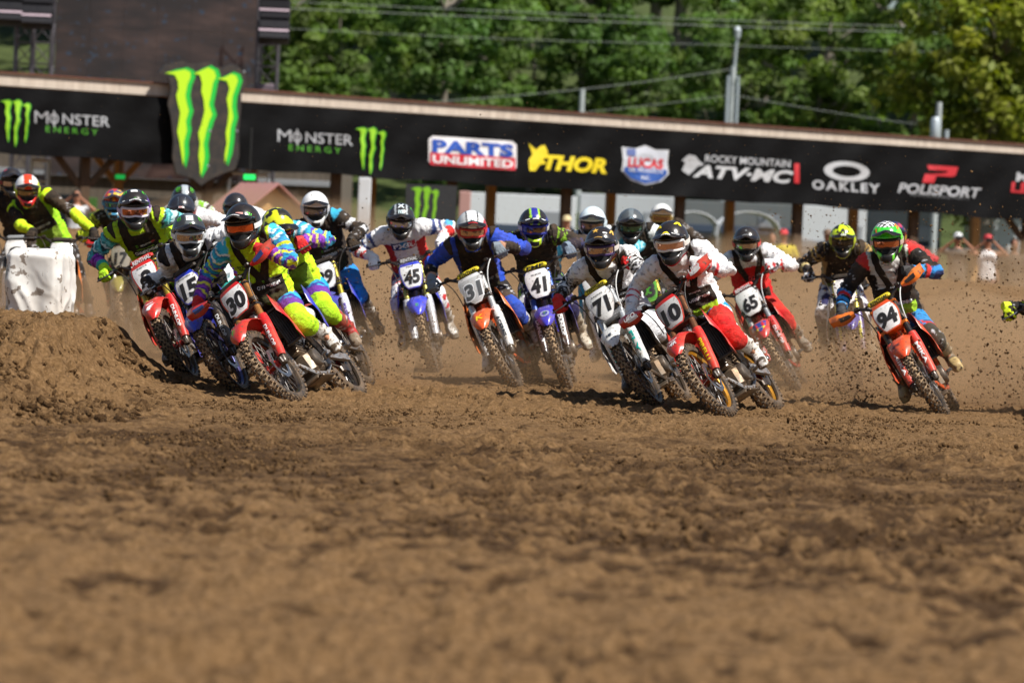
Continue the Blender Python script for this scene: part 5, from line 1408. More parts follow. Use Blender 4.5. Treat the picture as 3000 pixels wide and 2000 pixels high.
rider(num='23', cp=(1986, 1130), lean=22, yaw=8, steer=1, head=(1848, 657), far=True, col=dict(main='#45c41e', fork='#c8b03a', guard='#2a2c2a', plate='#3fb81c', panel='#2f8f18', frame='#2a2c2e'),
  bike_label='bright green dirt bike half hidden between numbers 71 and 10', rider_label='rider with matt grey helmet and black vest behind numbers 71 and 10',
  rider=dict(seat=(-.90, .0, 1.10), back=.75, look=(2, 18, 2), jersey=dict(torso='#1a2022', arm=[(.4, '#e4eaea'), (1.0, '#1aa89e'), (2, '#e8eaea')]), pants=dict(hip='#1a1c20', leg=[(2, '#22252a')]), boot=dict(main='#d8d8d4', mark='#2a2a2a'), glove='#141416', vest=dict(top='#121316', low='#7aa81e', lowh=.3), chest=[('MONSTER', .14, .02, 0, .6, '#8a9a8a')],
   helmet=dict(base='#4b5358', visor='#59646b', lens='#3a6a5a', goggle='#15171a', strap='#2a2f33', chin='#23272a', side='#343b40', top='#6a757b', topw=.02, low='#15171a', emblems=[('CHEVRON', .05, .03, 0, .10, '#70808a')], size=1.06)))
rider(num='7', cp=(2012, 1066), lean=12, yaw=4, head=(1938, 634), far=True, col=KTM(),
  bike_label='dirt bike hidden behind the green bike, under the plain white helmet', rider_label='rider at back with plain white helmet and dark jersey, between grey helmet and number 10',
  rider=dict(seat=(-.92, 0, 1.12), back=.75, look=(4, 10, 0), jersey=dict(torso='#1b1c1f', arm=[(2, '#1b1c1f')]), pants=dict(hip='#22242a', leg=[(2, '#22242a')]), boot=dict(main='#d0cec8'), glove='#17171a', vest=dict(top='#131316', low='#5a6a20'),
   helmet=dict(base='#e8e8e4', visor='#efefec', lens='#8a6a4a', goggle='#b89a4a', strap='#8a7a4a', chin='#1a1a1a', low='#15161a', size=1.05)))
rider(num='5', cp=(2692, 1120), lean=16, yaw=4, head=(2618, 690), far=True, col=KTM(main='#c8242a'),
  bike_label='dirt bike hidden directly behind orange number 94', rider_label='rider with red and blue helmet peeking out behind the green helmet',
  rider=dict(seat=(-.92, 0, 1.12), back=.75, look=(10, 12, 0), jersey=dict(torso='#8a2a30', arm=[(2, '#a83038')]), pants=dict(hip='#22242a', leg=[(2, '#22242a')]), boot=dict(main='#d0cec8'), glove='#17171a',
   helmet=dict(base='#1d2a5a', visor='#c82a44', lens='#4a4a50', goggle='#1a1a1a', strap='#c8a828', side='#b8283a', chin='#15203c', fleck='#d83a50', size=1.05)))
# left group
rider(num='6', cp=(168, 1012), lean=2, yaw=0, head=(80, 552), far=True, col=KTM(main='#d8441e', fork='#c8c8c8', ink='#2a2c30', panel='#dfe3e4', shroud='#e87a2a'), numw=.10,
  bike_label='orange dirt bike behind the white wrapped bale', rider_label='rider with red, white and yellow helmet and lime forearms, behind the white bale',
  rider=dict(seat=(-1.0, -.14, 1.14), back=.78, look=(4, 22, 2), elbow=1.2, jersey=dict(torso='#9ada1c', arm=[(.06, '#c8f01e'), (.98, '#101114'), (2, '#cdf21e')], shoulder='#c8f01e'), pants=dict(hip='#15161a', leg=[(2, '#17181b')]), boot=dict(main='#17181a'), glove='#101012',
   vest=dict(top='#121316', low='#6a8a1a', lowh=.36), chest=[('BAR', .22, .042, 0, .45, '#15160f'), ('CHAMPIONSHIP', .21, .030, 0, .45, '#c8c8b0'), ('MONSTER', .12, .016, 0, .56, '#6a6a60'), ('2022', .08, .014, 0, .36, '#a8b890')],
   helmet=dict(base='#e4e4e2', visor='#e6e2dc', vtop='#e2421c', vw=.34, vtip='#f0a81e', vside='#c42a24', lens='#8a7a5a', goggle='#17181a', strap='#b8d81e', side='#c8d81e', chin='#d8261e', chin2='#e02a34', low='#c8222a', top='#e0401c', topw=.04, size=1.06)))
rider(num='8', cp=(44, 996), lean=4, yaw=0, head=(32, 532), far=True, col=dict(main='#e9e9ea', plate='#d8d8d8', frame='#2a2a2c', shroud='#e8e8ea', pad='#8a8f94'),
  bike_label='white dirt bike cut off by the picture edge behind the mound', rider_label='rider with dark helmet and black jersey at the picture edge behind the lime rider',
  rider=dict(seat=(-.92, 0, 1.14), back=.76, look=(10, 10, 0), jersey=dict(torso='#14151a', arm=[(2, '#16171c')]), pants=dict(hip='#17181b', leg=[(2, '#17181b')]), boot=dict(main='#d8d8d4'), glove='#15161a', vest=dict(top='#121316', low='#121316'),
   helmet=dict(base='#191b20', visor='#1c1e24', lens='#b8a8a0', goggle='#1a1a1a', strap='#8a2a2a', side='#22242a', chin='#17181c', emblems=[('O', .03, .03, -.07, .6, '#c85a6a')], size=1.06)))
rider(num='17', cp=(372, 1012), lean=8, yaw=2, head=(336, 594), far=True, col=KTM(main='#8f8a3a', frame='#6a6a6c', plate='#7d786c', panel='#8a857a', fork='#8a8a86', guard='#8d8a84'),
  bike_label='muddy dirt bike behind red number 2, mostly hidden', rider_label='rider with multicoloured helmet, dark jersey and red gloves behind number 2',
  rider=dict(seat=(-.92, 0, 1.12), back=.76, look=(-2, 12, 0), jersey=dict(torso='#26241f', arm=[(.25, [['#26241f', '#b8c81e'], 14, 2]), (.75, '#2a2722'), (.95, '#c2d61e'), (1.1, '#2a2722'), (2, '#d4e61e')]), pants=dict(hip='#22211e', leg=[(2, '#26241f')]), boot=dict(main='#c8c6c0', mark='#2a2a2a', strap='#e6e6e2'), glove='#c8202a',
   helmet=dict(base='#2a3f7a', visor='#d89a2a', lens='#4a6a8a', goggle='#3a7aa8', strap='#3a8ab8', camo='#c8342a', fleck='#e0b42a', chin='#3a8ab0', side='#2a2f5a', size=1.06)))
rider(num='24', cp=(612, 1071), lean=16, yaw=4, head=(531, 615), far=True, col=HON(),
  bike_label='red dirt bike hidden behind blue number 15', rider_label='rider with glossy dark blue helmet and white sleeves behind number 15',
  rider=dict(seat=(-.90, .05, 1.10), back=.76, look=(0, 24, 0), jersey=dict(torso='#e9e9ec', arm=[(2, '#f0f0f2')]), pants=dict(hip='#22242a', leg=[(2, '#22242a')]), boot=dict(main='#d0cec8'), glove='#16384a',
   helmet=dict(base='#1c2430', visor='#20293a', lens='#4a3a34', goggle='#2a1a1a', strap='#8a3a3a', chin='#17191d', side='#1a212c', emblems=[('BAR', .05, .018, 0, .05, '#e4e0dc'), ('BELL', .04, .012, 0, .05, '#b82a30'), ('BAR', .003, .10, -.03, .42, '#5a6a7a'), ('BAR', .003, .10, .03, .42, '#5a6a7a')], size=1.07)))
rider(num='38', cp=(586, 1030), lean=14, yaw=3, head=(539, 583), far=True, col=KTM(),
  bike_label='dirt bike at the back of the pack, hidden behind the dark blue helmet rider', rider_label='rider with green-clawed helmet and grey stripe, behind the dark blue helmet',
  rider=dict(seat=(-.92, .02, 1.12), back=.76, look=(4, 24, 0), jersey=dict(torso='#d0d0d0', arm=[(2, [['#e0e0e0', '#2a2a2a', '#b8b8b8', '#7ab82a'], 12, 3])]), pants=dict(hip='#22242a', leg=[(2, '#22242a')]), boot=dict(main='#d0cec8'), glove='#17171a',
   helmet=dict(base='#15171a', visor='#17191c', vtop='#aab4ba', vw=.22, lens='#4a4a50', goggle='#1a1a1a', chin='#15171a', top='#aab4ba', topw=.03, emblems=[('CLAW', 0, .07, -.07, .55, '#5ac824'), ('CLAW', 0, .07, .07, .55, '#5ac824')], size=1.06)))
rider(num='52', cp=(764, 1040), lean=14, yaw=4, head=(690, 606), far=True, col=YAM(),
  bike_label='dirt bike hidden behind the rider of number 30', rider_label='rider with plain dark visored helmet and white jersey, behind the rider of number 30',
  rider=dict(seat=(-.90, 0, 1.12), back=.76, look=(4, 20, 0), jersey=dict(torso='#dfe2e6', arm=[(2, '#e2e5e9')]), pants=dict(hip='#22242a', leg=[(2, '#22242a')]), boot=dict(main='#d0cec8'), glove='#17171a',
   helmet=dict(base='#1b2026', visor='#20262d', lens='#3a6a80', goggle='#1a2a30', strap='#2a6a8a', chin='#17191c', side='#20343c', size=1.05)))
rider(num='9', cp=(3240, 1236), lean=28, yaw=8, head=(3128, 775), far=True, col=KTM(main='#c8d81e'), guards=False,
  bike_label='dirt bike cut off by the right picture edge', rider_label='rider cut off by the right picture edge, only yellow-black glove and sleeve showing',
  rider=dict(seat=(-.84, .02, 1.04), back=.76, look=(0, 14, 4), jersey=dict(torso='#17181b', arm=[(1.0, [['#17181b', '#17181b', '#e0e81e'], 8, 2]), (1.5, [['#2ab8c8', '#17181b', '#d8e81e'], 6, 2]), (2, '#17181b')]), pants=dict(hip='#22242a', leg=[(2, '#22242a')]), boot=dict(main='#d0cec8'), glove='#d4ea1e', glove2='#1c1d16',
   helmet=dict(base='#1b2026', visor='#20262d', lens='#3a6a80', size=1.05)))

def build_riders(only=None):
    build_bike_parts()
    for i, sp in enumerate(R):
        if only and sp['num'] not in only: continue
        sp['seed'] = i + 1
        p = ground_at(*sp['cp'])
        sp['pos'] = (p.x, p.y, gz(p.x, p.y) - .012)
        if 'plate' in sp:            # lean such that the number plate stands where the photograph shows it
            best = None
            for l10 in range(-50, 520, 5):
                Mt = bike_matrix(*sp['pos'], math.radians(l10 / 10), math.radians(sp['yaw']))
                q = Mt @ (steer_matrix(math.radians(sp.get('steer', 0))) @ plate_pt(0, -.02))
                uv = px(q)
                if best is None or abs(uv[0] - sp['plate'][0]) < best[0]: best = (abs(uv[0] - sp['plate'][0]), l10 / 10, uv[1])
            sp['lean'] = best[1]
        root, M, S = make_bike(sp)
        make_rider(sp, M, S)
# ------------------------------------------------------------------ the ground
def dirt_mat(name='dirt', fine=1.0):
    mt, nt, b, L = newmat(name); tc = texco(nt)
    mid = noise(nt, tc, 1.7, 5, .62); blot = noise(nt, tc, 6.5, 4, .6); fin = noise(nt, tc, 34, 4, .65); grit = noise(nt, tc, 120, 3, .6)
    dry = ramp(nt, fin, [(.28, (.120, .064, .026, 1)), (.52, (.236, .134, .057, 1)), (.76, (.375, .230, .112, 1))])
    wet_shade = ramp(nt, fin, [(.28, (.036, .018, .007, 1)), (.55, (.082, .043, .017, 1)), (.80, (.150, .083, .036, 1))])
    a = nt.nodes.new('ShaderNodeAttribute'); a.attribute_name = 'wet_shade'
    add = nt.nodes.new('ShaderNodeMath'); add.operation = 'ADD'
    L.new(a.outputs['Fac'], add.inputs[0])
    m2 = nt.nodes.new('ShaderNodeMath'); m2.operation = 'MULTIPLY_ADD'; m3 = nt.nodes.new('ShaderNodeMath'); m3.operation = 'ADD'; L.new(mid, m3.inputs[0]); L.new(blot, m3.inputs[1]); L.new(m3.outputs[0], m2.inputs[0]); m2.inputs[1].default_value = 1.5; m2.inputs[2].default_value = -1.5
    L.new(m2.outputs[0], add.inputs[1])
    f = ramp(nt, add.outputs[0], [(.12, (0, 0, 0, 1)), (.85, (1, 1, 1, 1))])
    ga = nt.nodes.new('ShaderNodeAttribute'); ga.attribute_name = 'grass'
    gcol = ramp(nt, mid, [(.3, (.045, .062, .020, 1)), (.7, (.10, .13, .042, 1))])
    L.new(mix(nt, ga.outputs['Fac'], mix(nt, f, dry, wet_shade), gcol), b.inputs['Base Color'])
    b.inputs['Roughness'].default_value = .95
    b.inputs['Specular IOR Level'].default_value = .15
    hgt = nt.nodes.new('ShaderNodeMath'); hgt.operation = 'ADD'; L.new(fin, hgt.inputs[0]); L.new(grit, hgt.inputs[1])
    L.new(bump(nt, hgt.outputs[0], .9 * fine, .03), b.inputs['Normal'])
    return mt
DIRT = dirt_mat()
def build_ground():
    ys = []; y = 7.0
    while y < 62:
        ys.append(y); y += .055 if y < 12 else .065 if y < 22 else .045 if y < 38 else .09 if y < 46 else .18
    ys = [-400, -120, -30, -5, 2, 5, 6.3] + ys + [63, 65, 67, 70, 74, 80, 90, 100, 115, 135, 160, 190, 230, 300, 450, 800, 1500, 3500]
    s = np.linspace(-1, 1, 470)
    outer = [1.06, 1.15, 1.4, 2, 3.5, 7, 15, 40, 120, 400]
    s = np.concatenate([-np.array(outer)[::-1], s, outer])
    ys = np.array(ys, float)
    w = .125 * np.clip(ys, 7, 90) * 1.10 + .22
    S_, Y = np.meshgrid(s, ys); X = S_ * w[:, None]
    Z = ground_h(X, Y)
    near = sstep(5.5, 8, Y) * (1 - sstep(60, 64, Y)) * (1 - sstep(1.0, 1.4, np.abs(S_)))
    def fbm(x, y, sd): return vnoise2(x, y, sd) + .5 * vnoise2(x * 2.03 + 5, y * 2.03, sd + 1) + .25 * vnoise2(x * 4.1, y * 4.1 + 9, sd + 2)
    # clods: rounded lumps with sharp creases between, in patches; ruts
    d = .07 * (fbm(X * 1.3, Y * .9, 11) - .87)
    warp = .25 * fbm(X * 3.1, Y * 2.7, 15)
    bil = np.abs(fbm(X * 4.2 + warp, Y * 3.4 + warp, 21) - .875); d += .085 * (.20 - bil)
    bil2 = np.abs(fbm(X * 11 + warp * 2, Y * 9.5, 31) - .875); patch = sstep(.36, .66, vnoise2(X * .8 + 4, Y * .35, 41))
    d += (.035 + .04 * patch) * (.20 - bil2)
    pit = np.maximum(0, .30 - vnoise2(X * 5.1 + warp, Y * 3.6, 45)); d -= .22 * pit
    lumps = np.maximum(0, vnoise2(X * 8.3 + warp, Y * 7.1, 61) - .66); d += .17 * lumps * (.3 + patch)
    crumb = np.maximum(0, vnoise2(X * 21, Y * 19, 51) - .52); d += .055 * crumb * (.5 + patch)
    foc = sstep(19, 25, Y)
    cr2 = vnoise2(X * 23 + warp, Y * 17, 81); d += (.030 * np.maximum(0, cr2 - .48) ** .8) * foc * (.5 + patch) * 1.6
    cr3 = vnoise2(X * 41, Y * 30, 82); d += .020 * np.maximum(0, cr3 - .45) * foc * 1.5
    fg = 1 - sstep(17, 24, Y); f1 = fbm(X * 3.4 + warp, Y * 2.1, 91); f2 = fbm(X * 9.2 + warp, Y * 5.6, 97); f3 = fbm(X * 17 + warp, Y * 11, 99); d += fg * (.060 * (f2 - .87) + .030 * (f3 - .87) + .04 * (f1 - .87)) - fg * .05 * np.maximum(0, .36 - vnoise2(X * 4.6, Y * 2.6, 94))
    mound = sstep(-2.2, -3.0, X) * sstep(26, 29, Y) * (1 - sstep(33, 36, Y))
    d *= 1 + .35 * mound
    Z = Z + d * near * (.62 + .22 * mound)
    n, mcol = X.shape
    V = np.stack([X, Y, Z], -1).reshape(-1, 3)
    I = np.arange(n * mcol).reshape(n, mcol)
    F = np.stack([I[:-1, :-1], I[:-1, 1:], I[1:, 1:], I[1:, :-1]], -1).reshape(-1, 4)
    me = np_mesh('ground', V, F, smooth=False)
    # moisture: darker turned earth lies in a broad belt before the bikes; hollows darkened with painted clod shade
    belt = sstep(14.5, 18.0, Y) * (1 - sstep(23, 28.5, Y + 2.0 * (vnoise2(X * .7, Y * .2, 71) - .5)))
    wet_shade = .29 + .40 * belt - .22 * (1 - sstep(13.5, 17, Y)) + fg * (.25 * (.87 - f1) + 1.1 * (.87 - f2) + .8 * (.87 - f3) + .15 * (vnoise2(X * 1.6, Y * .8, 95) - .5)) + .40 * (vnoise2(X * 3.3 + warp, Y * 2.4, 73) - .5) + .55 * (vnoise2(X * 8.1, Y * 6.2, 74) - .5) + .45 * (vnoise2(X * .55, Y * .30, 72) - .5) - 4.0 * d - .22 * sstep(27.5, 31, Y) - .25 * sstep(33, 40, Y)
    wet_shade = wet_shade + .25 * sstep(46, 54, Y) * 0
    a = me.attributes.new('wet_shade', 'FLOAT', 'POINT'); a.data.foreach_set('value', np.clip(wet_shade, -.3, 1.2).astype(np.float32).ravel())
    a = me.attributes.new('grass', 'FLOAT', 'POINT'); a.data.foreach_set('value', sstep(92, 104, Y).astype(np.float32).ravel())
    o = obj('ground', me, DIRT); tag(o, kind='structure')
    return o
def clod_mesh(name, P, S_, seed, sub=1, octa=False):
    """many small irregular lumps in one mesh"""
    bm = bmesh.new(); bmesh.ops.create_icosphere(bm, subdivisions=sub, radius=1)
    T = np.array([v.co[:] for v in bm.verts]); bm.verts.index_update(); TF = np.array([[v.index for v in f.verts] for f in bm.faces]); bm.free()
    if octa: T = np.array([(1, 0, 0), (-1, 0, 0), (0, 1, 0), (0, -1, 0), (0, 0, 1), (0, 0, -1)], float); TF = np.array([(0, 2, 4), (2, 1, 4), (1, 3, 4), (3, 0, 4), (2, 0, 5), (1, 2, 5), (3, 1, 5), (0, 3, 5)])
    rng = np.random.default_rng(seed); n = len(P)
    J = 1 + (rng.random((n, len(T), 1)) - .5) * 1.15
    ang = rng.random((n, 3)) * 6.28
    sc = S_[:, None] * (.6 + .8 * rng.random((n, 3)))
    V = T[None] * J * sc[:, None, :]
    ca, sa = np.cos(ang), np.sin(ang)
    x = V[..., 0] * ca[:, None, 0] - V[..., 1] * sa[:, None, 0]; y = V[..., 0] * sa[:, None, 0] + V[..., 1] * ca[:, None, 0]; z = V[..., 2]
    y2 = y * ca[:, None, 1] - z * sa[:, None, 1]; z2 = y * sa[:, None, 1] + z * ca[:, None, 1]
    V = np.stack([x, y2, z2], -1) + P[:, None, :]
    F = (TF[None] + (np.arange(n) * len(T))[:, None, None]).reshape(-1, 3)
    return np_mesh(name, V.reshape(-1, 3), F, smooth=False)
build_ground()
# ------------------------------------------------------------------ pavilion with its banner
PA = at(-260, 195.6, 81.3); PB = at(3320, 448.6, 91.0)
_e = Vector((PB.x - PA.x, PB.y - PA.y, 0)).normalized(); _n = Vector((_e.y, -_e.x, 0))       # _n faces the camera
if _n.y > 0: _n = -_n
def on_front(u, v, off=0.0):
    """point of the pavilion's front plane seen at pixel (u, v), off metres towards the track"""
    d = ray(u, v); o = PA + _n * off
    return CAMV + d * ((o - CAMV).dot(_n) / d.dot(_n))
def wood(name, dark, light, rough=.8, scale=1.0):
    mt, nt, b, L = newmat(name); tc = texco(nt)
    mp = nt.nodes.new('ShaderNodeMapping'); mp.inputs['Scale'].default_value = (6 * scale, 6 * scale, .8 * scale); L.new(tc, mp.inputs[0])
    L.new(ramp(nt, noise(nt, mp.outputs[0], 3, 5, .65), [(.3, c(dark)), (.7, c(light))]), b.inputs['Base Color'])
    b.inputs['Roughness'].default_value = rough
    L.new(bump(nt, noise(nt, mp.outputs[0], 8, 3), .3, .01), b.inputs['Normal'])
    return mt
def beam(mb, a, b, w, h, up=Vector((0, 0, 1))):
    a = Vector(a); b = Vector(b); t = (b - a).normalized(); s = t.cross(up).normalized(); u = s.cross(t)
    R_ = []
    for p in (a, b): R_.append([p + s * w / 2 + u * h / 2, p - s * w / 2 + u * h / 2, p - s * w / 2 - u * h / 2, p + s * w / 2 - u * h / 2])
    mb.loft(R_); return mb
def build_pavilion():
    root = empty('pavilion', (PA.x, PA.y, 0)); tag(root, 'long open wooden pavilion with pale fascia board behind the track', 'pavilion')
    O = root.location
    post_d = wood('post_shaded', '#3a2a1c', '#57412c'); post_l = wood('post_sunlit', '#a87f4e', '#cda066'); fasc = wood('fascia_paint', '#b5a595', '#d3c5b5', .6, .4)  # front-row shade and back-row sunlight are put into the post colours
    def part(name, mb, mt):
        me = mb.mesh(name)
        me.transform(Matrix.Translation(-O)); return obj(name, me, mt, root)
    ft = lambda u: 214 + (426 - 214) * u / 3000; fb = lambda u: 253 + (454 - 253) * u / 3000
    us = np.linspace(-240, 3300, 13)
    for i in range(12):          # fascia boards, butted end to end
        mb = MB(); a, b = us[i], us[i + 1] - 1.2; R_ = []
        for u in (a, b):
            t0, b0 = on_front(u, ft(u), .0), on_front(u, fb(u) - 3, .0)
            R_.append([t0, b0, b0 - _n * .045, t0 - _n * .045])
        mb.loft(R_); part('fascia_board', mb, fasc)
    mb = MB(); G = []
    for u in (-245, 500, 1500, 2500, 3305):
        p = on_front(u, ft(u) - 5, .05); G.append([p, p - _n * 2.5 - Vector((0, 0, .02)), p - _n * 7 - Vector((0, 0, .10))])
    mb.shell(G, .03); part('roof', mb, plastic('#5a2c22', .6, .2, 0, 0))
    for k in range(46):           # rafters under the roof
        u = -230 + 77 * k; p = on_front(u, (ft(u) + fb(u)) / 2, -.06); mb = MB(); beam(mb, p, p - _n * 6.7 - Vector((0, 0, .06)), .05, .17); part('rafter', mb, post_l)
    for u in (-110, 250, 612, 985, 1325, 1660, 1993, 2338, 2678, 3010):
        top = on_front(u, 440 + .06 * u, -.35); z0 = gz(top.x, top.y) - .2
        mb = MB(); beam(mb, (top.x, top.y, z0), (top.x, top.y, top.z + .9), .19, .19, _n); part('post', mb, post_d)
        if u in (250, 3010, 612):
            for s in (-1, 1):
                mb = MB(); a = Vector((top.x, top.y, top.z - .62)) ; b = a + _e * (s * .62) + Vector((0, 0, .62)); beam(mb, a + _e * (s * .09), b, .12, .12, _n); part('knee_brace', mb, post_d)
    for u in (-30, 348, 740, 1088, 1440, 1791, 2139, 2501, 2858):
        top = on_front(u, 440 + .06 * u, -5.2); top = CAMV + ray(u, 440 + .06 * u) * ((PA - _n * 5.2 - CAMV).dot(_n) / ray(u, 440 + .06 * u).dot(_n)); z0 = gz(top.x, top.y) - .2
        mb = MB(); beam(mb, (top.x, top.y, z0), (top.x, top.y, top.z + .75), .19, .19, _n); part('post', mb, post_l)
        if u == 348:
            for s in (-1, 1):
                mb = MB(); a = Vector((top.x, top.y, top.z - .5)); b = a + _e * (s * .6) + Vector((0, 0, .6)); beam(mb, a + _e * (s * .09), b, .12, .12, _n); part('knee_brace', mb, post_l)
def build_banner():
    mt, nt, b, L = newmat('banner_vinyl'); tc = texco(nt)
    L.new(ramp(nt, noise(nt, tc, .7, 4), [(.3, c('#070708')), (.7, c('#0d0d0f'))]), b.inputs['Base Color']); b.inputs['Roughness'].default_value = .7; b.inputs['Specular IOR Level'].default_value = .12
    L.new(bump(nt, noise(nt, tc, 1.6, 4), .5, .06), b.inputs['Normal'])
    G = []
    for u in np.linspace(-230, 3290, 260):
        row = []
        for k in range(9):
            v = (253 + .067 * u) + (195 - .00167 * u) * k / 8 + (3 * math.sin(u * .018) if k == 8 else 0)
            off = .06 + .06 * float(vnoise2(u * .012 + k * .3, k * .5, 5)) + .015 * float(vnoise2(u * .05 + k * .9, k * .7, 6)) + .02 * math.sin(u * .05 + k)
            row.append(on_front(u, v, off))
        G.append(row)
    mb = MB(); mb.shell(G, .004)
    root = obj('banner', mb.mesh('banner'), mt)
    tag(root, 'long black sponsor banner with white, green and coloured lettering under the pavilion roof', 'banner')
    OFF = .006
    bvh = BVHTree.FromPolygons(mb.v, mb.f)
    def put(V2, F, u, v, hpx, wpx, colr, name='lettering', off=OFF, shear=.067, rough=.6):
        """flat print centred at pixel (u, v); V2 in units of its own box"""
        P = []
        S2 = np.array(V2, float) * (wpx, hpx); S2, F = subdiv_tris(S2, F, 26)
        for x, y in S2:
            uu = u + x; vv = v - y + (uu - u) * shear; d = ray(uu, vv)
            h_ = bvh.ray_cast(CAMV, d)[0]
            P.append((h_ if h_ is not None else on_front(uu, vv, .1)) + _n * off * 2)
        me = bpy.data.meshes.new(name); me.from_pydata([tuple(p) for p in P], [], F)
        return obj(name, me, flat(colr, rough), root)
    def word(s, u, v, h, w, colr, bold=.02, shear=0, spacing=1.0, off=OFF):
        V2, F = text_fit(s, 1.0, 1.0, bold=bold, shear=shear, spacing=spacing); put(V2, F, u, v, h, w, colr, off=off)
    def poly(pts, u, v, h, w, colr, off=OFF, name='emblem'): put(np.array(pts, float), [tuple(range(len(pts)))], u, v, h, w, colr, name, off)
    sq = [(-.5, -.5), (.5, -.5), (.5, .5), (-.5, .5)]
    def rnd(k=.12): return [(-.5 + k * .4, -.5), (.5 - k * .4, -.5), (.5, -.5 + k), (.5, .5 - k), (.5 - k * .4, .5), (-.5 + k * .4, .5), (-.5, .5 - k), (-.5, -.5 + k)]
    def claw(u, v, h):
        V2, F = claw_tris(.012, .012); put(V2, F, u, v, h, h * .94, '#2f9a22', 'emblem', OFF)
        V2, F = claw_tris(-.004); put(V2, F, u, v, h, h * .94, '#8fc81e', 'emblem', OFF + .006)
    for (u, v, uc, vc) in ((214, 350, 44, 361), (926, 404, 1084, 442)):
        word('M', u - 93, v - 6, 36, 40, '#a9abaf', -.004); word('NSTER', u + 38, v + 3, 31, 138, '#a9abaf', .006)
        word('O', u - 56, v - 2, 30, 27, '#a9abaf', .01); poly(sq, u - 56, v - 2, 46, 5, '#a9abaf', OFF + .004)
        word('ENERGY', u - 4, v + 33, 17, 152, '#4c9a24', .0, 0, 1.5); claw(uc, vc, 140)
    # two-line badge
    poly(rnd(), 1384, 449, 86, 258, '#e6e4e6', OFF); poly(rnd(), 1384, 433, 44, 250, '#e6e4e6', OFF + .004)
    word('PARTS', 1384, 435, 38, 238, '#1f4fae', .045, off=OFF + .01); poly(sq, 1384, 473, 36, 250, '#c8263a', OFF + .006); word('UNLIMITED', 1384, 473, 24, 236, '#e9e4e6', .03, off=OFF + .012)
    # winged helmet and word
    poly([(-.5, .5), (-.1, .28), (.1, .42), (.35, .48), (.5, .25), (.5, .05), (.25, -.05), (.45, -.2), (.1, -.25), (-.15, -.5), (-.45, -.5), (-.5, -.1), (-.3, .1)], 1576, 462, 80, 56, '#e0c81c')
    word('THOR', 1684, 481, 46, 186, '#e4cc1c', .05, .25)
    # shield
    sh_ = [(0, .5), (.22, .40), (.5, .42), (.47, .1), (.5, -.18), (.32, -.40), (0, -.5), (-.32, -.40), (-.5, -.18), (-.47, .1), (-.5, .42), (-.22, .40)]
    poly(sh_, 1890, 484, 116, 138, '#d4d6da', OFF); poly([(x * .94, y * .94) for x, y in sh_], 1890, 484, 116, 138, '#c3c8d2', OFF + .004)
    poly([(-.44, -.08), (.44, -.08), (.46, -.18), (.30, -.37), (0, -.46), (-.30, -.37), (-.46, -.18)], 1890, 484, 116, 138, '#1f4f9e', OFF + .008)
    word('LUCAS', 1890, 478, 30, 104, '#c8323c', .04, .1, off=OFF + .012); word('OIL PRODUCTS', 1890, 500, 11, 100, '#dfe3ea', .01, off=OFF + .014); word('INC.', 1890, 521, 11, 26, '#dfe3ea', .01, off=OFF + .014); poly(sq, 1848, 446, 20, 26, '#5a6aa0', OFF + .012)
    # mountain-goat mark and words
    poly([(-.5, -.3), (-.35, .1), (-.5, .2), (-.2, .5), (.1, .45), (.3, .2), (.5, .05), (.2, -.05), (.0, -.3), (-.2, -.5)], 2030, 484, 60, 66, '#b0b2b6')
    word('ROCKY MOUNTAIN', 2190, 472, 22, 250, '#b4b6ba', .012, .05); word('ATV·MC', 2176, 510, 38, 296, '#bbbdc0', .04, .3); poly(sq, 2334, 508, 58, 15, '#c0272f')
    # ring and word
    ringo = []; ri = []
    for k in range(32):
        q = 2 * math.pi * k / 32; ringo.append((.5 * math.cos(q), .5 * math.sin(q))); ri.append((.31 * math.cos(q), .27 * math.sin(q)))
    put(np.array(ringo + ri), [(k, (k + 1) % 32, 32 + (k + 1) % 32, 32 + k) for k in range(32)], 2480, 502, 58, 134, '#b2b4b8', 'emblem')
    word('OAKLEY', 2478, 547, 28, 198, '#aeb0b4', .03, 0, 1.3)
    # slanted P mark and word
    poly([(-.36, .5), (.5, .5), (.42, .0), (.30, -.08), (-.10, -.08), (-.18, -.5), (-.5, -.5), (-.42, .0), (.0, .06), (.16, .12), (.22, .24), (-.32, .24)], 2754, 512, 52, 106, '#c22a34')
    word('POLISPORT', 2752, 558, 30, 246, '#adafb4', .025, .25); word('PERFORMANCE PARTS', 2752, 576, 8, 170, '#6a6c70', 0)
    word('MOTO', 3050, 523, 28, 150, '#a9abaf', .03, .1); word('LEGEND', 3065, 555, 32, 210, '#b8262f', .04, .1)
    return root
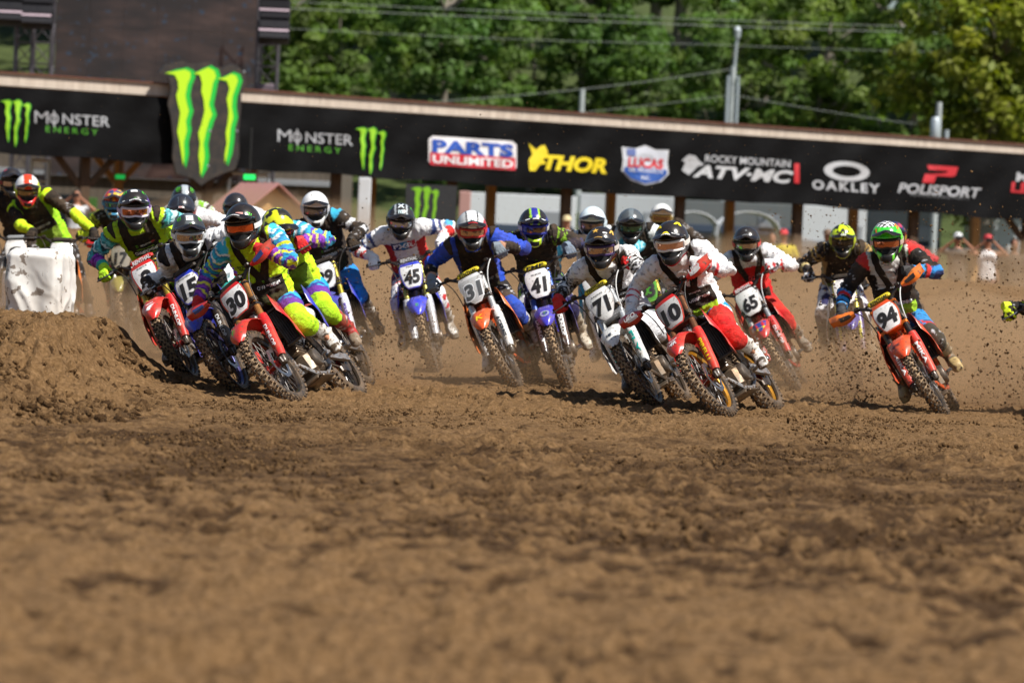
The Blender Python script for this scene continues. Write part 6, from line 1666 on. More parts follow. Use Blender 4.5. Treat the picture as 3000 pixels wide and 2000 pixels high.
def build_sign():
    zc = lambda x, y: (x / 2.6133, y / 2.6133)
    out = [(1215,560),(1260,500),(1330,480),(1400,465),(1450,490),(1600,475),(1700,520),(1800,490),(1880,560),(1885,640),(1850,720),(1845,830),(1830,1000),(1832,1200),(1800,1300),(1700,1330),(1600,1380),(1540,1422),(1480,1370),(1350,1330),(1320,1200),(1328,1080),(1310,900),(1285,800),(1310,680),(1290,590)]
    root = empty('sign', on_front(600, 520, .3)); tag(root, 'tall black cut-out sign with three torn green claw strokes on the pavilion front', 'sign'); O = root.location
    mb = MB(); P = [on_front(*zc(x, y), .34) - O for x, y in out]; Q = [p - _n * .10 for p in P]; n = len(P)
    mb.add(P + Q, [tuple(range(n)), tuple(range(2 * n - 1, n - 1, -1))] + [(i, (i + 1) % n, n + (i + 1) % n, n + i) for i in range(n)])
    obj('panel', mb.mesh('panel', smooth=False), plastic('#1d1e20', .5, .12, 0, 0), root)
    from mathutils.geometry import tessellate_polygon
    for i, k in enumerate(CLAW):
        for grow, dx, colr, off in ((.012, .018, '#17b83a', .346), (-.006, -.006, '#b4e01c', .356)):
            PP = [Vector((a, b, 0)) for a, b in k]; N_ = len(PP); W_ = []
            for q in range(N_):
                t = PP[(q + 1) % N_] - PP[q - 1]; nn = Vector((t.y, -t.x, 0)).normalized(); r_ = PP[q] + nn * grow * (1 if CLAW_CCW else -1) + Vector((dx, 0, 0)); W_.append(r_)
            pts = [on_front(*zc(1545 + p.x * 850, 930 - p.y * 850), off) - O for p in W_]
            F = [tuple(f) for f in tessellate_polygon([W_])]
            me = bpy.data.meshes.new('claw_stroke'); me.from_pydata([tuple(p) for p in pts], [], F)
            obj('claw_stroke', me, flat(colr, .45), root)
    for x, y in ((1868, 552), (1605, 1005), (1590, 1272), (1812, 1005)):
        mb = MB(); p = on_front(*zc(x, y), .345) - O; mb.lathe([(.02, 0), (.03, .012), (.028, .02), (.01, .026)], 'y', tuple(p + _n * .01), 10); obj('bolt', mb.mesh('bolt'), plastic('#b8bcc0', .3, 0, .8), root)

# ------------------------------------------------------------------ screen, towers, loudspeakers
def truss(mb, a, b, w, bays):
    """square lattice mast from a to b"""
    a = Vector(a); b = Vector(b); cs = [Vector((sx * w / 2, sy * w / 2, 0)) for sx, sy in ((-1, -1), (1, -1), (1, 1), (-1, 1))]
    for q in cs: mb.tube([a + q, b + q], .03, 6)
    for i in range(bays):
        p0, p1 = a.lerp(b, i / bays), a.lerp(b, (i + 1) / bays)
        for j in range(4):
            k = (j + 1) % 4; mb.tube([p0 + cs[j], p1 + cs[k]] if i % 2 else [p0 + cs[k], p1 + cs[j]], .014, 5); mb.tube([p0 + cs[j], p0 + cs[k]], .014, 5)
def build_screen():
    Y = 96.0; z0 = 2.6
    c0 = at(158, 255, Y); c1 = at(748, 262, Y); top = at(158, -70, Y).z
    root = empty('video_screen', (c0.x, Y, z0)); tag(root, 'large dark video screen with dim brown picture behind the pavilion roof', 'screen'); O = root.location
    mt, nt, b, L = newmat('screen_picture'); tc = texco(nt)
    mp = nt.nodes.new('ShaderNodeMapping'); mp.inputs['Scale'].default_value = (.55, 1, 1.6); L.new(tc, mp.inputs[0])
    a = ramp(nt, noise(nt, mp.outputs[0], 1.1, 6, .6), [(.30, c('#120b0b')), (.44, c('#261a17')), (.58, c('#46322b')), (.72, c('#6a5046'))])
    spot = ramp(nt, noise(nt, tc, 6.5, 2), [(.64, (0, 0, 0, 1)), (.68, (1, 1, 1, 1))])
    pic = mix(nt, spot, a, c('#2c4258'))
    b.inputs['Base Color'].default_value = (.02, .018, .018, 1); b.inputs['Roughness'].default_value = .5
    L.new(pic, b.inputs['Emission Color']); b.inputs['Emission Strength'].default_value = .42
    nx, nz = 6, 4; W = c1.x - c0.x; H = top - z0
    for i in range(nx):          # cabinets of the wall
        for j in range(nz):
            mb = MB(); mb.box(W * (i + .5) / nx, 0, H * (j + .5) / nz, W / nx - .006, .10, H / nz - .006); obj('screen_panel', mb.mesh('screen_panel', smooth=False), mt, root)
    mb = MB(); beam(mb, (-.08, .0, 0), (-.08, .0, H), .12, .12, Vector((0, 1, 0))); obj('frame_post', mb.mesh('frame_post'), flat('#1b1b1d'), root)
    mb = MB(); beam(mb, (W + .08, .0, 0), (W + .08, .0, H), .12, .12, Vector((0, 1, 0))); obj('frame_post', mb.mesh('frame_post'), flat('#1b1b1d'), root)
    alu = plastic('#5e5c63', .4, .1, .6)
    for lab, u, w in (('aluminium lattice tower beside the video screen, nearest the picture edge', 66, .40), ('aluminium lattice tower touching the dark screen at its outer side', 118, .46), ('aluminium lattice tower between the video screen and the trees', 778, .48)):
        p = at(u, 300, Y - 1.0); t = at(u, -60, Y - 1.0); r = empty('lattice_tower', (p.x, p.y, gz(p.x, p.y))); tag(r, lab, 'tower', 'lattice towers of the screen')
        mb = MB(); truss(mb, (0, 0, 0), (0, 0, t.z - r.location.z), w, 14); obj('mast', mb.mesh('mast'), alu, r)
        mb = MB(); mb.box(0, -.02, p.z - r.location.z + .05, w * .95, w * .95, .75, ch=.03); obj('sleeve_block', mb.mesh('sleeve_block'), plastic('#6e626c', .5, .1), r)
        mb = MB(); mb.box(0, 0, .05, 1.2, 1.2, .1, ch=.01); obj('base_plate', mb.mesh('base_plate'), flat('#4a4a4c'), r)
    for lab, u, v0, n in (('hanging black loudspeaker column at the picture corner', 24, 72, 6), ('hanging black loudspeaker column over the lattice tower', 108, 82, 6), ('hanging black loudspeaker column with pale bands against the trees', 802, 126, 6)):
        p = at(u, v0, Y - 1.8); r = empty('loudspeaker_array', p); tag(r, lab, 'loudspeaker', 'loudspeaker columns')
        for k in range(n):
            t = math.radians(16 - 5 * k); mb = MB()
            mb.box(0, .0, 0, .70, .45, .235, ch=.03)
            me = mb.mesh('cabinet'); me.transform(Matrix.Translation((0, -.03 * (k - 1.5) ** 2 * .3, .13 + .25 * k)) @ Matrix.Rotation(-t, 4, 'X'))
            cb = obj('cabinet', me, flat('#17151a', .5), r)
            mb = MB(); mb.box(0, -.235, .09, .68, .02, .05); me = mb.mesh('band'); me.transform(Matrix.Translation((0, -.03 * (k - 1.5) ** 2 * .3, .13 + .25 * k)) @ Matrix.Rotation(-t, 4, 'X'))
            if k % 2 == 0: obj('band', me, plastic('#c8b4be', .4, 0), cb)
        mb = MB(); mb.tube([(0, 0, .25 * n), (0, 0, .25 * n + 1.2)], .03, 6); obj('chain_hoist', mb.mesh('chain_hoist'), flat('#3a3a3c'), r)

# ------------------------------------------------------------------ things behind and beneath the pavilion
def building(name, label, cat, u0, u1, vtop, Y, depth, wallc, parts):
    a = at(u0, vtop, Y); b = at(u1, vtop, Y); z = gz((a.x + b.x) / 2, Y)
    root = empty(name, ((a.x + b.x) / 2, Y, z)); tag(root, label, cat); W = b.x - a.x; H = a.z - z
    mb = MB(); mb.box(0, depth / 2, H / 2, W, depth, H, ch=.02); obj('wall', mb.mesh('wall'), wallc, root)
    for nm, cx, cz, w, h, d, m in parts:
        mb = MB(); mb.box(cx * W / 2, -d / 2 - .004, cz * H, w, d, h, ch=.01); obj(nm, mb.mesh(nm), m, root)
    return root, W, H
def build_backdrop():
    gw = wood('old_siding', '#4d453b', '#6b6155', .85, .5); wh = plastic('#b4b9bd', .4, .12, 0, .2); gl = plastic('#20262c', .1, 0, .2); dk = flat('#2b2a2a'); gr = plastic('#8b9096', .5, .1)
    building('shed_building', 'long grey-brown timber building in shade under the pavilion', 'building', -260, 1010, 372, 99, 6, gw,
        [('door', -.62, .34, .95, 2.0, .05, flat('#3a352e')), ('window', -.30, .45, 1.1, .8, .05, gl), ('window', .12, .45, 1.1, .8, .05, gl), ('eave_beam', 0, .72, 10.2, .14, .12, gr), ('poster', -.48, .42, .5, .6, .03, flat('#3f6a2a')), ('poster', -.18, .47, .55, .55, .03, flat('#416a2c')), ('door', .70, .36, .95, 2.0, .05, flat('#3b2f28'))])
    for i, (u0, u1, vt, Y, lab) in enumerate(((1360, 1690, 562, 112, 'long white race trailer with dark stripe seen between pavilion posts behind number 41'), (1700, 1985, 566, 114, 'white box truck behind the pale blue and grey helmets'), (2000, 2330, 585, 118, 'dark grey trailer behind the arched tents'), (2345, 2540, 600, 110, 'white box trailer behind the yellow helmet'), (2545, 2760, 606, 113, 'dull grey van body behind the green helmet'), (2855, 3080, 632, 112, 'white trailer behind the spectators at the right'))):
        r, W, H = building('trailer', lab, 'trailer', u0, u1, vt, Y, 2.6, (plastic('#cfd3d6', .4, .12, 0, .2), wh, plastic('#5f6668', .5, .12, 0, .1), plastic('#c6cacd', .4, .12, 0, .2), plastic('#7a7f80', .5, .12, 0, .1), wh)[i], [('stripe', 0, .50, 0.001, .001, .01, dk)][:0] + [('shade_skirt', 0, .24, (at(u1, vt, Y).x - at(u0, vt, Y).x) * .98, .46 * (at(u0, vt, Y).z - gz(at(u0, vt, Y).x, Y)), .04, flat('#3d3731')), ('side_stripe', 0, .56, (at(u1, vt, Y).x - at(u0, vt, Y).x) * .97, .22, .03, flat('#3a4658') if i % 2 == 0 else gr), ('hatch', .55, .68, .6, .5, .03, gr)])  # dark lower panel: shade around the trailer bottoms put into its colour
        for cx in (-.55, -.35, .5):
            mb = MB(); mb.lathe([(.15, -.12), (.40, -.12), (.42, -.06), (.42, .06), (.40, .12), (.15, .12)], 'y', (cx * W / 2, -.13, .38), 20); obj('wheel', mb.mesh('wheel'), flat('#151516', .8), r)
    for i, (u, w, lab) in enumerate(((2030, 165, 'small arched white tent roof behind the rider of number 10'), (2195, 190, 'wide arched white tent roof behind the rider of number 65'), (1945, 120, 'narrow arched white tent behind the white helmet'))):
        Y = 104 - i; a = at(u - w / 2, 690, Y); b = at(u + w / 2, 690, Y); W = b.x - a.x; zt = at(u, 618 + (6 if i == 2 else 0), Y).z; z = gz(a.x, Y); zl = a.z + .0
        r = empty('arched_tent', ((a.x + b.x) / 2, Y, z)); tag(r, lab, 'tent', 'arched white tents'); mb = MB(); G = []
        for k in range(13):
            q = math.pi * k / 12; G.append([(-W / 2 * math.cos(q), yy, zl - z + (zt - zl) * math.sin(q) ** .8) for yy in (0, 1.2, 2.4)])
        mb.shell(G, .02); obj('canopy', mb.mesh('canopy'), plastic('#e6e8ea', .55, .05, 0, 0), r)
        for sx in (-1, 1):
            for yy in (.05, 2.35):
                mb = MB(); mb.tube([(sx * W * .49, yy, 0), (sx * W * .49, yy, zl - z)], .03, 6); obj('pole', mb.mesh('pole'), plastic('#b0b4b8', .4, 0, .5), r)
        mb = MB(); mb.box(0, 2.42, (zl - z) / 2, W * .96, .02, zl - z); obj('back_wall', mb.mesh('back_wall'), flat('#7d7f80', .8), r)
    # booth with red metal roof
    Y = 76; a = at(716, 640, Y); b = at(882, 640, Y); z = gz(a.x, Y); W = b.x - a.x; ze = at(800, 612, Y).z - z; zr = at(800, 538, Y).z - z
    r = empty('booth', ((a.x + b.x) / 2, Y, z)); r.rotation_euler.z = math.radians(24); tag(r, 'small tan wooden booth with faded red metal gable roof behind the white helmet', 'booth')
    bw = wood('booth_board', '#b58a50', '#d3a868')
    mb = MB(); o2 = [(-W / 2, 0), (W / 2, 0), (W / 2, ze), (0, zr - .06), (-W / 2, ze)]
    mb.prism(o2, 1.7, lambda p, q, d: (p, d, q)); obj('wall', mb.mesh('wall', smooth=False), bw, r)
    for s in (-1, 1):
        mb = MB(); G = []
        for k in range(15):
            y = -.22 + 2.1 * k / 14; G.append([(s * (W / 2 + .16) * t, y, zr - (zr - ze + .10) * t + (.015 if k % 2 else 0)) for t in (0, .5, 1)])
        mb.shell(G, .02); obj('roof', mb.mesh('roof', smooth=False), plastic('#bd8580', .45, .15, 0, .1), r)
    mb = MB(); mb.box(0, -.02, ze * .55, W * .55, .04, ze * .35); obj('serving_hatch', mb.mesh('serving_hatch'), flat('#4a3a26'), r)
    # pipe frames, panels and lights under the roof
    for lab, u0, u1, v0, v1, Y in (('pale metal ladder frame under the banner beside the lime rider', 88, 143, 468, 585, 84), ('pale pipe frame with green light under the banner above the red roof', 668, 788, 508, 600, 84)):
        p = at(u0, v1, Y); q = at(u1, v0, Y); r = empty('pipe_frame', (p.x, Y, gz(p.x, Y))); tag(r, lab, 'frame'); h = q.z - r.location.z; w = q.x - p.x; ml = plastic('#b9bec4', .4, .05, .5)
        for x in (0, w): mb = MB(); mb.tube([(x, 0, 0), (x, 0, h)], .04, 8); obj('upright', mb.mesh('upright'), ml, r)
        for k in range(4 if u0 < 200 else 1): mb = MB(); mb.tube([(0, 0, h - .02 - .42 * k), (w, 0, h - .02 - .42 * k)], .035, 8); obj('rung', mb.mesh('rung'), ml, r)
    for lab, u, v, w, h in (('glowing green light board under the banner', 731, 519, 34, 15), ('dim green light board by the knee-braced post', 352, 518, 28, 13)):
        p = at(u, v, 83.2); r = empty('light_board', p); tag(r, lab, 'light board'); k = 83.2 / F_PX
        mb = MB(); mb.box(0, .05, 0, w * k * 1.15, .08, h * k * 1.3, ch=.01); obj('housing', mb.mesh('housing'), flat('#1a1a1a'), r)
        mt, nt, b, L = newmat('lit_green'); b.inputs['Base Color'].default_value = c('#12a040'); b.inputs['Emission Color'].default_value = c('#20d860'); b.inputs['Emission Strength'].default_value = 1.2 if u > 500 else .35
        mb = MB(); mb.box(0, -.002, 0, w * k, .02, h * k); obj('lamp', mb.mesh('lamp'), mt, r)
        mb = MB(); mb.tube([(0, .06, h * k), (0, .06, 1.0)], .015, 6); obj('hanger', mb.mesh('hanger'), flat('#2a2a2a'), r)
    p = at(1258, 700, 80.5); t = at(1258, 541, 80.5); r = empty('hanging_banner', (p.x, 80.5, gz(p.x, 80.5))); tag(r, 'dark hanging banner with three green claw strokes beside the white jersey rider', 'banner'); h = t.z - r.location.z
    mb = MB(); mb.box(0, .0, h / 2, 1.0, .03, h); obj('cloth', mb.mesh('cloth'), flat('#2b2c2e', .8), r)
    V2, F = claw_tris(.01); k = at(1258, 549, 80.5).z - r.location.z
    me = bpy.data.meshes.new('emblem'); me.from_pydata([(x * .80 - .13, -.022, k - .44 + y * .92) for x, y in V2], [], F); obj('emblem', me, flat('#7fc024'), r)
    p = at(1062, 700, 83.5); t = at(1068, 520, 83.5); r = empty('column_wrap', (p.x, 83.5, gz(p.x, 83.5))); tag(r, 'white wrapped upright panel beside the pale post left of the white jersey', 'panel')
    mb = MB(); mb.box(0, 0, (t.z - r.location.z) / 2, .26, .12, t.z - r.location.z, ch=.02); obj('panel', mb.mesh('panel'), plastic('#cfd3d6', .5, .12), r)
    mb = MB(); mb.box(0, 0, .06, .40, .40, .12, ch=.02); obj('base', mb.mesh('base'), flat('#5a5a5a'), r)
    p = at(1357, 700, 97); t = at(1357, 560, 97); r = empty('column_wrap', (p.x, 97, gz(p.x, 97))); tag(r, 'dusty pink upright board behind the silver helmet', 'panel')
    mb = MB(); mb.box(0, 0, (t.z - r.location.z) / 2, .28, .10, t.z - r.location.z, ch=.02); obj('panel', mb.mesh('panel'), plastic('#b98f88', .6, .1), r)
    mb = MB(); mb.box(0, 0, .06, .40, .40, .12, ch=.02); obj('base', mb.mesh('base'), flat('#5a5a5a'), r)
    # low plank barrier along the top of the bank
    for i in range(9):
        u0 = 60 + 330 * i; a = at(u0, 700, 64); r = empty('plank_barrier', (a.x, 64 + .1 * i, gz(a.x, 64 + .1 * i))); tag(r, ['weathered plank barrier on the bank, farthest left of the row', 'second plank barrier on the bank from the left', 'plank barrier on the bank behind the red booth', 'plank barrier on the bank behind the white jersey rider', 'plank barrier on the bank behind the blue-striped helmet', 'plank barrier on the bank behind the grey helmet', 'plank barrier on the bank behind the red jersey rider', 'plank barrier on the bank behind the yellow helmet', 'plank barrier on the bank under the spectators at the right'][i], 'barrier', 'plank barriers on the bank')
        bw2 = wood('barrier_wood', '#9a8668', '#c2ad8c')
        for k in range(2): mb = MB(); mb.box(.85, 0, .30 + .22 * k, 1.70, .04, .15, ch=.01); obj('plank', mb.mesh('plank'), bw2, r)
        for x in (.05, 1.65): mb = MB(); mb.box(x, .05, .25, .09, .06, .55, ch=.01); obj('post', mb.mesh('post'), bw2, r)

# ------------------------------------------------------------------ bale in white plastic on the mound
def build_bale():
    Y = 33.2; a = at(28, 892, Y); b = at(205, 892, Y); W = (b.x - a.x); z = min(gz(a.x, Y), gz(b.x, Y)) - .03; H = at(110, 722, Y).z - z
    mb = MB(); mb.box(0, 0, H * .48, W * .90, .58, H * .96, ch=.05)
    V, F = remesh(mb, .013, 6)
    q = V.copy(); N = vnormals(V, F)
    rd = vnoise3(q * np.array([7, 7, 4]) + 3, 5); ridge = 1 - np.abs(2 * vnoise3(q * np.array([5.5, 5.5, .9]) + (vnoise3(q * np.array([3, 3, 1.5]), 2)[:, None] - .5) * 1.0 + np.array([0, 0, 0]) + q[:, [2, 0, 1]] * 3, 8) - 1)
    ridge2 = 1 - np.abs(2 * vnoise3(q * np.array([10, 10, 5]) + (vnoise3(q * 8, 12)[:, None] - .5) * 1.2 + q[:, [2, 2, 0]] * 5, 18) - 1)
    V = V + N * (.034 * (ridge ** 2 - .35) + .005 * (ridge2 ** 3 - .25) + .016 * (rd - .5))[:, None] * (1 - .5 * sstep(.35, .47, V[:, 2]))[:, None]
    V[:, 0] *= 1 + .05 * np.sin(V[:, 2] / H * 3.1)
    mt, nt, bb, L = newmat('bale_plastic'); tc = texco(nt)
    base = ramp(nt, noise(nt, tc, 3, 4), [(.3, c('#e3e1dc')), (.7, c('#f1f0ec'))])
    L.new(soiled(nt, base, .5, 4), bb.inputs['Base Color']); bb.inputs['Roughness'].default_value = .42
    bb.inputs['Coat Weight'].default_value = .2
    root = empty('wrapped_bale', ((a.x + b.x) / 2, Y, z)); root.rotation_euler.z = math.radians(-9); tag(root, 'crumpled white plastic wrapped bale standing on the dirt mound', 'bale')
    obj('wrap', np_mesh('wrap', V, F), mt, root)
    mb = MB(); mb.box(.0, 0, H * .5, W * .86, .52, H * .9, ch=.04); obj('straw_core', mb.mesh('straw_core'), flat('#a8935a', .9), root)

# ------------------------------------------------------------------ wood, poles, wires
def leaf_mat(name, cols, seed):
    mt, nt, b, L = newmat(name)
    a = nt.nodes.new('ShaderNodeAttribute'); a.attribute_name = 'Col'
    oi = nt.nodes.new('ShaderNodeObjectInfo')
    rc = ramp(nt, oi.outputs['Random'], [(0, c(cols[0])), (.5, c(cols[1])), (1, c(cols[2]))])
    cc = mix(nt, 1.0, a.outputs['Color'], rc, 'MULTIPLY')
    L.new(cc, b.inputs['Base Color']); b.inputs['Roughness'].default_value = .55; b.inputs['Specular IOR Level'].default_value = .25
    tr = nt.nodes.new('ShaderNodeBsdfTranslucent'); L.new(mix(nt, 1.0, cc, (1.15, 1.3, .45, 1), 'MULTIPLY'), tr.inputs['Color'])
    ms = nt.nodes.new('ShaderNodeMixShader'); ms.inputs[0].default_value = .42
    L.new(b.outputs[0], ms.inputs[1]); L.new(tr.outputs[0], ms.inputs[2])
    L.new(ms.outputs[0], nt.nodes['Material Output'].inputs['Surface'])
    return mt
def crown_mesh(name, seed, rx, rz, zc, ncl, nleaf, size):
    rng = np.random.default_rng(seed); V = []; Cc = []
    # clumps spread through an uneven crown, denser near its outside
    P = rng.normal(size=(ncl, 3)); P /= np.linalg.norm(P, axis=1, keepdims=True)
    r = rng.random(ncl) ** .4
    lob = .75 + .5 * vnoise3(P * 1.7 + seed, seed)
    P = P * (r * lob)[:, None] * np.array([rx, rx, rz]) + np.array([0, 0, zc])
    for k in range(ncl):
        cr = (.55 + .75 * rng.random()) * size * 4.3
        q = rng.normal(size=(nleaf, 3)); q /= np.linalg.norm(q, axis=1, keepdims=True); q *= (cr * rng.random(nleaf) ** .5)[:, None] * np.array([1, 1, .6]); q += P[k]
        n = rng.normal(size=(nleaf, 3)) * .45 + (q - P[k]) / cr * 1.3 + np.array([0, 0, .55]); n /= np.linalg.norm(n, axis=1, keepdims=True)
        t = np.cross(n, rng.normal(size=(nleaf, 3))); t /= np.linalg.norm(t, axis=1, keepdims=True); s = np.cross(n, t)
        sz = (size * (.5 + .7 * rng.random(nleaf)))[:, None]
        quad = np.stack([q - t * sz, q + s * sz * .55, q + t * sz, q - s * sz * .55], 1)
        V.append(quad.reshape(-1, 3))
        base = np.array([1.0, 1.0, 1.0]) * (.55 + .75 * rng.random()); hue = np.array([1 + .25 * (rng.random() - .4), 1, 1 - .2 * rng.random()])
        Cc.append(np.repeat((base * hue)[None] * (.85 + .3 * rng.random((nleaf, 1))), 4, 0))
    V = np.concatenate(V); F = np.arange(len(V)).reshape(-1, 4)
    me = np_mesh(name, V, F, smooth=False); set_cols(me, np.concatenate(Cc)); return me
def trunk_mesh(seed, h, r0, rx):
    rng = random.Random(seed); mb = MB()
    pts = [Vector((0, 0, -.4))]; 
    for k in range(1, 8): pts.append(Vector((rng.uniform(-.12, .12) * k * .5, rng.uniform(-.12, .12) * k * .5, h * k / 7)))
    mb.tube(pts, [r0 * (1.25 - 1.1 * k / 7) for k in range(8)], 9)
    for k in range(7):
        i = rng.randint(2, 6); a = pts[i]; an_ = rng.uniform(0, 6.28); L_ = rx * rng.uniform(.4, .8)
        mid = a + Vector((math.cos(an_) * L_ * .5, math.sin(an_) * L_ * .5, L_ * .35)); e = a + Vector((math.cos(an_ + .2) * L_, math.sin(an_ + .2) * L_, L_ * .9))
        mb.tube([a, mid, e], [r0 * .45, r0 * .28, r0 * .1], 6)
    return mb.mesh('trunk')
def build_trees():
    lm = leaf_mat('leaves_wood', ('#6d8644', '#547038', '#7c9049'), 1); lm2 = leaf_mat('leaves_yellow', ('#6d7a2c', '#667329', '#7c8430'), 2)
    bark = wood('bark', '#5d554a', '#8a8276')
    CR = [crown_mesh('crown', 10 + k, (4.3, 3.7, 4.8, 3.9)[k], (5.6, 6.4, 5.4, 7.0)[k], (8.0, 8.6, 7.8, 9.0)[k], (120, 105, 135, 118)[k], 110, .185) for k in range(4)]
    TR = [trunk_mesh(20 + k, (11, 12, 11, 13)[k], .26, 3.6) for k in range(4)]
    rng = random.Random(7); n = 0
    rows = [(132, (760, 1010, 1290, 1560, 1840, 2120, 2400, 2680), 'front'), (146, (-1150, -850, -560, -300, -80, 150, 420, 700, 900, 1150, 1420, 1700, 1985, 2260, 2540, 2830, 3080, 3350), 'middle'), (165, (-1300, -1000, -700, -400, -100, 140, 380, 640, 890, 1130, 1370, 1630, 1880, 2130, 2390, 2640, 2900, 3120, 3400, 3700), 'back')]
    where = lambda u: ('behind the dark screen' if u < 640 else 'just beside the screen' if u < 900 else 'above the green-claw lettering' if u < 1150 else 'above the two-line badge' if u < 1420 else 'above the yellow lettering' if u < 1700 else 'left of the tall grey pole' if u < 2000 else 'behind the tall grey pole' if u < 2250 else 'above the goat lettering' if u < 2450 else 'above the white ring emblem' if u < 2700 else 'near the yellowish tree')
    for Y, us, rw in rows:
        for u in us:
            k = rng.randrange(4); yy = Y + rng.uniform(-4, 4); p = at(u + rng.uniform(-35, 35), 500, yy); z = gz(p.x, yy)
            r = empty('broadleaf_tree', (p.x, yy, z - .2 - (1.2 if rw == 'front' else 0))); r.rotation_euler.z = rng.uniform(0, 6.28); s = rng.uniform(.9, 1.15) * (.62 if rw == 'front' else 1.0); r.scale = (s, s, s * rng.uniform(.95, 1.1))
            od = ['first', 'second', 'third', 'fourth', 'fifth', 'sixth', 'seventh', 'eighth', 'ninth', 'tenth', 'eleventh', 'twelfth', 'thirteenth', 'fourteenth', 'fifteenth', 'sixteenth', 'seventeenth', 'eighteenth', 'nineteenth', 'twentieth', 'twenty-first', 'twenty-second'][us.index(u)]
            tag(r, 'broadleaf tree, %s from the left in the %s row' % (od, rw), 'tree', 'trees on the wooded hillside')
            obj('trunk', TR[k], bark, r); obj('crown', CR[k], lm, r); n += 1
    # the nearer yellowish tree at the upper right
    for u, Y, k, lab in ((2890, 112, 5, 'nearer yellow-green tree filling the upper right corner'),):
        p = at(u, 400, Y); z = gz(p.x, Y); r = empty('broadleaf_tree', (p.x, Y, z)); tag(r, lab, 'tree')
        obj('trunk', trunk_mesh(33, 9, .24, 2.6), bark, r); obj('crown', crown_mesh('crown', 44, 2.7, 4.6, 6.2, 190, 52, .17), lm2, r)
def build_poles():
    wd = wood('pole_wood', '#8d9494', '#b4bbbb'); gal = plastic('#aeb9bf', .4, .1, .3)
    def pole(u, v0, Y, rad, lab, parts):
        t = at(u, v0, Y); z = gz(t.x, Y); r = empty('utility_pole', (t.x, Y, z)); tag(r, lab, 'utility pole', 'utility poles behind the pavilion'); h = t.z - z
        mb = MB(); mb.tube([(0, 0, -.3), (0, 0, h * .5), (0, 0, h)], [rad * 1.15, rad, rad * .85], 12); obj('shaft', mb.mesh('shaft'), wd, r)
        for nm, f in parts: f(nm, r, h)
        return r, h
    def arm(nm, r, h):
        mb = MB(); mb.box(0, -.15, h - .25, 1.3, .1, .1, ch=.01); obj(nm, mb.mesh(nm), wd, r)
        for x in (-.55, 0, .55): mb = MB(); mb.lathe([(.02, 0), (.05, .02), (.03, .07), (.05, .10), (.02, .14)], 'z', (x, -.15, h - .2), 10); obj('insulator', mb.mesh('insulator'), gal, r)
    def lamp(nm, r, h):
        mb = MB(); mb.tube([(.04, 0, h - .05), (.06, -.02, h + .55), (.09, -.05, h + .95)], .05, 8); obj('lamp_arm', mb.mesh('lamp_arm'), gal, r)
        mb = MB(); mb.tube([(.08, -.05, h + .85), (.08, -.05, h + 1.1), (.08, -.05, h + 1.2)], [.09, .12, .05], 10); obj('lamp_head', mb.mesh('lamp_head'), gal, r)
    def trafo(nm, r, h):
        mb = MB(); mb.tube([(-.09, -.16, h - 1.0), (-.09, -.16, h - .95), (-.09, -.16, h - .45), (-.09, -.16, h - .38)], [.10, .125, .125, .07], 14); obj('transformer', mb.mesh('transformer'), gal, r)
        mb = MB(); mb.tube([(.2, -.2, h - 1.1), (.2, -.2, h - .7)], .06, 8); obj('fuse', mb.mesh('fuse'), gal, r)
    def cond(nm, r, h):
        for x in (-.14, .16): mb = MB(); mb.tube([(x, -.1, 0), (x, -.1, h - .3)], .05, 8); obj('conduit', mb.mesh('conduit'), gal, r)
    pole(2148, 195, 124, .11, 'tall grey utility pole with lamp on top rising above the pavilion', [('lamp', lamp), ('conduit', cond), ('cross', lambda nm, r, h: None)])
    pole(1706, 262, 128, .10, 'short weathered utility pole above the yellow lettering', [])
    pole(2752, 300, 104, .085, 'slim utility pole with grey transformer above the pavilion at the right', [('transformer', trafo)])
    lab = {}
    def wire(pts, Y, lab, sag=0.0, rad=.012):
        P = []
        for k in range(len(pts) - 1):
            for t in np.linspace(0, 1, 10, endpoint=(k == len(pts) - 2)):
                P.append(at(pts[k][0] + (pts[k + 1][0] - pts[k][0]) * t, pts[k][1] + (pts[k + 1][1] - pts[k][1]) * t + sag * 4 * t * (1 - t), Y))
        mb = MB(); mb.tube(P, rad, 5); o = obj('overhead_wire', mb.mesh('overhead_wire'), plastic('#8f958c', .5, 0), None); tag(o, lab, 'wire', 'overhead wires')
    wire([(-300, -20), (760, 22), (2700, 96), (3300, 105)], 124, 'lower of the paired overhead wires crossing before the trees', 4)
    wire([(-300, -50), (820, 4), (2700, 80), (3300, 90)], 124.6, 'upper of the paired overhead wires crossing before the trees', 4, .010)
    wire([(-300, 60), (840, 84), (2050, 130), (3300, 160)], 123.4, 'single thin overhead wire below the paired wires', 6, .008)
    wire([(600, 330), (1230, 301), (1700, 262), (2146, 203)], 126, 'slanting overhead wire running up to the tall grey pole', 3)
    wire([(1480, 348), (2146, 278), (2752, 372), (3300, 400)], 123, 'thin overhead wire between the tall pole and the transformer pole', 6, .009)

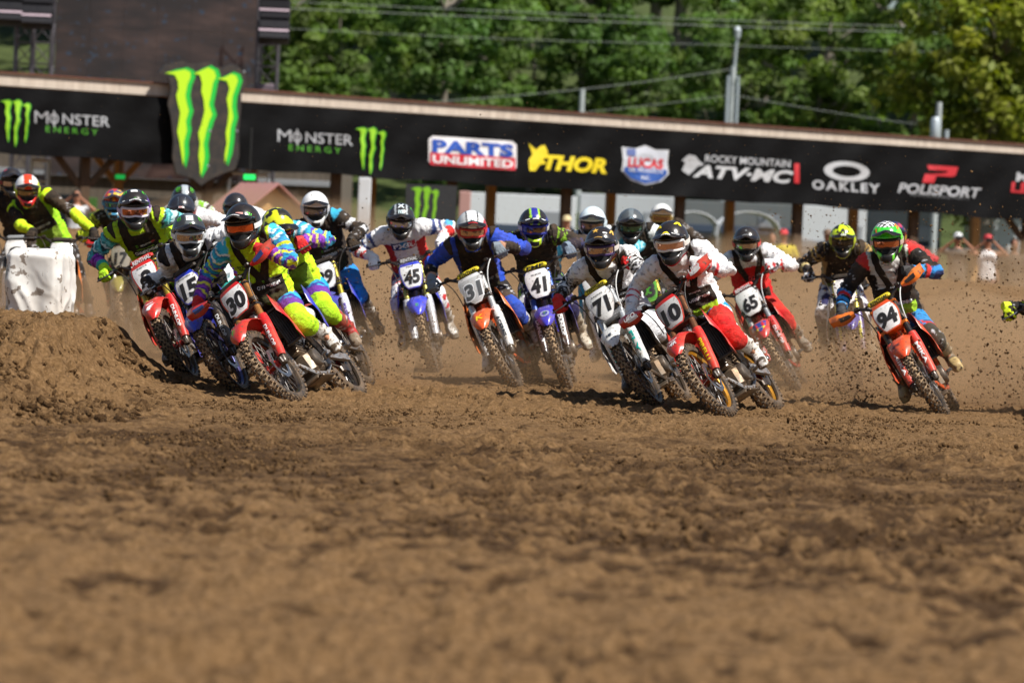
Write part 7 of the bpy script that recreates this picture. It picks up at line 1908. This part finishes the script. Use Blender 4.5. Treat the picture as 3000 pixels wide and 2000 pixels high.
# ------------------------------------------------------------------ spectators
def spectator(u, v, Y, lab, shirt, legs, hat, skin, arms, sleeve=True, hair='#2a1f18'):
    """v: pixel row of the head's centre"""
    hc = at(u, v, Y); z = gz(hc.x, Y); hgt = 1.62
    base = Vector((hc.x, Y, hc.z - hgt)); root = empty('person', base); tag(root, lab, 'person', 'spectators under the pavilion')
    B_ = lambda x, y, zz: Vector((x, y, zz))
    sk = plastic(skin, .6, 0, 0, 0)
    sh = {s: B_(s * .19, 0, 1.38) for s in (1, -1)}; el = {}; wr = {}
    for s in (1, -1):
        if arms == 'up': el[s] = B_(s * .36, -.14, 1.36); wr[s] = B_(s * .09, -.27, 1.60)
        elif arms == 'side': el[s] = B_(s * .33, .02, 1.12); wr[s] = B_(s * .30, -.14, .92)
        else: el[s] = B_(s * .30, -.05, 1.12); wr[s] = B_(s * .12, -.26, 1.18)
    mb = MB(); R_ = []
    for zz, a, b in ((.84, .15, .10), (.95, .165, .11), (1.08, .155, .105), (1.22, .175, .115), (1.34, .185, .11), (1.42, .13, .08), (1.46, .06, .06)): R_.append(ring(B_(0, 0, zz), Vector((1, 0, 0)), Vector((0, 1, 0)), a, b, 12))
    mb.loft(R_); mb.tube([B_(0, 0, 1.42), B_(0, -.01, 1.52)], .055, 10)
    mb.loft([ring(B_(0, -.01, 1.62 + q), Vector((1, 0, 0)), Vector((0, 1, 0)), a, b, 12, 2) for q, a, b in ((-.12, .04, .05), (-.08, .065, .08), (0, .076, .095), (.06, .072, .09), (.115, .035, .045))])
    mb.tube([B_(0, -.10, 1.60), B_(0, -.125, 1.585)], [.016, .012], 6)
    for s in (1, -1):
        P, R_ = limb_pts(sh[s], el[s], wr[s], .058, .046, .040, .036, .027); mb.tube(P, R_, 8)
        hd = wr[s] + (wr[s] - el[s]).normalized() * .05; mb.tube([wr[s], hd], [.03, .034], 8)
        for k in range(4): mb.tube([hd, hd + (wr[s] - el[s]).normalized() * .05 + Vector(((k - 1.5) * .016, -.01, .015))], [.011, .008], 5)
        P, R_ = limb_pts(B_(s * .09, 0, .88), B_(s * .11, -.01, .47), B_(s * .11, .02, .06), .085, .072, .055, .055, .036); mb.tube(P, R_, 8)
        mb.tube([B_(s * .11, .04, .05), B_(s * .12, -.16, .035)], [.045, .04], 8)
    V, F = remesh(mb, .026, 2); obj('body', np_mesh('body', V, F), sk, root)
    mb = MB(); R_ = []
    for zz, a, b in ((.86, .18, .13), (.95, .178, .125), (1.08, .172, .12), (1.22, .19, .13), (1.34, .198, .122), (1.41, .15, .09), (1.44, .09, .07)): R_.append(ring(B_(0, 0, zz), Vector((1, 0, 0)), Vector((0, 1, 0)), a, b, 12))
    mb.loft(R_)
    if sleeve:
        for s in (1, -1): mb.tube([sh[s] + Vector((-s * .05, 0, 0)), sh[s], sh[s].lerp(el[s], .75)], [.08, .075, .072], 8)
    V, F = remesh(mb, .03, 2); N = vnormals(V, F); V = V + N * (.02 * (vnoise3(V * 9, 3) - .5))[:, None]
    me = np_mesh('shirt', V, F); obj('shirt', me, plastic(shirt, .8, .05, 0, 0), root)
    mb = MB(); mb.loft([ring(B_(0, 0, zz), Vector((1, 0, 0)), Vector((0, 1, 0)), a, b, 12) for zz, a, b in ((.80, .15, .11), (.88, .172, .122), (.98, .165, .118))])
    for s in (1, -1): mb.tube([B_(s * .09, 0, .86), B_(s * .11, 0, .45)], [.105, .09], 10)
    V, F = remesh(mb, .032, 2); obj('shorts', np_mesh('shorts', V, F), plastic(legs, .8, .05, 0, 0), root)
    mb = MB(); 
    if hat:
        mb.loft([ring(B_(0, .0, 1.66 + q), Vector((1, 0, 0)), Vector((0, 1, 0)), a, b, 12, 2) for q, a, b in ((-.01, .092, .112), (.04, .09, .108), (.085, .06, .07), (.095, .02, .025))])
        mb.loft([ring(B_(0, y, 1.655 - .05 * (-y - .08)), Vector((1, 0, 0)), Vector((0, 0, 1)), a, .006, 10, 2) for y, a in ((-.06, .085), (-.13, .08), (-.18, .05))]); obj('cap', mb.mesh('cap'), plastic(hat, .7, .05, 0, 0), root)
    else:
        mb.loft([ring(B_(0, .015, 1.64 + q), Vector((1, 0, 0)), Vector((0, 1, 0)), a, b, 12, 2) for q, a, b in ((-.02, .084, .09), (.05, .082, .095), (.10, .055, .065), (.115, .02, .025))]); obj('hair', mb.mesh('hair'), plastic(hair, .8, 0, 0, 0), root)
    if arms == 'up':
        o = empty('phone', base + B_(0, -.30, 1.64)); tag(o, 'dark phone held up by the ' + ' '.join(w for w in lab.split()[:9]), 'phone', 'phones held by spectators')
        mb = MB(); mb.box(0, 0, 0, .15, .012, .075, ch=.005); obj('case', mb.mesh('case'), flat('#141416', .3), o)
        mb = MB(); mb.lathe([(.004, -.010), (.009, -.009), (.009, -.006)], 'y', (.05, 0, .02), 8); obj('camera_lens', mb.mesh('camera_lens'), flat('#2a2a30', .2), o)
def build_spectators():
    spectator(226, 575, 80, 'bare-armed spectator in pale grey shirt photographing beside the lime rider', '#c9ccce', '#4a4a4c', None, '#a8745a', 'up')
    spectator(1660, 650, 82, 'spectator in white shirt and straw hat behind the pale blue helmet', '#dcdedf', '#5a4f44', '#cbb98e', '#a8745a', 'fold')
    spectator(2295, 690, 82, 'spectator in yellow shirt and red cap behind number 65', '#d8c61e', '#57534d', '#c8323c', '#a8745a', 'side')
    spectator(2262, 700, 83, 'spectator in brown shirt standing close to the red-capped one', '#6d5a48', '#4a4640', None, '#9a6a50', 'fold')
    spectator(2424, 690, 84, 'spectator in dull green shirt and brown cap left of the yellow helmet', '#5d6a58', '#4a4640', '#6a5240', '#9a6a50', 'side')
    spectator(2806, 700, 80, 'spectator in dark grey shirt and white cap with hands raised', '#544c46', '#4a4640', '#d4d6d8', '#a8745a', 'up')
    spectator(2894, 706, 79, 'spectator in white sleeveless shirt and red cap with hands raised', '#e9eaee', '#7a4a48', '#b8343c', '#a8745a', 'up', sleeve=False)
    spectator(2972, 718, 80, 'bareheaded spectator in dark brown shirt at the right picture edge', '#4a3f36', '#3f3a34', None, '#8a5f48', 'side')

# ------------------------------------------------------------------ loose and flying dirt, dust
def build_dirt():
    rng = np.random.default_rng(5); n = 9000
    y = 17 + 31 * rng.random(n) ** 1.1; x = (rng.random(n) * 2 - 1) * .132 * y
    keep = vnoise2(x * .9, y * .4, 41) + .35 * rng.random(n) > .55; x, y = x[keep], y[keep]
    s = .005 + .016 * rng.random(len(x)) ** 4 + .014 * (rng.random(len(x)) > .992)
    xm = rng.uniform(-4.3, -2.45, 3600); ym = rng.uniform(25.5, 33, 3600); sm = .006 + .030 * rng.random(3600) ** 3.5      # broken earth on the mound
    x = np.concatenate([x, xm]); y = np.concatenate([y, ym]); s = np.concatenate([s, sm])
    P = np.stack([x, y, ground_h(x, y) + s * .4 + .004], 1)
    me = clod_mesh('loose_dirt', P, s, 3); a = me.attributes.new('wet_shade', 'FLOAT', 'POINT'); a.data.foreach_set('value', np.repeat(rng.random(len(P)) * .9, 12).astype(np.float32)) if len(me.vertices) == len(P) * 12 else None
    tag(obj('loose_dirt', me, DIRT), 'crumbs and clods of brown dirt lying on the track', 'dirt', kind='stuff')
    n = 44000; y = 19 + 26 * rng.random(n) ** .9; x = (rng.random(n) * 2 - 1) * .130 * y     # fine crumbs
    keep = vnoise2(x * 1.7, y * .8, 43) + .5 * rng.random(n) > .62; x, y = x[keep], y[keep]; s = .0045 + .0075 * rng.random(len(x)) ** 2
    P = np.stack([x, y, ground_h(x, y) + .006 + .012 * rng.random(len(x))], 1); me = clod_mesh('loose_dirt', P, s, 13, octa=True)
    a = me.attributes.new('wet_shade', 'FLOAT', 'POINT'); a.data.foreach_set('value', np.repeat(-.2 + rng.random(len(P)) * 1.1, 6).astype(np.float32))
    tag(obj('loose_dirt', me, DIRT), 'fine crumbs of brown dirt strewn over the track', 'dirt', kind='stuff')
    pts = []; sz = []
    def cloud(n, u0, u1, v0, v1, y0, y1, s0, s1, cu=None, cv=None, pw=3.0):
        if cu is None: u = rng.uniform(u0, u1, n); v = v1 + (v0 - v1) * rng.random(n) ** 1.5
        else: u = rng.normal(cu, (u1 - u0) / 4, n); v = v1 + (v0 - v1) * np.abs(rng.normal(0, .42, n))
        P_ = np.array([tuple(at(a_, b_, y_)) for a_, b_, y_ in zip(u, v, rng.uniform(y0, y1, n))])
        k_ = P_[:, 2] > ground_h(P_[:, 0], P_[:, 1]) + .01
        pts.append(P_[k_]); sz.append((s0 + (s1 - s0) * rng.random(n) ** pw)[k_])
    cloud(5200, 2250, 3050, 600, 1210, 34, 44, .0015, .013, pw=4)
    cloud(2600, 2380, 2640, 860, 1190, 35, 40, .002, .014, 2500, pw=4)
    cloud(2200, 2760, 3080, 700, 1220, 35, 41, .002, .015, 2930, pw=4)
    cloud(2200, 1010, 1260, 740, 1120, 33, 41, .0015, .012, 1130, pw=4)
    cloud(1100, 1280, 1500, 850, 1150, 36, 42, .0015, .010)
    cloud(700, 1560, 1800, 950, 1160, 35, 38, .0015, .009)
    cloud(700, 280, 520, 640, 1050, 36, 44, .0015, .009)
    cloud(1300, 0, 3000, 150, 900, 30, 52, .0015, .006)
    cloud(1000, 900, 3000, 300, 800, 30, 50, .0015, .007)
    P = np.concatenate(pts); S_ = np.concatenate(sz)
    me = clod_mesh('flying_dirt', P, S_, 9, octa=True); a = me.attributes.new('wet_shade', 'FLOAT', 'POINT'); a.data.foreach_set('value', np.repeat(-.1 + rng.random(len(P)) * .9, 6).astype(np.float32))
    tag(obj('flying_dirt', me, DIRT), 'bits of brown dirt thrown up into the air by the wheels', 'dirt', kind='stuff')
def build_dust():
    """low drifting dust behind the wheels: closed soft hump with a thin, uneven volume"""
    mt = bpy.data.materials.new('dust_air'); mt.use_nodes = True; nt = mt.node_tree; nt.nodes.remove(nt.nodes['Principled BSDF'])
    pv = nt.nodes.new('ShaderNodeVolumePrincipled'); pv.inputs['Color'].default_value = (.82, .58, .35, 1); pv.inputs['Anisotropy'].default_value = .3
    tc = texco(nt); f = ramp(nt, noise(nt, tc, .9, 3), [(.38, (0, 0, 0, 1)), (.75, (1, 1, 1, 1))])
    mm = nt.nodes.new('ShaderNodeMath'); mm.operation = 'MULTIPLY'; nt.links.new(f, mm.inputs[0]); mm.inputs[1].default_value = DUST_D
    nt.links.new(mm.outputs[0], pv.inputs['Density']); nt.links.new(pv.outputs[0], nt.nodes['Material Output'].inputs['Volume'])
    mb = MB(); rings = []
    prof = [(34.6, -.15), (34.9, .35), (37, .62), (41, .80), (46, .90), (51, 1.15), (57, 1.55), (62, 1.50), (66, 1.0), (67, -.1)]
    for x in np.linspace(-11, 11, 37):
        k = min(1, (11 - abs(x)) / 1.0 + .05)
        rings.append([(x, y, z if z < 0 else max(.02, z * k * (.72 + .6 * float(vnoise2(x * .8, y * .3, 5))))) for y, z in prof] + [(x, 60, -.16), (x, 47, -.16), (x, 40, -.16)])
    mb.loft(rings); DM = mt; o = obj('dust', mb.mesh('dust'), mt); tag(o, 'thin brown dust drifting low behind the bikes', 'dust', kind='stuff')
def build_roost():
    """denser puffs thrown up right behind driven wheels"""
    mt = bpy.data.materials.new('roost_dust'); mt.use_nodes = True; nt = mt.node_tree; nt.nodes.remove(nt.nodes['Principled BSDF'])
    pv = nt.nodes.new('ShaderNodeVolumePrincipled'); pv.inputs['Color'].default_value = (.76, .52, .30, 1); pv.inputs['Anisotropy'].default_value = .3
    tc = texco(nt); f = ramp(nt, noise(nt, tc, 3.2, 4, .6), [(.42, (0, 0, 0, 1)), (.75, (1, 1, 1, 1))])
    mm = nt.nodes.new('ShaderNodeMath'); mm.operation = 'MULTIPLY'; nt.links.new(f, mm.inputs[0]); mm.inputs[1].default_value = 2.2
    nt.links.new(mm.outputs[0], pv.inputs['Density']); nt.links.new(pv.outputs[0], nt.nodes['Material Output'].inputs['Volume'])
    for u, v, Y, rx, ry, rz, lab in ((2500, 1085, 40.6, .55, .8, .42, 'puff of brown dust around the wheels of bike number 49'), (1085, 1095, 36.0, .42, .9, .26, 'low puff of dust between bikes number 30 and 45'), (2910, 1080, 37.6, .7, .9, .55, 'spray of dust behind bike number 94'), (1590, 1100, 39.0, .7, .8, .30, 'low dust behind bikes number 31 and 41'), (480, 1020, 37.5, .45, .8, .40, 'dust behind bike number 2'), (2370, 1110, 41.5, .5, .8, .35, 'dust behind the wheels of bike number 65')):
        p = at(u, v, Y); bm = bmesh.new(); bmesh.ops.create_icosphere(bm, subdivisions=3, radius=1)
        for vt in bm.verts:
            k = .75 + .5 * float(vnoise3(np.array([tuple(vt.co * 1.6)]) + u, 3)[0]); vt.co = Vector((vt.co.x * rx, vt.co.y * ry, vt.co.z * rz)) * k
        me = bpy.data.meshes.new('dust'); bm.to_mesh(me); bm.free(); o = obj('dust', me, mt); o.location = p; tag(o, lab, 'dust', kind='stuff')
DUST_D = .27
build_pavilion(); build_banner(); build_sign(); build_screen(); build_backdrop(); build_bale(); build_trees(); build_poles(); build_spectators(); build_dirt(); build_dust(); build_roost()
build_riders(ONLY if 'ONLY' in globals() else None)
bpy.data.scenes.remove(_scr)
